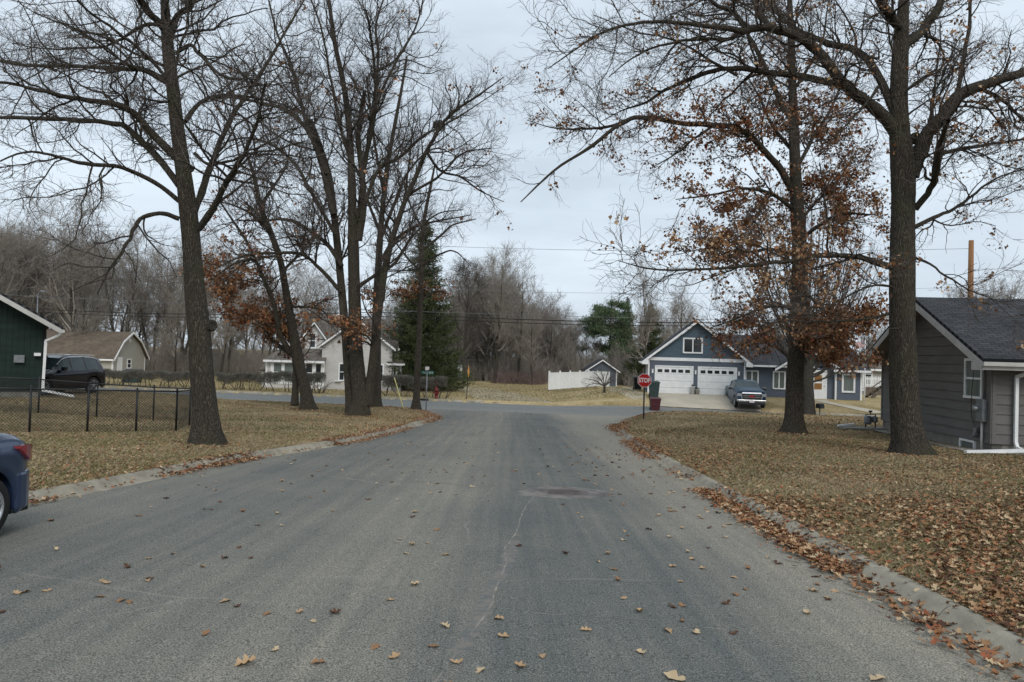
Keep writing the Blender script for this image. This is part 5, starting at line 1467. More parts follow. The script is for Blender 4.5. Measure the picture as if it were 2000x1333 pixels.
# ------------------------------------------------------------------ chain-link fence
def chain(pts, label, h=1.2, w=.0042):
    """pts: list of world XY of posts"""
    P = [np.array((x, y, G1(x, y))) for x, y in pts]
    e = empty('chain_link_fence', P[0], 0, label, 'fence')
    o = P[0]
    for q in P:
        b = MB(); q_ = q - o; b.tube([q_ + (0, 0, -.1), q_ + (0, 0, h + .03)], .030, 8); b.lathe([(.034, h + .02), (.03, h + .05), (0, h + .07)], q_, 'Z', 8); b.build('post', M['black'], e)
    b = MB()
    for a, c in zip(P[:-1], P[1:]): b.tube([a - o + (0, 0, h - .03), c - o + (0, 0, h - .03)], .021, 8)
    b.build('top_rail', M['black'], e)
    V, Q = [], []
    for a, c in zip(P[:-1], P[1:]):
        d = c - a; L = np.linalg.norm(d[:2]); u = d / L; n_ = np.array((-u[1], u[0], 0))
        hh = h - .08; s = .082
        for sg in (-1, 1):
            k = np.arange(-hh, L + hh, s)
            for x in k:
                x0, x1 = (x, x + hh)
                t0, t1 = max(0, x0), min(L, x1)
                if t1 <= t0: continue
                z0, z1 = (t0 - x) , (t1 - x)
                if sg < 0: z0, z1 = hh - z0, hh - z1
                A = a - o + u * t0 + np.array((0, 0, z0 + .04)); B = a - o + u * t1 + np.array((0, 0, z1 + .04))
                D = (B - A); D /= np.linalg.norm(D); S = np.cross(D, n_) * w; T = n_ * w
                i = len(V)
                V += [A - S, A + T, A + S, A - T, B - S, B + T, B + S, B - T]
                Q += [(i, i + 1, i + 5, i + 4), (i + 1, i + 2, i + 6, i + 5), (i + 2, i + 3, i + 7, i + 6), (i + 3, i, i + 4, i + 7)]
    link('wire_mesh', qmesh('wire_mesh', V, Q, M['black'], smooth=False), e)
def xy(px, Y): return tuple(U(px, 800, Y)[:2])
c0 = xy(345, 21.6)
chain([xy(-330, 18.4), xy(-200, 18.8), xy(-70, 19.2), xy(59, 19.7), xy(172, 20.3), xy(267, 20.9), c0], 'black chain-link fence, nearer run along the left lawn ending before the big tree')
c1 = xy(392, 26.6)
chain([c0, ((c0[0] + c1[0]) / 2, (c0[1] + c1[1]) / 2), c1], 'short black chain-link return behind the big left trunk', w=.0018)
chain([c1, xy(300, 26.2), xy(189, 25.8), xy(75, 25.4), xy(-60, 25.0), xy(-200, 24.6)], 'black chain-link fence, farther run in front of the green house and SUV')
# ------------------------------------------------------------------ trees
def norm(v): return v / (np.linalg.norm(v, axis=-1, keepdims=True) + 1e-9)

def tubes(P, Rr, k, twist=None):
    """P (N,K,3) centre lines, Rr (N,K) radii -> verts, quads"""
    N_, K = P.shape[:2]
    T = norm(np.gradient(P, axis=1))
    ref = np.eye(3)[np.argmin(np.abs(T.mean(1)), axis=1)]
    A = norm(np.cross(T, ref[:, None, :])); B = np.cross(T, A)
    th = np.arange(k) * 2 * math.pi / k
    V = P[:, :, None, :] + Rr[:, :, None, None] * (A[:, :, None, :] * np.cos(th)[None, None, :, None] + B[:, :, None, :] * np.sin(th)[None, None, :, None])
    base = (np.arange(N_) * K * k)[:, None, None]
    i = np.arange(K - 1)[None, :, None] * k; j = np.arange(k)[None, None, :]; j2 = (j + 1) % k
    Q = np.stack([base + i + j, base + i + j2, base + i + k + j2, base + i + k + j], -1).reshape(-1, 4)
    return V.reshape(-1, 3), Q

def resample(P, R, K):
    """list of polylines -> arrays with K points"""
    out, ro = [], []
    for p, r in zip(P, R):
        p = catmull(p, K) if len(p) > 2 else catmull(p, K)
        out.append(p); ro.append(np.interp(np.linspace(0, 1, K), np.linspace(0, 1, len(r)), r))
    return np.array(out), np.array(ro)

def grow(P, R, n, rng, t0=.15, t1=1., ln=(.5, 1.5), ang=(35, 70), K=5, up=.0, wander=.12, rr=.5, rmin=.004, rcap=None, flat=0.0, tip=.35, wt=None, lnt=.5):
    """n children on the branches P (N,K0,3) with radii R"""
    N_, K0 = P.shape[:2]
    seg = np.linalg.norm(np.diff(P, axis=1), axis=2).sum(1)
    w = seg if wt is None else seg * wt
    par = rng.choice(N_, n, p=w / w.sum())
    t = t0 + (t1 - t0) * rng.random(n)
    s = t * (K0 - 1); i = np.minimum(s.astype(int), K0 - 2); f = (s - i)[:, None]
    p0 = P[par, i] * (1 - f) + P[par, i + 1] * f
    T = norm(P[par, i + 1] - P[par, i])
    r0 = R[par, i] * (1 - f[:, 0]) + R[par, i + 1] * f[:, 0]
    rnd = rng.normal(size=(n, 3)); rnd[:, 2] *= (1 - flat); rnd[:, 2] += up * 1.5
    Nn = norm(rnd - (rnd * T).sum(1, keepdims=True) * T)
    a = np.radians(rng.uniform(*ang, n))[:, None]
    d = np.cos(a) * T + np.sin(a) * Nn
    L = rng.uniform(*ln, n) * (1 - lnt * t)
    st = (L / (K - 1))[:, None]
    C = np.empty((n, K, 3)); C[:, 0] = p0
    kink = rng.normal(size=(n, 3)) * wander
    for k in range(1, K):
        C[:, k] = C[:, k - 1] + d * st
        d = norm(d + rng.normal(size=(n, 3)) * wander + np.array((0, 0, up)) * .5 + kink * .4)
        kink = -kink * .6 + rng.normal(size=(n, 3)) * wander * .5
    rb = np.maximum(r0 * rr, rmin)
    rb = np.minimum(rb, .005 + L * .0125) if rcap is None else np.minimum(rb, rcap)
    rb = np.maximum(rb, rmin)
    Rr = rb[:, None] * np.linspace(1, tip, K)[None, :]
    Rr = np.maximum(Rr, rmin * .75)
    return C, Rr

def leaf_quads(pos, size, rng, droop=.35):
    """folded kite leaves: 2 quads each sharing the midrib -> here 1 non planar kite + notch pair"""
    n = len(pos)
    d = norm(rng.normal(size=(n, 3)) + np.array((0, 0, -droop)))
    s = norm(np.cross(d, rng.normal(size=(n, 3))))
    u = np.cross(s, d)
    L = size * rng.uniform(.6, 1.25, n)[:, None]; W = L * rng.uniform(.28, .42, n)[:, None]
    f = rng.uniform(-.25, .35, n)[:, None] * L
    A = pos; B = pos + d * L * .38 + s * W + u * f; C = pos + d * L + u * f * .3; D = pos + d * L * .45 - s * W + u * f
    E = pos + d * L * .70 + s * W * .35; G_ = pos + d * L * .68 - s * W * .35
    V = np.stack([A, B, E, C, G_, D], 1)          # 6 verts
    b = np.arange(n)[:, None] * 6
    Q = np.stack([b + np.array([0, 1, 2, 5]), b + np.array([5, 2, 3, 4])], 1).reshape(-1, 4)
    return V.reshape(-1, 3), Q

def trunk_mesh(P, R, k=28, seed=1, flare=1.0, rough=.035):
    """single trunk with uneven ridged surface and root flare"""
    rng = np.random.default_rng(seed)
    n = max(24, int(np.linalg.norm(np.diff(P, axis=0), axis=1).sum() / .14))
    C = catmull(P, n); r = np.interp(np.linspace(0, 1, n), np.linspace(0, 1, len(R)), R)
    T = norm(np.gradient(C, axis=0)); ref = np.array((0, 1., 0)); A = norm(np.cross(T, ref)); B = np.cross(T, A)
    th = np.arange(k) * 2 * math.pi / k
    h = (C[:, 2] - C[0, 2])[:, None]
    ph = rng.uniform(0, 6.28, 8)
    mod = 1 + rough * (np.sin(3 * th + ph[0] + h * .5) + .7 * np.sin(5 * th + ph[1] - h * .9) + .6 * np.sin(9 * th + ph[2] + h * .3) + .6 * np.sin(2 * th + h * 2.1 + ph[3]))
    mod = mod + rng.normal(0, rough * .25, (n, k))
    fl = np.exp(-np.maximum(h - .0, 0) / (.10 + r[0] * .62)) * flare
    mod = mod + fl * (.34 + .42 * np.maximum(0, np.sin(5 * th + ph[4])) ** 1.5 + .12 * np.maximum(0, np.sin(3 * th + ph[5])))
    rad = r[:, None] * mod
    V = C[:, None, :] + rad[..., None] * (A[:, None, :] * np.cos(th)[None, :, None] + B[:, None, :] * np.sin(th)[None, :, None])
    i = np.arange(n - 1)[:, None] * k; j = np.arange(k)[None, :]; j2 = (j + 1) % k
    Q = np.stack([i + j, i + j2, i + k + j2, i + k + j], -1).reshape(-1, 4)
    return V.reshape(-1, 3), Q

def knot(e, o, pos, nrm, r, name='knot'):
    """healed collar round a pruned branch stub"""
    n = Vector(nrm).normalized(); Mx = Matrix.Translation(Vector(pos) - Vector(o)) @ n.to_track_quat('Z', 'Y').to_matrix().to_4x4()
    b = MB(Mx); rr = random.Random(int(pos[0] * 100)); k = 16
    b.lathe([(r * 1.35, -r * .5), (r * 1.25, .1 * r), (r * 1.0, r * .38), (r * .72, r * .34), (r * .62, .1 * r), (0, .12 * r)], k=k)
    b.v = [(x + rr.uniform(-.06, .06) * r, y + rr.uniform(-.06, .06) * r, z + rr.uniform(-.06, .06) * r) for x, y, z in b.v]
    b.build(name, M['bark2'], e)

TREES = []
def hero(name, label, base_px, trunk, limbs, seed, Y=None, cat='tree', dens=1.0, leaves=None, mat='bark', k1=1.0, knots=(), up=.12, lsize=.12, l1=(1.0, 3.9), grp=None, extra_trunks=(), drift=1.0, flare=1.0):
    """trunk / limbs: lists of (px, py, radius_px); everything stands at its own depth with limbs reaching towards and away"""
    rng = np.random.default_rng(seed)
    bp = RG(*base_px) if Y is None else np.array(XYG(base_px[0], Y, base_px[1]))
    Yd = bp[1]; s = Yd / F
    e = empty(name, bp, 0, label, cat, grp); TREES.append((bp[0], bp[1], trunk[0][2] * s))
    def path(pts, dy0=0.0, dy1=0.0, gnarl=.0):
        n = len(pts); dy = dy0 + (dy1 - dy0) * np.linspace(0, 1, n) ** 1.3
        out = []
        for i, (a, b, r) in enumerate(pts):
            q = U(a, b, Yd + dy[i]); out.append(q)
        out = np.array(out)
        return out, np.array([r * s for _, _, r in pts])
    tP, tR = path(trunk); tR = tR * .88
    tP[0] = (bp[0], bp[1], bp[2] - .12)
    V, Q = trunk_mesh(tP, tR, seed=seed, flare=flare)
    V = V - bp
    link('trunk', qmesh('trunk', V, Q, M[mat]), e)
    LP, LR = [tP[len(tP) // 2:]], [tR[len(tR) // 2:]]
    big = []
    for et in extra_trunks:
        pts, dy = et
        q, r = path(pts, 0, dy); r = r * .88
        V, Q = trunk_mesh(q, r, k=18, seed=seed + len(big) + 7, flare=0.4 if pts[0][1] > base_px[1] - 30 else 0, rough=.03)
        link('trunk', qmesh('trunk', V - bp, Q, M[mat]), e); big.append(1)
        LP.append(q[len(q) // 3:]); LR.append(r[len(r) // 3:])
    V_, Q_ = [], []; nv = 0
    for (pts, dy) in limbs:
        q, r = path(pts, 0, dy * drift); r = r * .80
        # small natural kinks
        q2 = catmull(q, max(10, len(q) * 4)); n2 = len(q2)
        kk = np.cumsum(rng.normal(0, .012, (n2, 3)), 0) * np.hanning(n2)[:, None] * 1.6
        q2 = q2 + kk
        r2 = np.interp(np.linspace(0, 1, n2), np.linspace(0, 1, len(r)), r)
        r2 = r2 * (1 + .05 * rng.normal(size=n2))
        V, Q = tubes(q2[None], r2[None], 12); V_.append(V); Q_.append(Q + nv); nv += len(V)
        LP.append(q2[::3]); LR.append(r2[::3])
    P0, R0 = resample(LP, LR, 16)
    if V_:
        link('limbs', qmesh('limbs', np.vstack(V_) - bp, np.vstack(Q_), M[mat]), e)
    tot = np.linalg.norm(np.diff(P0, axis=1), axis=2).sum()
    n1 = int(tot * 2.5 * dens * k1)
    P1, R1 = grow(P0, R0, n1, rng, .18, 1, l1, (30, 70), 10, up, .19, .5, .010, lnt=.55)
    tot1 = np.linalg.norm(np.diff(P1, axis=1), axis=2).sum()
    P2, R2 = grow(P1, R1, int(tot1 * 3.6 * dens), rng, .12, 1, (.45, 1.7), (28, 65), 7, up * .8, .25, .55, .0062, lnt=.4)
    tot2 = np.linalg.norm(np.diff(P2, axis=1), axis=2).sum()
    P3, R3 = grow(P2, R2, int(tot2 * 5.0 * dens), rng, .1, 1, (.2, .8), (25, 60), 5, up * .6, .25, .6, .0042, lnt=.3)
    P3b, R3b = grow(P1, R1, int(tot1 * 2.4 * dens), rng, .1, 1, (.25, .8), (30, 70), 4, up * .6, .16, .3, .0042, lnt=.3)
    a1, b1 = tubes(P1, R1, 6); a2, b2 = tubes(P2, R2, 4); a3, b3 = tubes(P3, R3, 3); a4, b4 = tubes(P3b, R3b, 3)
    V = np.vstack([a1, a2, a3, a4]); o2 = len(a1); o3 = o2 + len(a2); o4 = o3 + len(a3)
    Q = np.vstack([b1, b2 + o2, b3 + o3, b4 + o4])
    mi = np.concatenate([np.zeros(len(b1), int), np.ones(len(Q) - len(b1), int)])
    link('crown', qmesh('crown', V - bp, Q, [M[mat], M['twig']], mi), e)
    for (kp, kd, kr) in knots:
        c = U(kp[0], kp[1], Yd); knot(e, bp, c + np.array(kd) * .0, kd, kr * s)
    if leaves:
        dfl, zones = leaves[0], leaves[1]
        pts = np.concatenate([P3[:, 1:].reshape(-1, 3), P3b[:, 1:].reshape(-1, 3), P2[:, 2:].reshape(-1, 3)])
        # photo-plane density zones become world zones at this tree's depth
        pr = np.full(len(pts), float(dfl))
        for (zx, zy, rx, ry, d_) in zones:
            c = U(zx, zy, Yd)
            q = ((pts[:, 0] - c[0]) / (rx * s)) ** 2 + ((pts[:, 2] - c[2]) / (ry * s)) ** 2
            pr = np.maximum(pr, d_ * np.exp(-q * 1.2)) if d_ > 0 else pr * (1 - np.exp(-q * 1.2) * -d_)
        cl0 = np.sin(pts[:, 0] * 5.1 + 2) * np.sin(pts[:, 1] * 4.7) * np.sin(pts[:, 2] * 5.9 + 1)
        cl = (cl0 > -.05) * 1.0 + np.sin(pts[:, 0] * 2.3) * np.sin(pts[:, 1] * 2.1 + 1) * np.sin(pts[:, 2] * 2.7) * .45 - .05
        keep = rng.random(len(pts)) < pr * .95 * np.clip(cl * 1.3, 0.05, 1.6)
        pts = pts[keep]
        if len(pts):
            rep = 9
            pts = np.repeat(pts, rep, 0) + rng.normal(0, .10, (len(pts) * rep, 3)) * np.array((1.1, 1.1, .8))
            V, Q = leaf_quads(pts - bp, lsize, rng)
            pal = leaves[2]
            mi = np.repeat(rng.choice(len(pal), len(pts), p=[w for _, w in pal]), 2)
            o = link('foliage', qmesh('foliage', V, Q, [M[m] for m, _ in pal], mi, smooth=False), e)
    return e
RUST = [('leaf1', .34), ('leaf2', .30), ('leaf3', .05), ('leaf4', .16), ('leaf5', .15)]
BUFF = [('leaf3', .40), ('leaf6', .25), ('leaf2', .25), ('leaf4', .10)]

# the big left tree on the lawn
hero('bare_oak', 'big bare straight-trunked oak on the left lawn beside the chain-link fence', (405, 868),
     [(405, 868, 31), (401, 800, 26), (395, 740, 25), (388, 640, 23), (380, 560, 21.5), (374, 480, 20), (367, 410, 19), (358, 340, 16.5), (347, 260, 15), (338, 180, 13.5), (330, 110, 13), (326, 60, 12), (322, 10, 9), (316, -60, 7), (312, -160, 4)],
     [([(352, 395, 6), (310, 362, 5.5), (245, 327, 5), (205, 318, 4.5), (150, 316, 4), (100, 302, 3), (40, 300, 2.2), (-30, 330, 1)], -3),
      ([(350, 362, 9), (300, 298, 8), (250, 250, 7.5), (200, 236, 6.5), (100, 230, 5.5), (0, 228, 4.5), (-110, 240, 2)], 2),
      ([(346, 310, 10), (290, 255, 9), (250, 213, 8), (200, 190, 6.5), (130, 177, 5.5), (60, 165, 4), (0, 158, 3), (-90, 172, 1.2)], -2.5),
      ([(334, 165, 8), (280, 136, 7), (235, 131, 5.5), (160, 126, 5), (80, 123, 4.4), (0, 117, 3.6), (-90, 98, 1.5)], 3),
      ([(312, 50, 5), (290, 48, 4.6), (262, 62, 4), (235, 80, 3.6), (205, 92, 3), (140, 97, 2.2), (80, 95, 1.6), (20, 84, 1)], 1.5),
      ([(350, 428, 6), (315, 418, 5.2), (272, 432, 4.6), (260, 462, 4.4), (240, 492, 3.6), (212, 530, 2.6), (190, 575, 1.2)], -1.5),
      ([(375, 420, 10), (392, 380, 8.5), (405, 335, 8), (432, 272, 6.5), (470, 205, 5), (520, 135, 4), (560, 60, 3), (600, -10, 2)], 2),
      ([(388, 448, 9), (420, 402, 8), (447, 342, 6.5), (472, 300, 5), (500, 230, 3.5), (520, 160, 1.8)], -2.5),
      ([(362, 238, 6.5), (384, 208, 5), (420, 190, 4.5), (480, 192, 3.5), (540, 202, 2.4), (600, 228, 1.2)], 2.5),
      ([(350, 100, 5), (375, 88, 4.5), (400, 108, 4), (440, 146, 3), (500, 156, 1.6)], -2),
      ([(332, 70, 9), (348, 25, 8), (368, 0, 7), (400, -60, 5), (440, -140, 2)], 3),
      ([(322, 60, 9), (298, 22, 8.5), (282, -12, 7.5), (250, -100, 3)], -2),
      ([(345, 180, 5), (290, 110, 4), (230, 60, 3.2), (170, 15, 2.5), (120, -40, 1.2)], -3),
      ([(380, 300, 4), (410, 320, 3.5), (470, 300, 3), (540, 290, 2), (600, 275, 1)], -2)],
     11, dens=1.12, k1=1.2, knots=[((414, 636), (.75, -.65, .1), 9), ((372, 330), (0.2, -1, 0), 5)], up=.06, drift=1.0, l1=(1.0, 3.8))

# leaning leafy oak left of the trunk cluster
hero('leaning_oak', 'leaning oak with rust-brown leaves low in its crown left of the trunk cluster', (602, 801),
     [(604, 802, 15), (596, 760, 12.5), (585, 710, 11.5), (575, 660, 11), (566, 610, 9), (557, 560, 7.5), (550, 520, 7), (538, 480, 6.5), (522, 440, 6), (508, 400, 5.5), (495, 340, 4), (470, 270, 2)],
     [([(567, 690, 7), (548, 655, 6.5), (535, 600, 6), (520, 564, 5), (504, 526, 4.2), (479, 469, 3.5), (450, 425, 2.5), (420, 380, 1.2)], -2),
      ([(578, 700, 7), (560, 682, 7), (548, 672, 5), (515, 640, 2.2), (470, 625, 1)], 1.5),
      ([(552, 530, 4), (590, 490, 3), (620, 440, 2.4), (640, 380, 1.2)], 2),
      ([(545, 500, 3.6), (500, 505, 3), (460, 515, 2.4), (420, 540, 1.2)], -2),
      ([(530, 455, 3.6), (490, 420, 3), (440, 400, 2), (400, 395, 1)], 1.5),
      ([(510, 400, 4), (540, 350, 3), (560, 290, 2), (575, 240, 1)], 2),
      ([(560, 600, 3.5), (600, 600, 2.6), (630, 610, 2), (660, 640, 1)], -2)],
     21, dens=1.1, k1=1.2, leaves=(.004, [(470, 560, 55, 55, .22), (510, 625, 65, 50, .28), (455, 620, 42, 55, .26), (585, 615, 40, 32, .28), (560, 640, 36, 28, .22), (520, 480, 70, 45, .05)], RUST), up=.08, lsize=.16,
     extra_trunks=[([(576, 792, 8), (577, 740, 6.5), (575, 690, 6), (568, 640, 4.5)], 1.2)])

# multi-stemmed trunk cluster
hero('multi_stem_oak', 'tall bare tree with several trunks fused at the base, centre of the left cluster', (700, 812),
     [(706, 812, 21), (704, 780, 17.5), (700, 740, 16), (696, 690, 15), (694, 640, 14), (692, 560, 13), (690, 480, 12), (688, 410, 10), (686, 330, 8), (682, 250, 7), (672, 170, 6), (655, 90, 5), (642, 0, 4), (630, -80, 2)],
     [([(690, 500, 7), (700, 430, 6.5), (712, 340, 6), (726, 260, 5.2), (738, 180, 4.5), (742, 110, 3.6), (735, 50, 3), (755, -20, 2)], 2),
      ([(735, 640, 8), (745, 560, 7.5), (758, 500, 7.5), (785, 410, 6.5), (812, 345, 5.5), (846, 275, 4.5), (880, 225, 3.4), (930, 190, 2.4), (985, 150, 1)], -1),
      ([(700, 560, 5), (730, 540, 4.5), (770, 515, 4), (800, 470, 3), (850, 420, 2), (905, 410, 1)], 2),
      ([(652, 420, 8), (622, 300, 7), (598, 240, 5.5), (585, 190, 4.5), (570, 130, 4), (540, 60, 3), (520, -20, 2)], 2.5),
      ([(668, 520, 5.5), (640, 480, 5), (600, 450, 4.5), (555, 430, 4), (510, 432, 3), (460, 430, 1.5)], 2),
      ([(665, 570, 5), (630, 530, 4.5), (590, 500, 4), (540, 498, 3.2), (480, 500, 2.2), (420, 525, 1)], -2.5),
      ([(656, 460, 5), (610, 380, 4.5), (580, 330, 4), (540, 290, 3), (480, 270, 2.5), (420, 285, 1.2)], -2),
      ([(640, 340, 6), (600, 255, 5.4), (560, 215, 5), (510, 200, 4), (450, 190, 3), (400, 200, 1.5)], 1),
      ([(712, 400, 5), (740, 330, 4.6), (780, 305, 4), (830, 260, 3), (880, 235, 2.4), (930, 205, 1.6), (1000, 160, .8)], 2.5),
      ([(735, 200, 4), (760, 150, 3.4), (790, 100, 3), (815, 50, 2.4), (830, -20, 1.6)], 1.5),
      ([(720, 290, 4), (735, 200, 3.6), (730, 100, 3), (715, 20, 2)], -3),
      ([(690, 330, 4), (665, 250, 3.6), (648, 150, 3), (630, 60, 2.4), (600, -20, 1.6)], -2),
      ([(835, 300, 3.6), (860, 335, 3), (895, 345, 2.4), (940, 375, 1.8), (985, 395, .8)], 2),
      ([(800, 380, 3.6), (850, 345, 3), (900, 300, 2.2), (960, 290, 1)], -2),
      ([(775, 440, 3), (790, 380, 2.8), (800, 300, 2), (810, 220, 1)], 1)],
     31, dens=1.05, k1=1.25, up=.16, l1=(1.2, 4.4), leaves=(.002, [(700, 640, 40, 40, .15), (740, 590, 40, 25, .10)], RUST), lsize=.16, knots=[((694, 650), (-.1, -1, 0), 6), ((690, 672), (-.2, -1, 0), 4)],
     extra_trunks=[([(685, 806, 11), (682, 760, 9.5), (678, 700, 9.5), (672, 620, 9), (664, 530, 8.5), (655, 440, 8), (643, 350, 7.5), (626, 290, 6.5), (606, 235, 5.5)], .9),
                   ([(716, 790, 11), (726, 720, 9), (733, 660, 8.5), (742, 590, 8), (752, 520, 7.5)], -.5),
                   ([(700, 470, 8), (710, 400, 7.5), (706, 330, 6.5), (700, 260, 5.5), (712, 180, 4.5)], .7)])
hero('bare_oak', 'single bare trunk standing just right of the fused cluster, roots spread at the verge', (733, 796),
     [(733, 797, 13), (734, 760, 11.5), (735, 700, 10.5), (735, 640, 10), (737, 560, 8.5), (741, 480, 7), (746, 420, 6), (756, 330, 5), (772, 240, 4), (785, 170, 3), (795, 110, 1.8)],
     [([(742, 470, 4.6), (770, 400, 4), (800, 330, 3), (850, 290, 2), (900, 310, 1)], 2),
      ([(738, 520, 4.6), (770, 470, 4), (820, 440, 3), (870, 430, 2), (920, 420, 1)], -2),
      ([(740, 450, 4), (715, 380, 3.4), (700, 300, 2.6), (690, 220, 1.4)], 2),
      ([(750, 380, 4), (735, 300, 3.4), (725, 220, 2.6), (715, 150, 1.4)], -2.5)],
     41, dens=1.0, k1=1.3, up=.16, leaves=(.0, [(735, 610, 30, 25, .15)], RUST), lsize=.16)
hero('slim_oak', 'slim tree with a few orange leaves beside the green street name sign', (812, 799),
     [(812, 800, 10.5), (814, 770, 7.5), (816, 720, 7), (819, 650, 6.5), (821, 580, 6), (823, 520, 5.4), (824, 470, 4.6), (830, 420, 4), (842, 360, 3), (850, 320, 1.8)],
     [([(824, 490, 3.4), (855, 465, 3), (885, 440, 2.4), (930, 428, 1.2)], 1.5),
      ([(823, 520, 3), (850, 500, 2.4), (885, 490, 1.8), (920, 520, .8)], -1.5),
      ([(822, 530, 3), (795, 505, 2.4), (770, 470, 1.8), (750, 430, .9)], 1.5),
      ([(826, 450, 2.6), (800, 400, 2), (785, 350, 1)], -1.5),
      ([(820, 600, 2.6), (790, 580, 2), (765, 575, 1)], -1.2),
      ([(820, 590, 2.4), (850, 570, 1.8), (880, 575, .8)], 1.2)],
     51, dens=1.0, k1=1.3, up=.1, l1=(.5, 1.9), leaves=(.0, [(800, 590, 40, 45, .6), (845, 600, 40, 35, .4), (790, 640, 30, 30, .3)], RUST), lsize=.15)

# right side
hero('spreading_oak', 'thickest right tree, spreading oak with heavy forked limbs by the charcoal house', (1781, 888),
     [(1781, 890, 38), (1776, 860, 32), (1770, 810, 30), (1766, 740, 28), (1763, 660, 27), (1762, 580, 26.5), (1762, 500, 25.5), (1763, 430, 24.5), (1764, 370, 24.5), (1763, 320, 25), (1757, 260, 21), (1755, 200, 19), (1757, 130, 17.5), (1760, 70, 15), (1764, 20, 12), (1770, -60, 9), (1776, -180, 4)],
     [([(1780, 345, 18), (1795, 300, 18), (1810, 262, 16.5), (1838, 234, 15.5), (1872, 192, 14.5), (1923, 168, 12), (2000, 142, 9.5), (2080, 108, 7), (2180, 90, 3)], -1.5),
      ([(1752, 260, 17), (1732, 234, 16), (1700, 203, 14), (1668, 178, 13), (1639, 145, 12), (1597, 92, 11), (1551, 66, 10), (1501, 50, 9), (1457, 57, 8), (1400, 50, 5.5), (1330, 44, 4.4), (1250, 46, 3.6), (1180, 62, 2.6), (1120, 100, 1.8), (1070, 135, .9)], -2.5),
      ([(1690, 190, 9), (1640, 168, 8.6), (1580, 154, 8), (1520, 148, 7.4), (1450, 147, 6.6), (1400, 151, 6), (1350, 166, 5.2), (1300, 184, 4.4), (1260, 204, 3.2), (1215, 217, 1.8), (1170, 240, .9)], 1.5),
      ([(1745, 215, 10), (1715, 145, 9.6), (1685, 105, 9), (1630, 82, 8), (1570, 60, 6), (1510, 10, 5), (1470, -40, 3)], 3),
      ([(1762, 60, 12), (1733, 22, 11), (1708, -30, 9), (1680, -110, 4)], -2),
      ([(1765, 90, 12), (1797, 62, 11), (1828, 18, 10), (1850, -50, 7), (1875, -140, 3)], 2),
      ([(1788, 408, 8), (1815, 372, 7.6), (1832, 330, 7), (1837, 280, 6), (1852, 236, 4)], -2.5),
      ([(1785, 445, 5.4), (1830, 420, 4.6), (1872, 390, 3.6), (1930, 352, 2.8), (2000, 330, 1.4)], 2),
      ([(1740, 522, 8), (1708, 512, 7.5), (1678, 502, 6.5), (1629, 496, 5.6), (1580, 500, 5), (1497, 512, 4.2), (1431, 519, 3.4), (1332, 525, 2.4), (1266, 524, 1.8), (1208, 510, .8)], -3),
      ([(1742, 612, 3.4), (1690, 624, 3), (1620, 628, 2.4), (1540, 626, 1.6), (1470, 640, .8)], 1),
      ([(1868, 196, 6), (1878, 140, 5.4), (1888, 60, 4.6), (1896, -20, 3.4)], 1),
      ([(1910, 172, 5), (1950, 190, 4), (2000, 230, 3), (2060, 260, 1.5)], -2),
      ([(1840, 300, 5), (1890, 290, 4.4), (1960, 276, 3.4), (2040, 268, 1.8)], 2),
      ([(1500, 50, 7), (1476, 12, 6), (1450, -40, 4)], 1.5),
      ([(1457, 57, 6), (1430, 20, 5), (1380, -10, 3.6), (1320, -40, 2)], -1.5),
      ([(1445, 62, 5), (1420, 80, 4.4), (1370, 86, 3.6), (1300, 92, 2.8), (1240, 110, 2), (1190, 150, 1)], -2),
      ([(1440, 148, 3.6), (1380, 115, 3.2), (1320, 78, 2.6), (1240, 60, 2), (1160, 30, 1)], 1),
      ([(1715, 170, 4), (1690, 210, 3), (1650, 250, 2.2), (1600, 300, 1)], -2),
      ([(1775, 500, 3.4), (1830, 520, 2.6), (1890, 560, 1.8), (1950, 590, .9)], -1.6),
      ([(1750, 560, 3.4), (1700, 560, 2.6), (1640, 590, 1.8), (1580, 620, .9)], -1.6)],
     61, dens=1.1, k1=1.3, up=.03, l1=(.8, 3.3), lsize=.115,
     leaves=(.009, [(1900, 350, 150, 260, .028), (1340, 500, 130, 40, .22), (1500, 510, 160, 60, .22), (1850, 80, 120, 100, .018), (1640, 120, 120, 90, .015), (1150, 120, 140, 120, -1.0), (1250, 60, 140, 60, -.9)], [('leaf3', .26), ('leaf1', .22), ('leaf2', .34), ('leaf4', .18)]),
     knots=[((1768, 598), (.1, -1, 0), 13), ((1789, 672), (.9, -.5, 0), 7), ((1750, 676), (-.4, -.9, 0), 7), ((1790, 270), (.1, -1, 0), 9)])
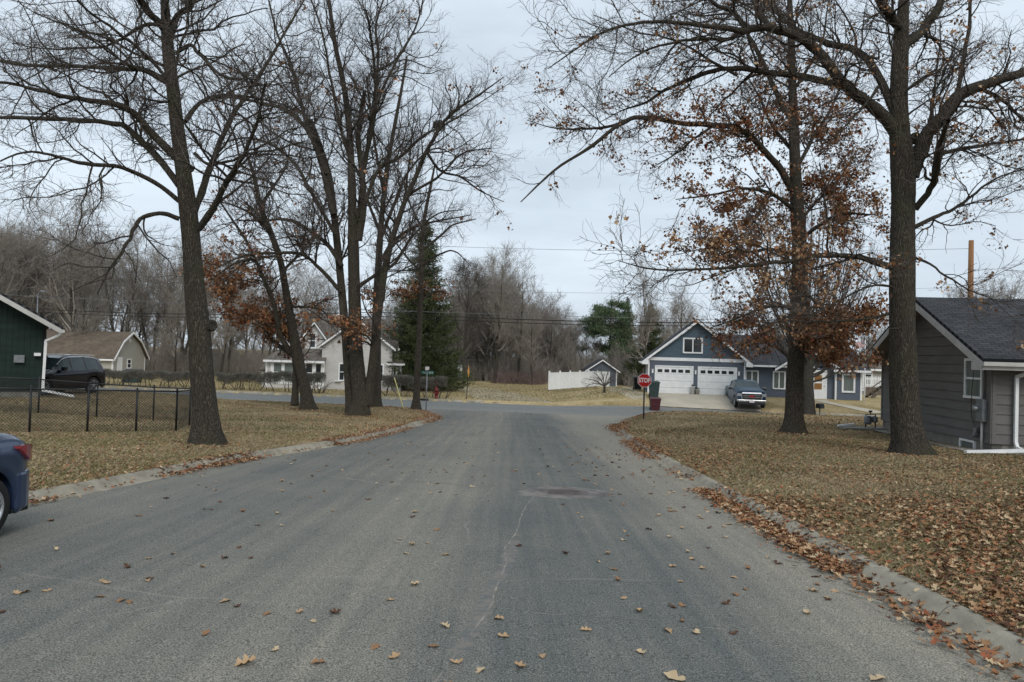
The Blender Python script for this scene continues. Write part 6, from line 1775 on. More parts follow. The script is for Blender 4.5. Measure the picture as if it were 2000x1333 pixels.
hero('brown_leaf_oak', 'tall straight oak holding many brown leaves, left of the thickest right tree', (1549, 846),
     [(1549, 848, 23), (1551, 810, 19), (1553, 740, 17.5), (1557, 660, 17), (1561, 580, 17), (1562, 500, 16), (1558, 430, 15), (1554, 360, 13), (1551, 280, 11), (1549, 210, 9.5), (1547, 140, 8.5), (1545, 60, 7.5), (1541, -20, 5), (1535, -120, 2)],
     [([(1546, 372, 9), (1524, 330, 8.4), (1500, 304, 8), (1470, 272, 7.2), (1438, 250, 6.6), (1400, 241, 6.4), (1321, 236, 5.8), (1254, 227, 5.4), (1213, 240, 5), (1153, 287, 4), (1085, 331, 2.8), (1017, 395, 1.2)], -2),
      ([(1225, 236, 4), (1180, 250, 3.4), (1130, 256, 2.8), (1080, 252, 1.6), (1030, 235, .8)], 2),
      ([(1546, 235, 7), (1520, 190, 6.4), (1496, 140, 5.6), (1474, 95, 5), (1456, 62, 4), (1430, 10, 2)], 1.5),
      ([(1556, 330, 5), (1588, 270, 4.6), (1618, 215, 3.8), (1650, 150, 2.4)], 2.5),
      ([(1550, 410, 5), (1510, 380, 4.4), (1460, 370, 3.4), (1400, 380, 2.4), (1320, 390, 1)], -2.5),
      ([(1562, 470, 5), (1600, 440, 4.4), (1650, 420, 3.4), (1700, 420, 1.6)], -2),
      ([(1556, 500, 4.6), (1510, 490, 4), (1450, 500, 3), (1380, 490, 1.6), (1310, 500, .8)], 2),
      ([(1562, 560, 4.6), (1600, 600, 3.6), (1650, 640, 2.6), (1700, 650, 1.2)], -2.5),
      ([(1560, 600, 4.6), (1510, 600, 3.6), (1450, 620, 2.6), (1390, 640, 1.2)], -2.2),
      ([(1560, 640, 3.6), (1610, 655, 2.8), (1660, 680, 1.4)], 2),
      ([(1552, 300, 4.6), (1510, 250, 4), (1490, 200, 3), (1460, 150, 1.6)], 2.5),
      ([(1549, 180, 4), (1575, 130, 3.4), (1600, 70, 2.4), (1620, 0, 1.2)], -1.5),
      ([(1555, 440, 4), (1600, 390, 3.4), (1640, 350, 2.4), (1670, 300, 1.2)], 2.5),
      ([(1400, 241, 3.6), (1360, 270, 3), (1320, 300, 2), (1270, 330, 1)], -1.5)],
     71, dens=1.0, k1=1.35, up=.02, l1=(.8, 3.0), lsize=.13,
     leaves=(.03, [(1480, 440, 160, 80, .34), (1600, 400, 120, 90, .40), (1390, 410, 90, 45, .48), (1340, 250, 130, 60, .18), (1490, 270, 80, 70, .28), (1230, 190, 110, 60, .10), (1570, 640, 130, 45, .85), (1640, 690, 90, 45, .85), (1480, 620, 70, 45, .6), (1440, 480, 120, 60, .4), (1580, 250, 90, 70, .42), (1060, 330, 120, 120, -1.0), (1560, 60, 200, 80, -.6)], RUST),
     knots=[((1547, 618), (-.3, -.9, 0), 6)])
# the maple with many upright stems by the mailbox
def maple():
    rng = np.random.default_rng(81)
    bp = RG(1580, 809); s = bp[1] / F
    e = empty('multi_branch_maple', bp, 0, 'low-forking maple with fanned upright stems, by the black mailbox', 'tree')
    tr = [(1580, 810, 12), (1579, 780, 10.5), (1578, 745, 10), (1579, 715, 9), (1580, 690, 7)]
    P = np.array([U(a, b, bp[1]) for a, b, _ in tr]); R = np.array([r * s for *_, r in tr]); P[0][2] = bp[2] - .1
    V, Q = trunk_mesh(P, R, k=18, seed=4, rough=.04); link('trunk', qmesh('trunk', V - bp, Q, M['bark2']), e)
    LP, LR = [], []
    for i in range(30):
        a = (i / 29 - .5) * 2 + rng.normal(0, .04); dy = rng.uniform(-1, 1) * 2.8
        st = U(1579 + rng.uniform(-3, 3), 745 - rng.uniform(0, 55), bp[1])
        top_px = 1582 + a * 150; top_py = 330 + 190 * abs(a) ** 1.8 + rng.uniform(-15, 50)
        en = U(top_px, top_py, bp[1] + dy)
        mid = st * .45 + en * .55; mid[0] = st[0] + (en[0] - st[0]) * (.78 - .1 * abs(a)); mid[1] = bp[1] + dy * .7
        q1 = st * .8 + mid * .2; q1[0] = st[0] + (mid[0] - st[0]) * .40
        LP.append(np.array([st, q1, mid, en])); LR.append(np.array([.075, .06, .036, .008]))
    # low drooping-out limbs
    for pts in ([(1582, 748), (1600, 742), (1622, 733), (1650, 715), (1678, 690), (1700, 660)], [(1578, 735), (1610, 725), (1640, 700), (1665, 670)], [(1574, 715), (1545, 700), (1520, 680), (1490, 640)]):
        q = np.array([U(a, b, bp[1]) for a, b in pts]); q[:, 1] += np.linspace(0, rng.uniform(-1.5, 1.5), len(q))
        LP.append(q); LR.append(np.linspace(.075, .02, len(q)))
    P0, R0 = resample(LP, LR, 14)
    V, Q = tubes(P0, R0, 8); link('limbs', qmesh('limbs', V - bp, Q, M['bark2']), e)
    t0 = np.linalg.norm(np.diff(P0, axis=1), axis=2).sum()
    P1, R1 = grow(P0, R0, int(t0 * 3.6), rng, .25, 1, (.7, 2.6), (12, 38), 7, .30, .05, .5, .010, lnt=.5)
    t1 = np.linalg.norm(np.diff(P1, axis=1), axis=2).sum()
    P2, R2 = grow(P1, R1, int(t1 * 2.6), rng, .1, 1, (.3, 1.1), (14, 42), 4, .3, .06, .55, .006, lnt=.3)
    a1, b1 = tubes(P1, R1, 4); a2, b2 = tubes(P2, R2, 3)
    link('crown', qmesh('crown', np.vstack([a1, a2]) - bp, np.vstack([b1, b2 + len(a1)]), M['twig']), e)
    pts = P2[:, 1:].reshape(-1, 3); z0 = U(1600, 690, bp[1])[2]; keep = rng.random(len(pts)) < .10 * np.exp(-np.maximum(pts[:, 2] - z0, 0) / 2.5)
    V, Q = leaf_quads(np.repeat(pts[keep], 2, 0) - bp, .13, rng); link('foliage', qmesh('foliage', V, Q, [M['leaf2'], M['leaf5']], np.repeat(rng.integers(0, 2, keep.sum() * 2), 2), smooth=False), e)
maple()

# small bare ornamental tree on the far verge
def small_tree():
    rng = np.random.default_rng(91)
    bp = np.array(XYG(1178, 60.5)); s = bp[1] / F
    e = empty('small_ornamental_tree', bp, 0, 'small bare ornamental tree with a spreading crown before the white vinyl fence', 'tree')
    P = np.array([U(1178, 784, bp[1]), U(1180, 768, bp[1]), U(1181, 752, bp[1])]); P[0][2] = bp[2] - .1
    V, Q = trunk_mesh(P, np.array([.13, .10, .09]), k=12, seed=6, flare=1.2); link('trunk', qmesh('trunk', V - bp, Q, M['bark2']), e)
    LP, LR = [], []
    for a, b, dy in ((1140, 740, .5), (1158, 728, -.6), (1172, 720, .6), (1190, 718, -.4), (1203, 730, .5), (1210, 742, -.5), (1150, 752, 0.), (1196, 748, .8)):
        st = U(1181, 755, bp[1]); en = U(a, b, bp[1] + dy); mid = (st + en) / 2 + (0, 0, .18); LP.append(np.array([st, mid, en])); LR.append(np.array([.05, .035, .012]))
    P0, R0 = resample(LP, LR, 8); P1, R1 = grow(P0, R0, 90, rng, .2, 1, (.3, 1.1), (25, 60), 6, -.02, .14, .5, .010, lnt=.4); P2, R2 = grow(P1, R1, 260, rng, .1, 1, (.15, .55), (25, 60), 4, .05, .14, .6, .007)
    a0, b0 = tubes(P0, R0, 6); a1, b1 = tubes(P1, R1, 4); a2, b2 = tubes(P2, R2, 3)
    link('crown', qmesh('crown', np.vstack([a0, a1, a2]) - bp, np.vstack([b0, b1 + len(a0), b2 + len(a0) + len(a1)]), M['twig']), e)
small_tree()

# nest
def nest():
    c = U(857, 246, 36.5); rng = np.random.default_rng(3)
    n = 260; d = rng.normal(size=(n, 3)); d = norm(d) * .26 * np.array((1, 1, .6)); t = norm(np.cross(d, rng.normal(size=(n, 3)))) * .2
    P = np.stack([d - t, d, d + t], 1); V, Q = tubes(P, np.full((n, 3), .008), 3)
    o = link('squirrel_nest', qmesh('squirrel_nest', V, Q, M['twig_dark']), None, c); tag(o, 'dark ball-shaped nest of twigs high on a limb of the left trees', 'nest')
nest()

# ------------------------------------------------------------------ conifers
def conifer(name, label, px, Y, top, halfw, seed, mat='needle', narrow=1.0, group=None):
    rng = np.random.default_rng(seed)
    b = U(px, 760, Y); z = G1(b[0], Y); bp = np.array((b[0], Y, z)); h = U(px, top, Y)[2] - z; w = halfw * Y / F
    e = empty(name, bp, 0, label, 'tree', group)
    m_ = MB(); m_.tube([(0, 0, -.2), (0, 0, h * .5), (0, 0, h)], [h * .018, h * .010, .02], 8); m_.build('trunk', M['bark2'], e)
    n = int(620 * narrow); t = rng.random(n) ** 1.25; zz = h * (.09 + .90 * t)
    L = w * (1 - t) ** .82 * rng.uniform(.45, 1.2, n) + .12; a = rng.uniform(0, 2 * math.pi, n)
    K = 6; P = np.empty((n, K, 3)); u = np.linspace(0, 1, K)[None, :]
    sag = (.30 * (1 - t))[:, None] * L[:, None]
    P[..., 0] = np.cos(a)[:, None] * L[:, None] * u; P[..., 1] = np.sin(a)[:, None] * L[:, None] * u
    P[..., 2] = zz[:, None] - sag * np.sin(u * 2.6) + (L[:, None] * .10) * u ** 3
    R = np.full((n, K), .02); V, Q = tubes(P, R * np.linspace(1, .3, K)[None, :], 3)
    link('branches', qmesh('branches', V, Q, M['twig_dark']), e)
    m = int(44000 * narrow)
    k = rng.choice(n, m, p=L / L.sum()); s = rng.uniform(.12, 1, m) ** .8
    i = np.minimum((s * (K - 1)).astype(int), K - 2); f = (s * (K - 1) - i)[:, None]
    c = P[k, i] * (1 - f) + P[k, i + 1] * f + rng.normal(0, 1, (m, 3)) * np.array((.13, .13, .09))
    c[:, 2] -= np.abs(rng.normal(0, .10, m))
    dr = norm(P[k, i + 1] - P[k, i] + rng.normal(0, .35, (m, 3)) + np.array((0, 0, -.25)))
    sd = norm(np.cross(dr, rng.normal(size=(m, 3)))); l = rng.uniform(.12, .30, m)[:, None]; wd = .035
    V = np.stack([c - sd * wd, c + sd * wd, c + dr * l + sd * wd * .3, c + dr * l - sd * wd * .3], 1).reshape(-1, 3)
    link('foliage', qmesh('foliage', V, np.arange(m * 4).reshape(-1, 4), M[mat], smooth=False), e)
    return e
conifer('spruce', 'large dark spruce standing right of the pale farmhouse', 822, 68.5, 425, 86, 5, narrow=1.4)
conifer('spruce', 'dark spruce at the far left edge above the green house roof', -10, 96, 450, 60, 6)
conifer('spruce', 'thin tall spruce top just right of the green pine', 1222, 118, 578, 30, 8, narrow=.6)
conifer('spruce', 'grey-green spruce behind the left slope of the garage roof', 1268, 96, 590, 52, 9, 'needle', .9)
def pine():
    rng = np.random.default_rng(14); Y = 108.
    b = U(1190, 740, Y); z = G1(b[0], Y); bp = np.array((b[0], Y, z)); h = U(1190, 590, Y)[2] - z
    e = empty('pine', bp, 0, 'rounded bright green pine rising above the bare woods at centre right', 'tree')
    m_ = MB(); m_.tube([(0, 0, -.2), (0, 0, h)], [.3, .06], 8); m_.build('trunk', M['bark2'], e)
    V_ = []; 
    for i in range(95):
        t = rng.random() ** .8; zz = h * (.30 + .68 * t); a = rng.uniform(0, 6.28); L = 3.9 * math.sqrt(max(0, 1 - (2 * t - .6) ** 2 / 2.1)) * rng.uniform(.2, 1.1)
        c = np.array((math.cos(a) * L, math.sin(a) * L, zz)); m = 300
        p = c + rng.normal(size=(m, 3)) * np.array((.50, .50, .24)); d = norm(rng.normal(size=(m, 3)) + (0, 0, .8)); s_ = norm(np.cross(d, rng.normal(size=(m, 3)))) * .04; l = .34
        V_.append(np.stack([p - s_, p + s_, p + d * l + s_ * .3, p + d * l - s_ * .3], 1).reshape(-1, 3))
    V = np.vstack(V_); link('foliage', qmesh('foliage', V, np.arange(len(V)).reshape(-1, 4), M['needle2'], smooth=False), e)
pine()

# ------------------------------------------------------------------ woods: shared meshes, one object per tree
def wood_proto(seed, h, spread, dens, mat, upness=.25, rm=.012, stems=1):
    rng = np.random.default_rng(seed)
    P, R = [], []
    for s_ in range(stems):
        lean = rng.normal(0, .05 + .1 * (stems > 1), 2); n = 9
        z = np.linspace(0, h, n); x = lean[0] * z + np.cumsum(rng.normal(0, .10, n)); y = lean[1] * z + np.cumsum(rng.normal(0, .10, n)); x -= x[0]; y -= y[0]
        P.append(np.stack([x, y, z - .15], -1)); R.append(np.linspace(h * .014, .02, n) ** 1.0)
    P0, R0 = resample(P, R, 14)
    V, Q = tubes(P0, R0, 8); tr = qmesh('trunk', V, Q, M['bark2'])
    P1, R1 = grow(P0, R0, int(26 * dens * stems ** .5), rng, .22, .97, (h * .22 * spread, h * .48 * spread), (28, 62), 10, upness, .10, .62, .02, rcap=h * .007, lnt=.55)
    P2, R2 = grow(P1, R1, int(230 * dens), rng, .15, 1, (h * .07, h * .22), (25, 60), 7, upness * .7, .14, .55, .014, lnt=.4)
    P3, R3 = grow(P2, R2, int(1300 * dens), rng, .1, 1, (h * .03, h * .10), (25, 60), 5, upness * .5, .13, .55, rm, lnt=.3)
    P4, R4 = grow(P3, R3, int(3000 * dens), rng, .1, 1, (h * .015, h * .055), (25, 60), 3, upness * .4, .1, .7, rm * .8, lnt=.2)
    vs, qs, o = [], [], 0
    for p, r, k in ((P1, R1, 5), (P2, R2, 4), (P3, R3, 3), (P4, R4, 3)):
        a, b = tubes(p, r, k); vs.append(a); qs.append(b + o); o += len(a)
    return tr, qmesh('crown', np.vstack(vs), np.vstack(qs), M[mat])
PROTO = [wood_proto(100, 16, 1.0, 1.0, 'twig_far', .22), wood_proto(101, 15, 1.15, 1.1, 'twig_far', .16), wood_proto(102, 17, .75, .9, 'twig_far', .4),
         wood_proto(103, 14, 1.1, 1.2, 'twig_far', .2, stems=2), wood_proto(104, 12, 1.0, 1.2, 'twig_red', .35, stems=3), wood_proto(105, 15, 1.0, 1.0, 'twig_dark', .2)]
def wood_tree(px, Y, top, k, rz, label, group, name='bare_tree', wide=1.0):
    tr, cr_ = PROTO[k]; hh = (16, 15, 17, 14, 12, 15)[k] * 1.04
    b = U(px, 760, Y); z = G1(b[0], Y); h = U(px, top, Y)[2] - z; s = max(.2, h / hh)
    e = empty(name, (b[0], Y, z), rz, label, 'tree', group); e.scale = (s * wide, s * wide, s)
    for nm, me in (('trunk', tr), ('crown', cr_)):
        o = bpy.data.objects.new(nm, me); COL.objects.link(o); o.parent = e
rw = random.Random(77)
def top_at(px):
    return np.interp(px, [-200, 0, 60, 120, 170, 230, 330, 420, 520, 640, 700, 860, 900, 980, 1020, 1060, 1110, 1150, 1240, 1300, 1400, 1500, 1700, 1850, 2100],
                     [440, 430, 415, 440, 460, 450, 470, 500, 520, 530, 540, 545, 515, 512, 540, 580, 590, 640, 640, 600, 610, 600, 590, 560, 540])
# rows of woods on the left and centre
for row, (Y0, n, dt) in enumerate(((86, 20, 25), (95, 24, 5), (107, 28, 15), (122, 34, 35))):
    for i in range(n):
        px = -80 + (1240 + (0 if row else 0)) * (i + rw.uniform(.1, .9)) / n
        Y = Y0 + rw.uniform(-4, 4)
        if row == 0 and (180 < px < 300 or 490 < px < 900): continue
        if row == 0 and 900 < px < 1200: continue
        if 1060 < px < 1180 and Y < 96: Y = 98 + rw.uniform(0, 4)
        tp = top_at(px) + dt + 10 + 105 * rw.random() ** .8 - 22
        if px > 700: 
            k = rw.choice([0, 1, 3, 0, 1, 0, 2, 4]); lab, g = 'bare grey-brown tree of the woods beyond the straw field at centre', 'bare trees beyond the straw field'
        else:
            k = rw.choice([0, 1, 2, 3, 0, 1, 3, 0]); lab, g = 'bare grey-brown tree of the woods behind the barn and farmhouse', 'bare trees of the left woods'
        wood_tree(px, Y, tp, k, rw.uniform(0, 6.28), lab, g)
for px, Y, tp, k, lab in ((150, 84, 418, 1, 'tall round-crowned bare tree above the gambrel barn'), (30, 88, 430, 0, 'tall bare tree close behind the green house roof'),
                          (965, 92, 510, 2, 'tall pale bare tree at the centre of the far woods'), (905, 86, 520, 5, 'dark bare tree with a leaning trunk left of the brown house window'), (1010, 96, 520, 0, 'wide bare tree right of the tall pale one in the far woods'),
                          (1265, 80, 530, 2, 'bare tree rising behind the left slope of the blue garage roof'), (1330, 84, 560, 0, 'bare tree rising behind the peak of the blue garage')):
    wood_tree(px, Y, tp, k, rw.uniform(0, 6.28), lab, None)
for i in range(46):
    px = 860 + 330 * (i + rw.uniform(.1, .9)) / 46; Y = rw.uniform(100, 132)
    wood_tree(px, Y, top_at(px) + rw.uniform(15, 95), rw.choice([0, 1, 3, 0, 1, 3, 2]), rw.uniform(0, 6.28), 'bare grey-brown tree of the woods beyond the straw field at centre', 'bare trees beyond the straw field', wide=1.15)
for i in range(22):
    px = 1180 + 900 * (i + rw.uniform(.1, .9)) / 22; Y = rw.uniform(84, 118)
    wood_tree(px, Y, top_at(px) + rw.uniform(0, 40), rw.choice([0, 1, 2, 3]), rw.uniform(0, 6.28), 'bare tree standing behind the blue house and charcoal roof', 'bare trees behind the blue house')
# undergrowth
def brush(name, label, x0, x1, y0, y1, n, h, mat, seed):
    rng = np.random.default_rng(seed)
    X = rng.uniform(x0, x1, n); Y = rng.uniform(y0, y1, n); Z = G(X, Y)
    hm = .62 + .38 * np.sin(X * .9 + 2 * np.sin(Y * .4)) * np.sin(X * .37 + seed)
    K = 5; L = h * rng.uniform(.35, 1.1, n) * hm; d = norm(np.stack([rng.normal(0, .35, n), rng.normal(0, .35, n), np.ones(n)], -1))
    P = np.empty((n, K, 3)); P[:, 0] = np.stack([X, Y, Z - .1], -1)
    for k in range(1, K):
        P[:, k] = P[:, k - 1] + d * (L / (K - 1))[:, None]; d = norm(d + rng.normal(0, .22, (n, 3)))
    R = np.linspace(.03, .01, K)[None, :] * rng.uniform(.5, 1.3, (n, 1))
    P2, R2 = grow(P, R, n * 4, rng, .2, 1, (h * .12, h * .35), (25, 70), 4, .1, .2, .5, .009)
    a, b = tubes(P, R, 3); c, d_ = tubes(P2, R2, 3)
    tag(link(name, qmesh(name, np.vstack([a, c]), np.vstack([b, d_ + len(a)]), M[mat])), label, 'undergrowth', kind='stuff')
brush('undergrowth', 'tangled grey-brown undergrowth under the left woods', -78, -11, 88, 124, 15000, 5.6, 'twig_far', 1)
brush('undergrowth', 'tangled grey-brown undergrowth behind the straw field', -12, 22, 96, 124, 9000, 6.0, 'twig_far', 2)
brush('undergrowth', 'reddish thicket left of the white vinyl fence', -2.5, 4.5, 91, 96, 420, 3.2, 'twig_red', 3)
brush('undergrowth', 'grey-brown undergrowth behind the blue house', 14, 75, 84, 112, 5000, 4.0, 'twig_far', 4)
# ------------------------------------------------------------------ clipped hedges
def hedge(pa, pb, label, seed, h=1.4, w=.9, dens=1.0):
    rng = np.random.default_rng(seed)
    a = np.array(pa); b = np.array(pb); L = np.linalg.norm(b - a); u = (b - a) / L; nn = np.array((-u[1], u[0]))
    o = np.array((a[0], a[1], G1(*a)))
    e = empty('clipped_hedge', o, 0, label, 'hedge')
    n = int(L * 4 * dens); s = np.sort(rng.uniform(0, L, n)); q = a + u * s[:, None] + nn * rng.normal(0, .1, (n, 1))
    z = G(q[:, 0], q[:, 1])
    K = 5; P = np.empty((n, K, 3)); P[:, 0] = np.stack([q[:, 0], q[:, 1], z - .05], -1)
    d = norm(np.stack([rng.normal(0, .4, n), rng.normal(0, .3, n), np.ones(n)], -1)); st = h * .8 / (K - 1)
    for k in range(1, K): P[:, k] = P[:, k - 1] + d * st; d = norm(d + rng.normal(0, .28, (n, 3)) + (0, 0, .15))
    R = np.linspace(.042, .016, K)[None, :] * rng.uniform(.5, 1.2, (n, 1))
    V, Q = tubes(P, R, 5); link('stems', qmesh('stems', V - o, Q, M['twig_dark']), e)
    m = int(L * 850 * dens); s = rng.uniform(0, L, m); vv = rng.uniform(-w / 2, w / 2, m); zz = h * (.46 + .56 * rng.beta(1.7, 1.0, m))
    bl = np.sin(s * 1.9 + seed) * .10 + np.sin(s * 4.3) * .06
    q = a + u * s[:, None] + nn * vv[:, None]
    c = np.stack([q[:, 0], q[:, 1], G(q[:, 0], q[:, 1]) + np.minimum(zz + bl, h + .06)], -1)
    d = norm(rng.normal(size=(m, 3)) + (0, 0, .5)) * rng.uniform(.07, .22, (m, 1))
    P = np.stack([c - d, c, c + d * .6 + rng.normal(0, .03, (m, 3))], 1); P[..., 2] = np.minimum(P[..., 2], o[2] + h + .25)
    V, Q = tubes(P, np.broadcast_to(np.array([.010, .009, .005]), (m, 3)), 3)
    link('twigs', qmesh('twigs', V - o, Q, M['twig_hedge']), e)
M['twig_hedge'] = pm('hedge_twig', (.11, .105, .088), (.18, .168, .142), scale=2, rough=.95, spec=.05)
fl = lambda x: 55.5 - .19 * x
def hx(px, off): # X of pixel column on the far-kerb line offset
    s = (U(px, 760, 50.)[0]) / 50.
    return s * (55.5 + off) / (1 + .19 * s)
for a, b, lab, sd, hh in ((195, 302, 'left-most clipped leafless hedge along the far street edge, before the barn', 1, 1.25), (306, 392, 'clipped leafless hedge just left of the big bare oak', 2, 1.3), (425, 512, 'short clipped leafless hedge left of the farmhouse porch', 3, 1.35),
                      (514, 633, 'clipped leafless hedge in front of the farmhouse sun porch', 4, 1.6), (748, 872, 'clipped leafless hedge right of the farmhouse behind the slim tree', 5, 1.6)):
    xa, xb = hx(a, 1.5), hx(b, 1.5)
    hedge((xa, fl(xa) + 1.5), (xb, fl(xb) + 1.5), lab, sd, hh)

# ------------------------------------------------------------------ leaf litter
rng = np.random.default_rng(1234)
def oak_leaf(seed, n_l=3, L=.13, wide=.36):
    """lobed, curled oak leaf as a fan of quads around its midrib"""
    r = np.random.default_rng(seed)
    st = 11; t = np.linspace(0, 1, st)
    env = np.sin(np.pi * (t * .94 + .03)) ** .7 * wide
    lob = .22 + .78 * np.abs(np.sin(np.pi * (t * n_l + .15)))
    wl = env * lob * r.uniform(.85, 1.15, st); wr = env * (.22 + .78 * np.abs(np.sin(np.pi * (t * n_l + .3)))) * r.uniform(.85, 1.15, st)
    wl[0] = wr[0] = .012; wl[-1] = wr[-1] = .01
    c1, c2 = r.uniform(-.5, 1.3), r.uniform(.6, 2.4)
    V = []
    for i in range(st):
        x = (t[i] - .5); zc = c1 * (x * x) * .8
        sl = .08 * math.sin(i * 2.4 + seed)
        V += [(x - .10 * wl[i], -wl[i], zc + c2 * wl[i] ** 1.3 * .5 + sl * wl[i]), (x, 0, zc), (x - .10 * wr[i], wr[i], zc + c2 * wr[i] ** 1.3 * .5 - sl * wr[i])]
    V.append((-.72, .004, c1 * .25)); V.append((-.72, -.004, c1 * .25))
    V = np.array(V) * L; V[:, 2] -= V[:, 2].min() - .002
    Q = []
    for i in range(st - 1):
        b = i * 3; Q += [(b, b + 1, b + 4, b + 3), (b + 1, b + 2, b + 5, b + 4)]
    Q.append((0, 1, 3 * st, 3 * st + 1))
    return V, np.array(Q)
LV = [oak_leaf(i, 3 if i % 2 else 2) for i in range(10)]

def leaf_allowed(X, Y):
    return ~inside(X, Y, [gp(-.1, 30), gp(-.1, -.1), gp(8.3, -.1), gp(8.3, 30)]) & ~((X < -17) & (Y > 29.5) & (Y < 32))

# scattered individual leaves on the street, nearest ones as things of their own
road_leaf_mesh = []
for i in range(10):
    V, Q = LV[i]
    road_leaf_mesh.append([qmesh('fallen_leaf', V, Q, M[m], smooth=False) for m in ('leaf6', 'leaf3', 'leaf2', 'leaf4')])
spots = []
named = [(1318, 1277, 1.25, 0, 'largest pale tan oak leaf lying on the asphalt near the bottom centre'), (481, 1250, 1.1, 1, 'tan oak leaf alone on the left lane near the bottom edge'), (773, 1238, 1.0, 1, None), (735, 1220, 1, 2, None), (848, 1219, 1, 2, None), (892, 1248, 1, 1, None), (1305, 1193, 1, 1, None), (1360, 1196, 1.1, 0, None), (940, 1262, 1, 0, None), (1018, 1256, 1.0, 1, None), (985, 1202, 1, 1, None), (1145, 1191, 1, 1, None), (1254, 1232, 1, 0, None), (1061, 1237, 1, 1, None), (106, 1306, 1.1, 2, 'brown curled leaf in the bottom left corner of the street'), (538, 1225, .9, 0, None), (622, 1248, 1.1, 2, None), (1244, 1303, 1.0, 2, None), (1091, 1313, 1.1, 1, None), (931, 1308, 1, 2, None), (997, 1311, .9, 1, None), (876, 1290, 1.1, 2, None), (404, 1196, .9, 2, None), (524, 1160, .9, 2, None), (209, 1104, 1.1, 1, None), (93, 1118, 1.0, 1, None), (290, 1100, .9, 1, None), (35, 1122, 1, 1, None), (1715, 1280, 1.1, 0, 'pale leaf lying just off the right gutter near the bottom edge')]
for px, py, s, c, lab in named:
    p = RG(px, py, 3, 30); spots.append((p[0], p[1], s * (.95 if lab else .70), c, lab))
while len(spots) < 290:
    Y = 5.5 + 17 * rng.random() ** 1.15; X = rng.uniform(-6.8, 3.4)
    if rng.random() < .35: X = 3.3 - abs(rng.normal(0, 1.0))
    if road_sd(np.array([X]), np.array([Y]))[0] > -.4: continue
    spots.append((X, Y, rng.uniform(.5, .85), int(rng.choice(4, p=[.2, .3, .25, .25])), None))
for i, (X, Y, s, c, lab) in enumerate(spots):
    o = bpy.data.objects.new('fallen_leaf', road_leaf_mesh[i % 10][c]); COL.objects.link(o)
    o.location = (X, Y, B1(X, Y) + .006); o.rotation_euler = (rng.normal(0, .10) + (-.0393), rng.normal(0, .10), rng.uniform(0, 6.28)); o.scale = (s, s, s * rng.uniform(.7, 1.3))
    tag(o, lab or 'curled brown oak leaf lying on the grey asphalt of the street', 'leaf', 'fallen leaves scattered over the street')

def litter(name, label, X, Y, size, mats, w, seed, tilt=.45, lift=.012, simple=False, zf=None):
    r = np.random.default_rng(seed); n = len(X)
    Z = (G(X, Y) if zf is None else zf(X, Y)) + lift * r.uniform(.2, 2.5, n)
    a = r.uniform(0, 6.28, n); tx = r.normal(0, tilt, n); ty = r.normal(0, tilt, n); s = size * r.uniform(.55, 1.15, n)
    ca, sa = np.cos(a), np.sin(a)
    vs, qs, ms, o = [], [], [], 0
    mi = r.choice(len(mats), n, p=w)
    if simple:
        T = [(np.array([(-.5, 0, 0), (-.1, -.24, .06), (.5, 0, .02), (.0, .26, .09)]) * (.13 / .13), np.array([(0, 1, 2, 3)]))] * 1
        T = [(t[0] * .13, t[1]) for t in T]
    else: T = LV
    v = r.integers(0, len(T), n)
    for k, (V, Q) in enumerate(T):
        idx = np.where(v == k)[0]
        if not len(idx): continue
        W = V[None] / .13 * s[idx][:, None, None]
        W = W.copy(); W[..., 2] += W[..., 0] * tx[idx][:, None] + W[..., 1] * ty[idx][:, None]
        x = W[..., 0] * ca[idx][:, None] - W[..., 1] * sa[idx][:, None] + X[idx][:, None]
        y = W[..., 0] * sa[idx][:, None] + W[..., 1] * ca[idx][:, None] + Y[idx][:, None]
        z = W[..., 2] + Z[idx][:, None] + .02 * np.abs(ty[idx][:, None])
        vs.append(np.stack([x, y, z], -1).reshape(-1, 3)); nv = V.shape[0]
        qs.append((Q[None] + (o + np.arange(len(idx)) * nv)[:, None, None]).reshape(-1, 4)); ms.append(np.repeat(mi[idx], len(Q))); o += len(idx) * nv
    return tag(link(name, qmesh(name, np.vstack(vs), np.vstack(qs), [M[m] for m in mats], np.concatenate(ms), smooth=False)), label, 'leaf litter', kind='stuff')
MT = ['leaf1', 'leaf2', 'leaf3', 'leaf4', 'leaf5', 'leaf6']
def patchy(X, Y, f=1.0):
    return np.clip(.40 + .95 * np.sin(X * .9 * f + 1.3 * np.sin(Y * .5)) * np.sin(Y * .63 * f + 1.1 * np.sin(X * .7)) + .35 * np.sin(X * 2.3 + Y * 1.7) * np.sin(Y * 2.9 - X), 0.04, 1.3)
def scatter(n, x0, x1, y0, y1, keepf, seed, ypow=1.0):
    r = np.random.default_rng(seed)
    X = r.uniform(x0, x1, n); Y = y0 + (y1 - y0) * r.random(n) ** ypow
    sd = road_sd(X, Y); k = (sd > .20) & leaf_allowed(X, Y) & (r.random(n) < keepf(X, Y, sd))
    return X[k], Y[k]
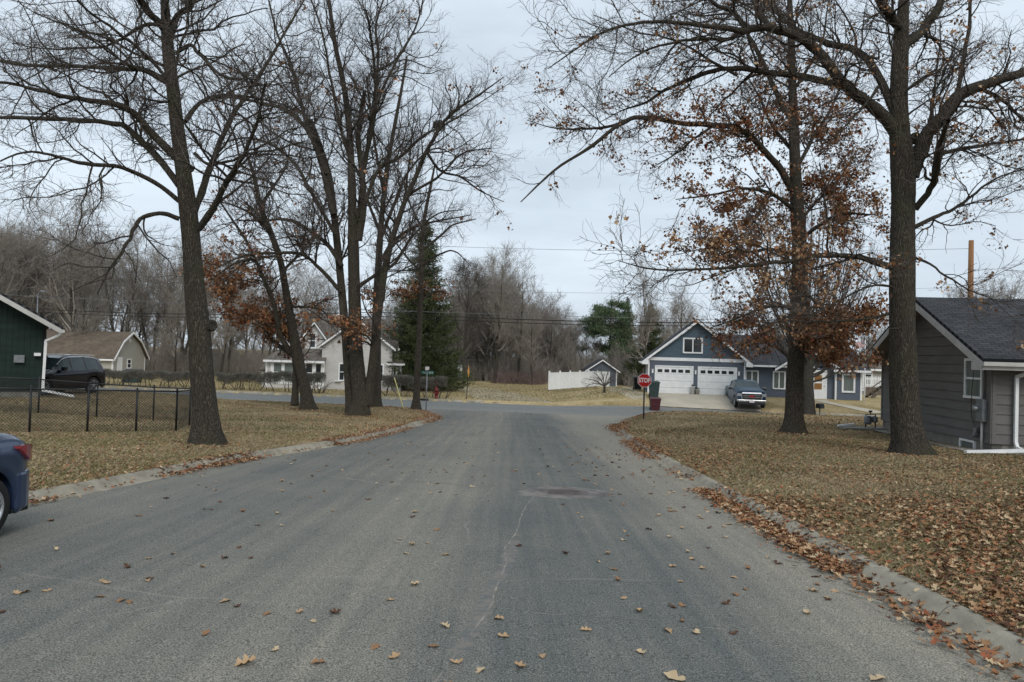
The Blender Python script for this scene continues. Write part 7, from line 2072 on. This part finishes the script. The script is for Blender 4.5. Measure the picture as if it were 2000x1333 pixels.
# right lawn: detailed near, simpler further off
kr_ = lambda X, Y, sd: (.20 + .95 * patchy(X, Y) * (.55 + .45 * np.exp(-(sd / 2.2) ** 2)) * np.where(Y < 19, 1, .8))
X, Y = scatter(40000, 3.6, 10.5, 3.8, 12, kr_, 1, 1.0)
litter('leaf_litter', 'brown oak leaf litter covering the near right lawn', X, Y, .068, MT, [.20, .30, .18, .21, .05, .06], 1, tilt=.30)
X, Y = scatter(52000, 4, 16, 12, 24, kr_, 2)
litter('leaf_litter', 'brown oak leaf litter across the middle of the right lawn', X, Y, .075, MT, [.21, .31, .16, .21, .06, .05], 2, simple=True, tilt=.3)
X, Y = scatter(30000, 4, 27, 24, 44, lambda X, Y, sd: .15 + .55 * patchy(X, Y, .7), 3)
litter('leaf_litter', 'thin leaf litter on the far part of the right lawn', X, Y, .085, MT, [.22, .30, .20, .14, .08, .06], 3, simple=True)
# left lawn
kl_ = lambda X, Y, sd: .08 + .55 * patchy(X, Y, .8) * (.25 + .75 * np.exp(-(sd / 2.6) ** 2)) + .6 * np.exp(-((Y - 19.3 - .02 * X) / .5) ** 2) * (X < -9)
X, Y = scatter(32000, -14, -5, 9, 22, kl_, 4)
litter('leaf_litter', 'scattered leaves on the left lawn in front of the fence', X, Y, .075, MT, [.22, .27, .20, .14, .09, .08], 4, simple=True, tilt=.3)
X, Y = scatter(46000, -26, -3.5, 20, 47, lambda X, Y, sd: .06 + .42 * patchy(X, Y, .7) + .5 * np.exp(-(sd / 1.2) ** 2), 5)
litter('leaf_litter', 'scattered leaves on the back of the left lawn among the trunks', X, Y, .085, MT, [.22, .30, .20, .14, .09, .05], 5, simple=True)
# leaves banked around the trunks
r = np.random.default_rng(99); bx, by = [], []
for tx_, ty_, tr_ in TREES:
    n_ = int(420 * tr_ / .45); a_ = r.uniform(0, 6.28, n_); d_ = tr_ * 1.1 + np.abs(r.normal(0, .55, n_)) * (1 + .5 * np.sin(a_ * 2 + tx_))
    bx.append(tx_ + d_ * np.cos(a_)); by.append(ty_ + d_ * np.sin(a_))
bx, by = np.concatenate(bx), np.concatenate(by); k_ = road_sd(bx, by) > .2
litter('leaf_litter', 'brown leaves banked around the feet of the trunks', bx[k_], by[k_], .085, MT, [.24, .30, .12, .22, .08, .04], 9, simple=True, tilt=.35)
# windrows in the gutters
def windrow(P, side, n, w, dens, seed, label, ya, yb, off=-.12):
    r = np.random.default_rng(seed); P = np.asarray(P); P = P[(P[:, 1] > ya) & (P[:, 1] < yb)]
    T = norm(np.gradient(P, axis=0)); Nn = np.stack([-T[:, 1], T[:, 0]], -1) * side
    i = r.integers(0, len(P) - 1, n); f = r.random((n, 1)); q = P[i] * (1 - f) + P[i + 1] * f
    cl = dens(q[:, 1]); k = r.random(n) < cl; q = q[k]; nn = Nn[i[k]]; m = len(q)
    o = r.normal(off, w, m); q = q + nn * o[:, None]
    def zf(X, Y):
        sd = road_sd(X, Y); return base_z(X, Y) + .02 + .115 * sstep(.0, .17, sd) + .05 * sstep(.4, 2.5, sd)
    litter('leaf_windrow', label, q[:, 0], q[:, 1], .075, MT, [.24, .28, .16, .16, .10, .06], seed, tilt=.28, lift=.006, simple=(ya > 14), zf=zf)
bl = lambda y, f, p, lo: np.clip(lo + .8 * np.sin(y * f + p) + .35 * np.sin(y * f * 2.7 + 1), .03, 1)
windrow(RKs, -1, 7000, .13, lambda y: np.where(y > 7.4, .80, np.where(y < 4.4, .35, .12)), 31, 'rust-coloured leaves gathered in the right gutter beside the concrete kerb', 3.5, 14, -.10)
windrow(RKs, -1, 12000, .20, lambda y: bl(y, .6, 1, .75), 32, 'rust-coloured leaves heaped along the right gutter further up the street', 14, 44, .05)
windrow(LKs, 1, 6000, .13, lambda y: bl(y, .9, .5, .25), 33, 'small leaf heaps in the left gutter', 8, 21, .0)
windrow(LKs, 1, 13000, .22, lambda y: bl(y, .5, 2, .9), 34, 'thick rust-red leaf heap along the left kerb up to the corner', 20, 46, .12)
# far loose leaves on the road
r = np.random.default_rng(8); X = r.uniform(-6.5, 4.5, 1100); Y = 11 + 35 * r.random(1100); k = road_sd(X, Y) < -.4
litter('leaf_litter', 'sparse loose leaves far up the street', X[k], Y[k], .075, MT, [.1, .3, .3, .1, .05, .15], 8, tilt=.2, simple=True, zf=lambda a, b: base_z(a, b))

# ------------------------------------------------------------------ dormant grass blades close to the camera
M['grass1'] = pm('straw_grass', (.37, .30, .19), (.28, .225, .135), scale=3, rough=.9, spec=.1)
M['grass2'] = pm('olive_grass', (.12, .13, .045), (.19, .17, .075), scale=3, rough=.9, spec=.1)
def blades(name, label, n, x0, x1, y0, y1, h, w, seed, ypow=1.0):
    r = np.random.default_rng(seed)
    X = r.uniform(x0, x1, n); Y = y0 + (y1 - y0) * r.random(n) ** ypow
    sd = road_sd(X, Y); k = (sd > .22) & leaf_allowed(X, Y); X, Y = X[k], Y[k]; n = len(X)
    Z = G(X, Y) - .005; a = r.uniform(0, 6.28, n); H = h * r.uniform(.4, 1.2, n); ln = r.uniform(.3, 1.6, n) * H
    d = np.stack([np.cos(a), np.sin(a)], -1); s = np.stack([-d[:, 1], d[:, 0]], -1) * w
    b = np.stack([X, Y], -1)
    def p3(q, z): return np.concatenate([q, z[:, None]], -1)
    V = np.stack([p3(b - s, Z), p3(b + s, Z), p3(b + d * ln[:, None] * .4 + s * .7, Z + H * .7), p3(b + d * ln[:, None], Z + H)], 1).reshape(-1, 3)
    mi = (r.random(n) < .30 + .25 * np.sin(X * .8) * np.sin(Y * .6)).astype(int)
    tag(link(name, qmesh(name, V, np.arange(n * 4).reshape(-1, 4), [M['grass1'], M['grass2']], mi, smooth=False)), label, 'grass', kind='stuff')
blades('grass', 'short dormant grass on the near right lawn', 150000, 3.7, 11, 3.8, 12, .045, .0028, 1, 1.1)
blades('grass', 'short dormant grass on the right lawn further back', 130000, 3.9, 17, 12, 24, .05, .0045, 2)
blades('grass', 'short dormant grass on the left lawn', 110000, -15, -5.5, 9, 22, .05, .0045, 3)
blades('grass', 'short dormant grass at the back of the left lawn', 80000, -22, -3.6, 22, 46, .055, .008, 4)
blades('grass', 'short dormant grass at the back of the right lawn', 60000, 4.5, 26, 24, 43.5, .055, .008, 5)
blades('grass', 'straw grass of the field beyond the cross street', 90000, -38, 10, 56.2, 90, .10, .012, 6)
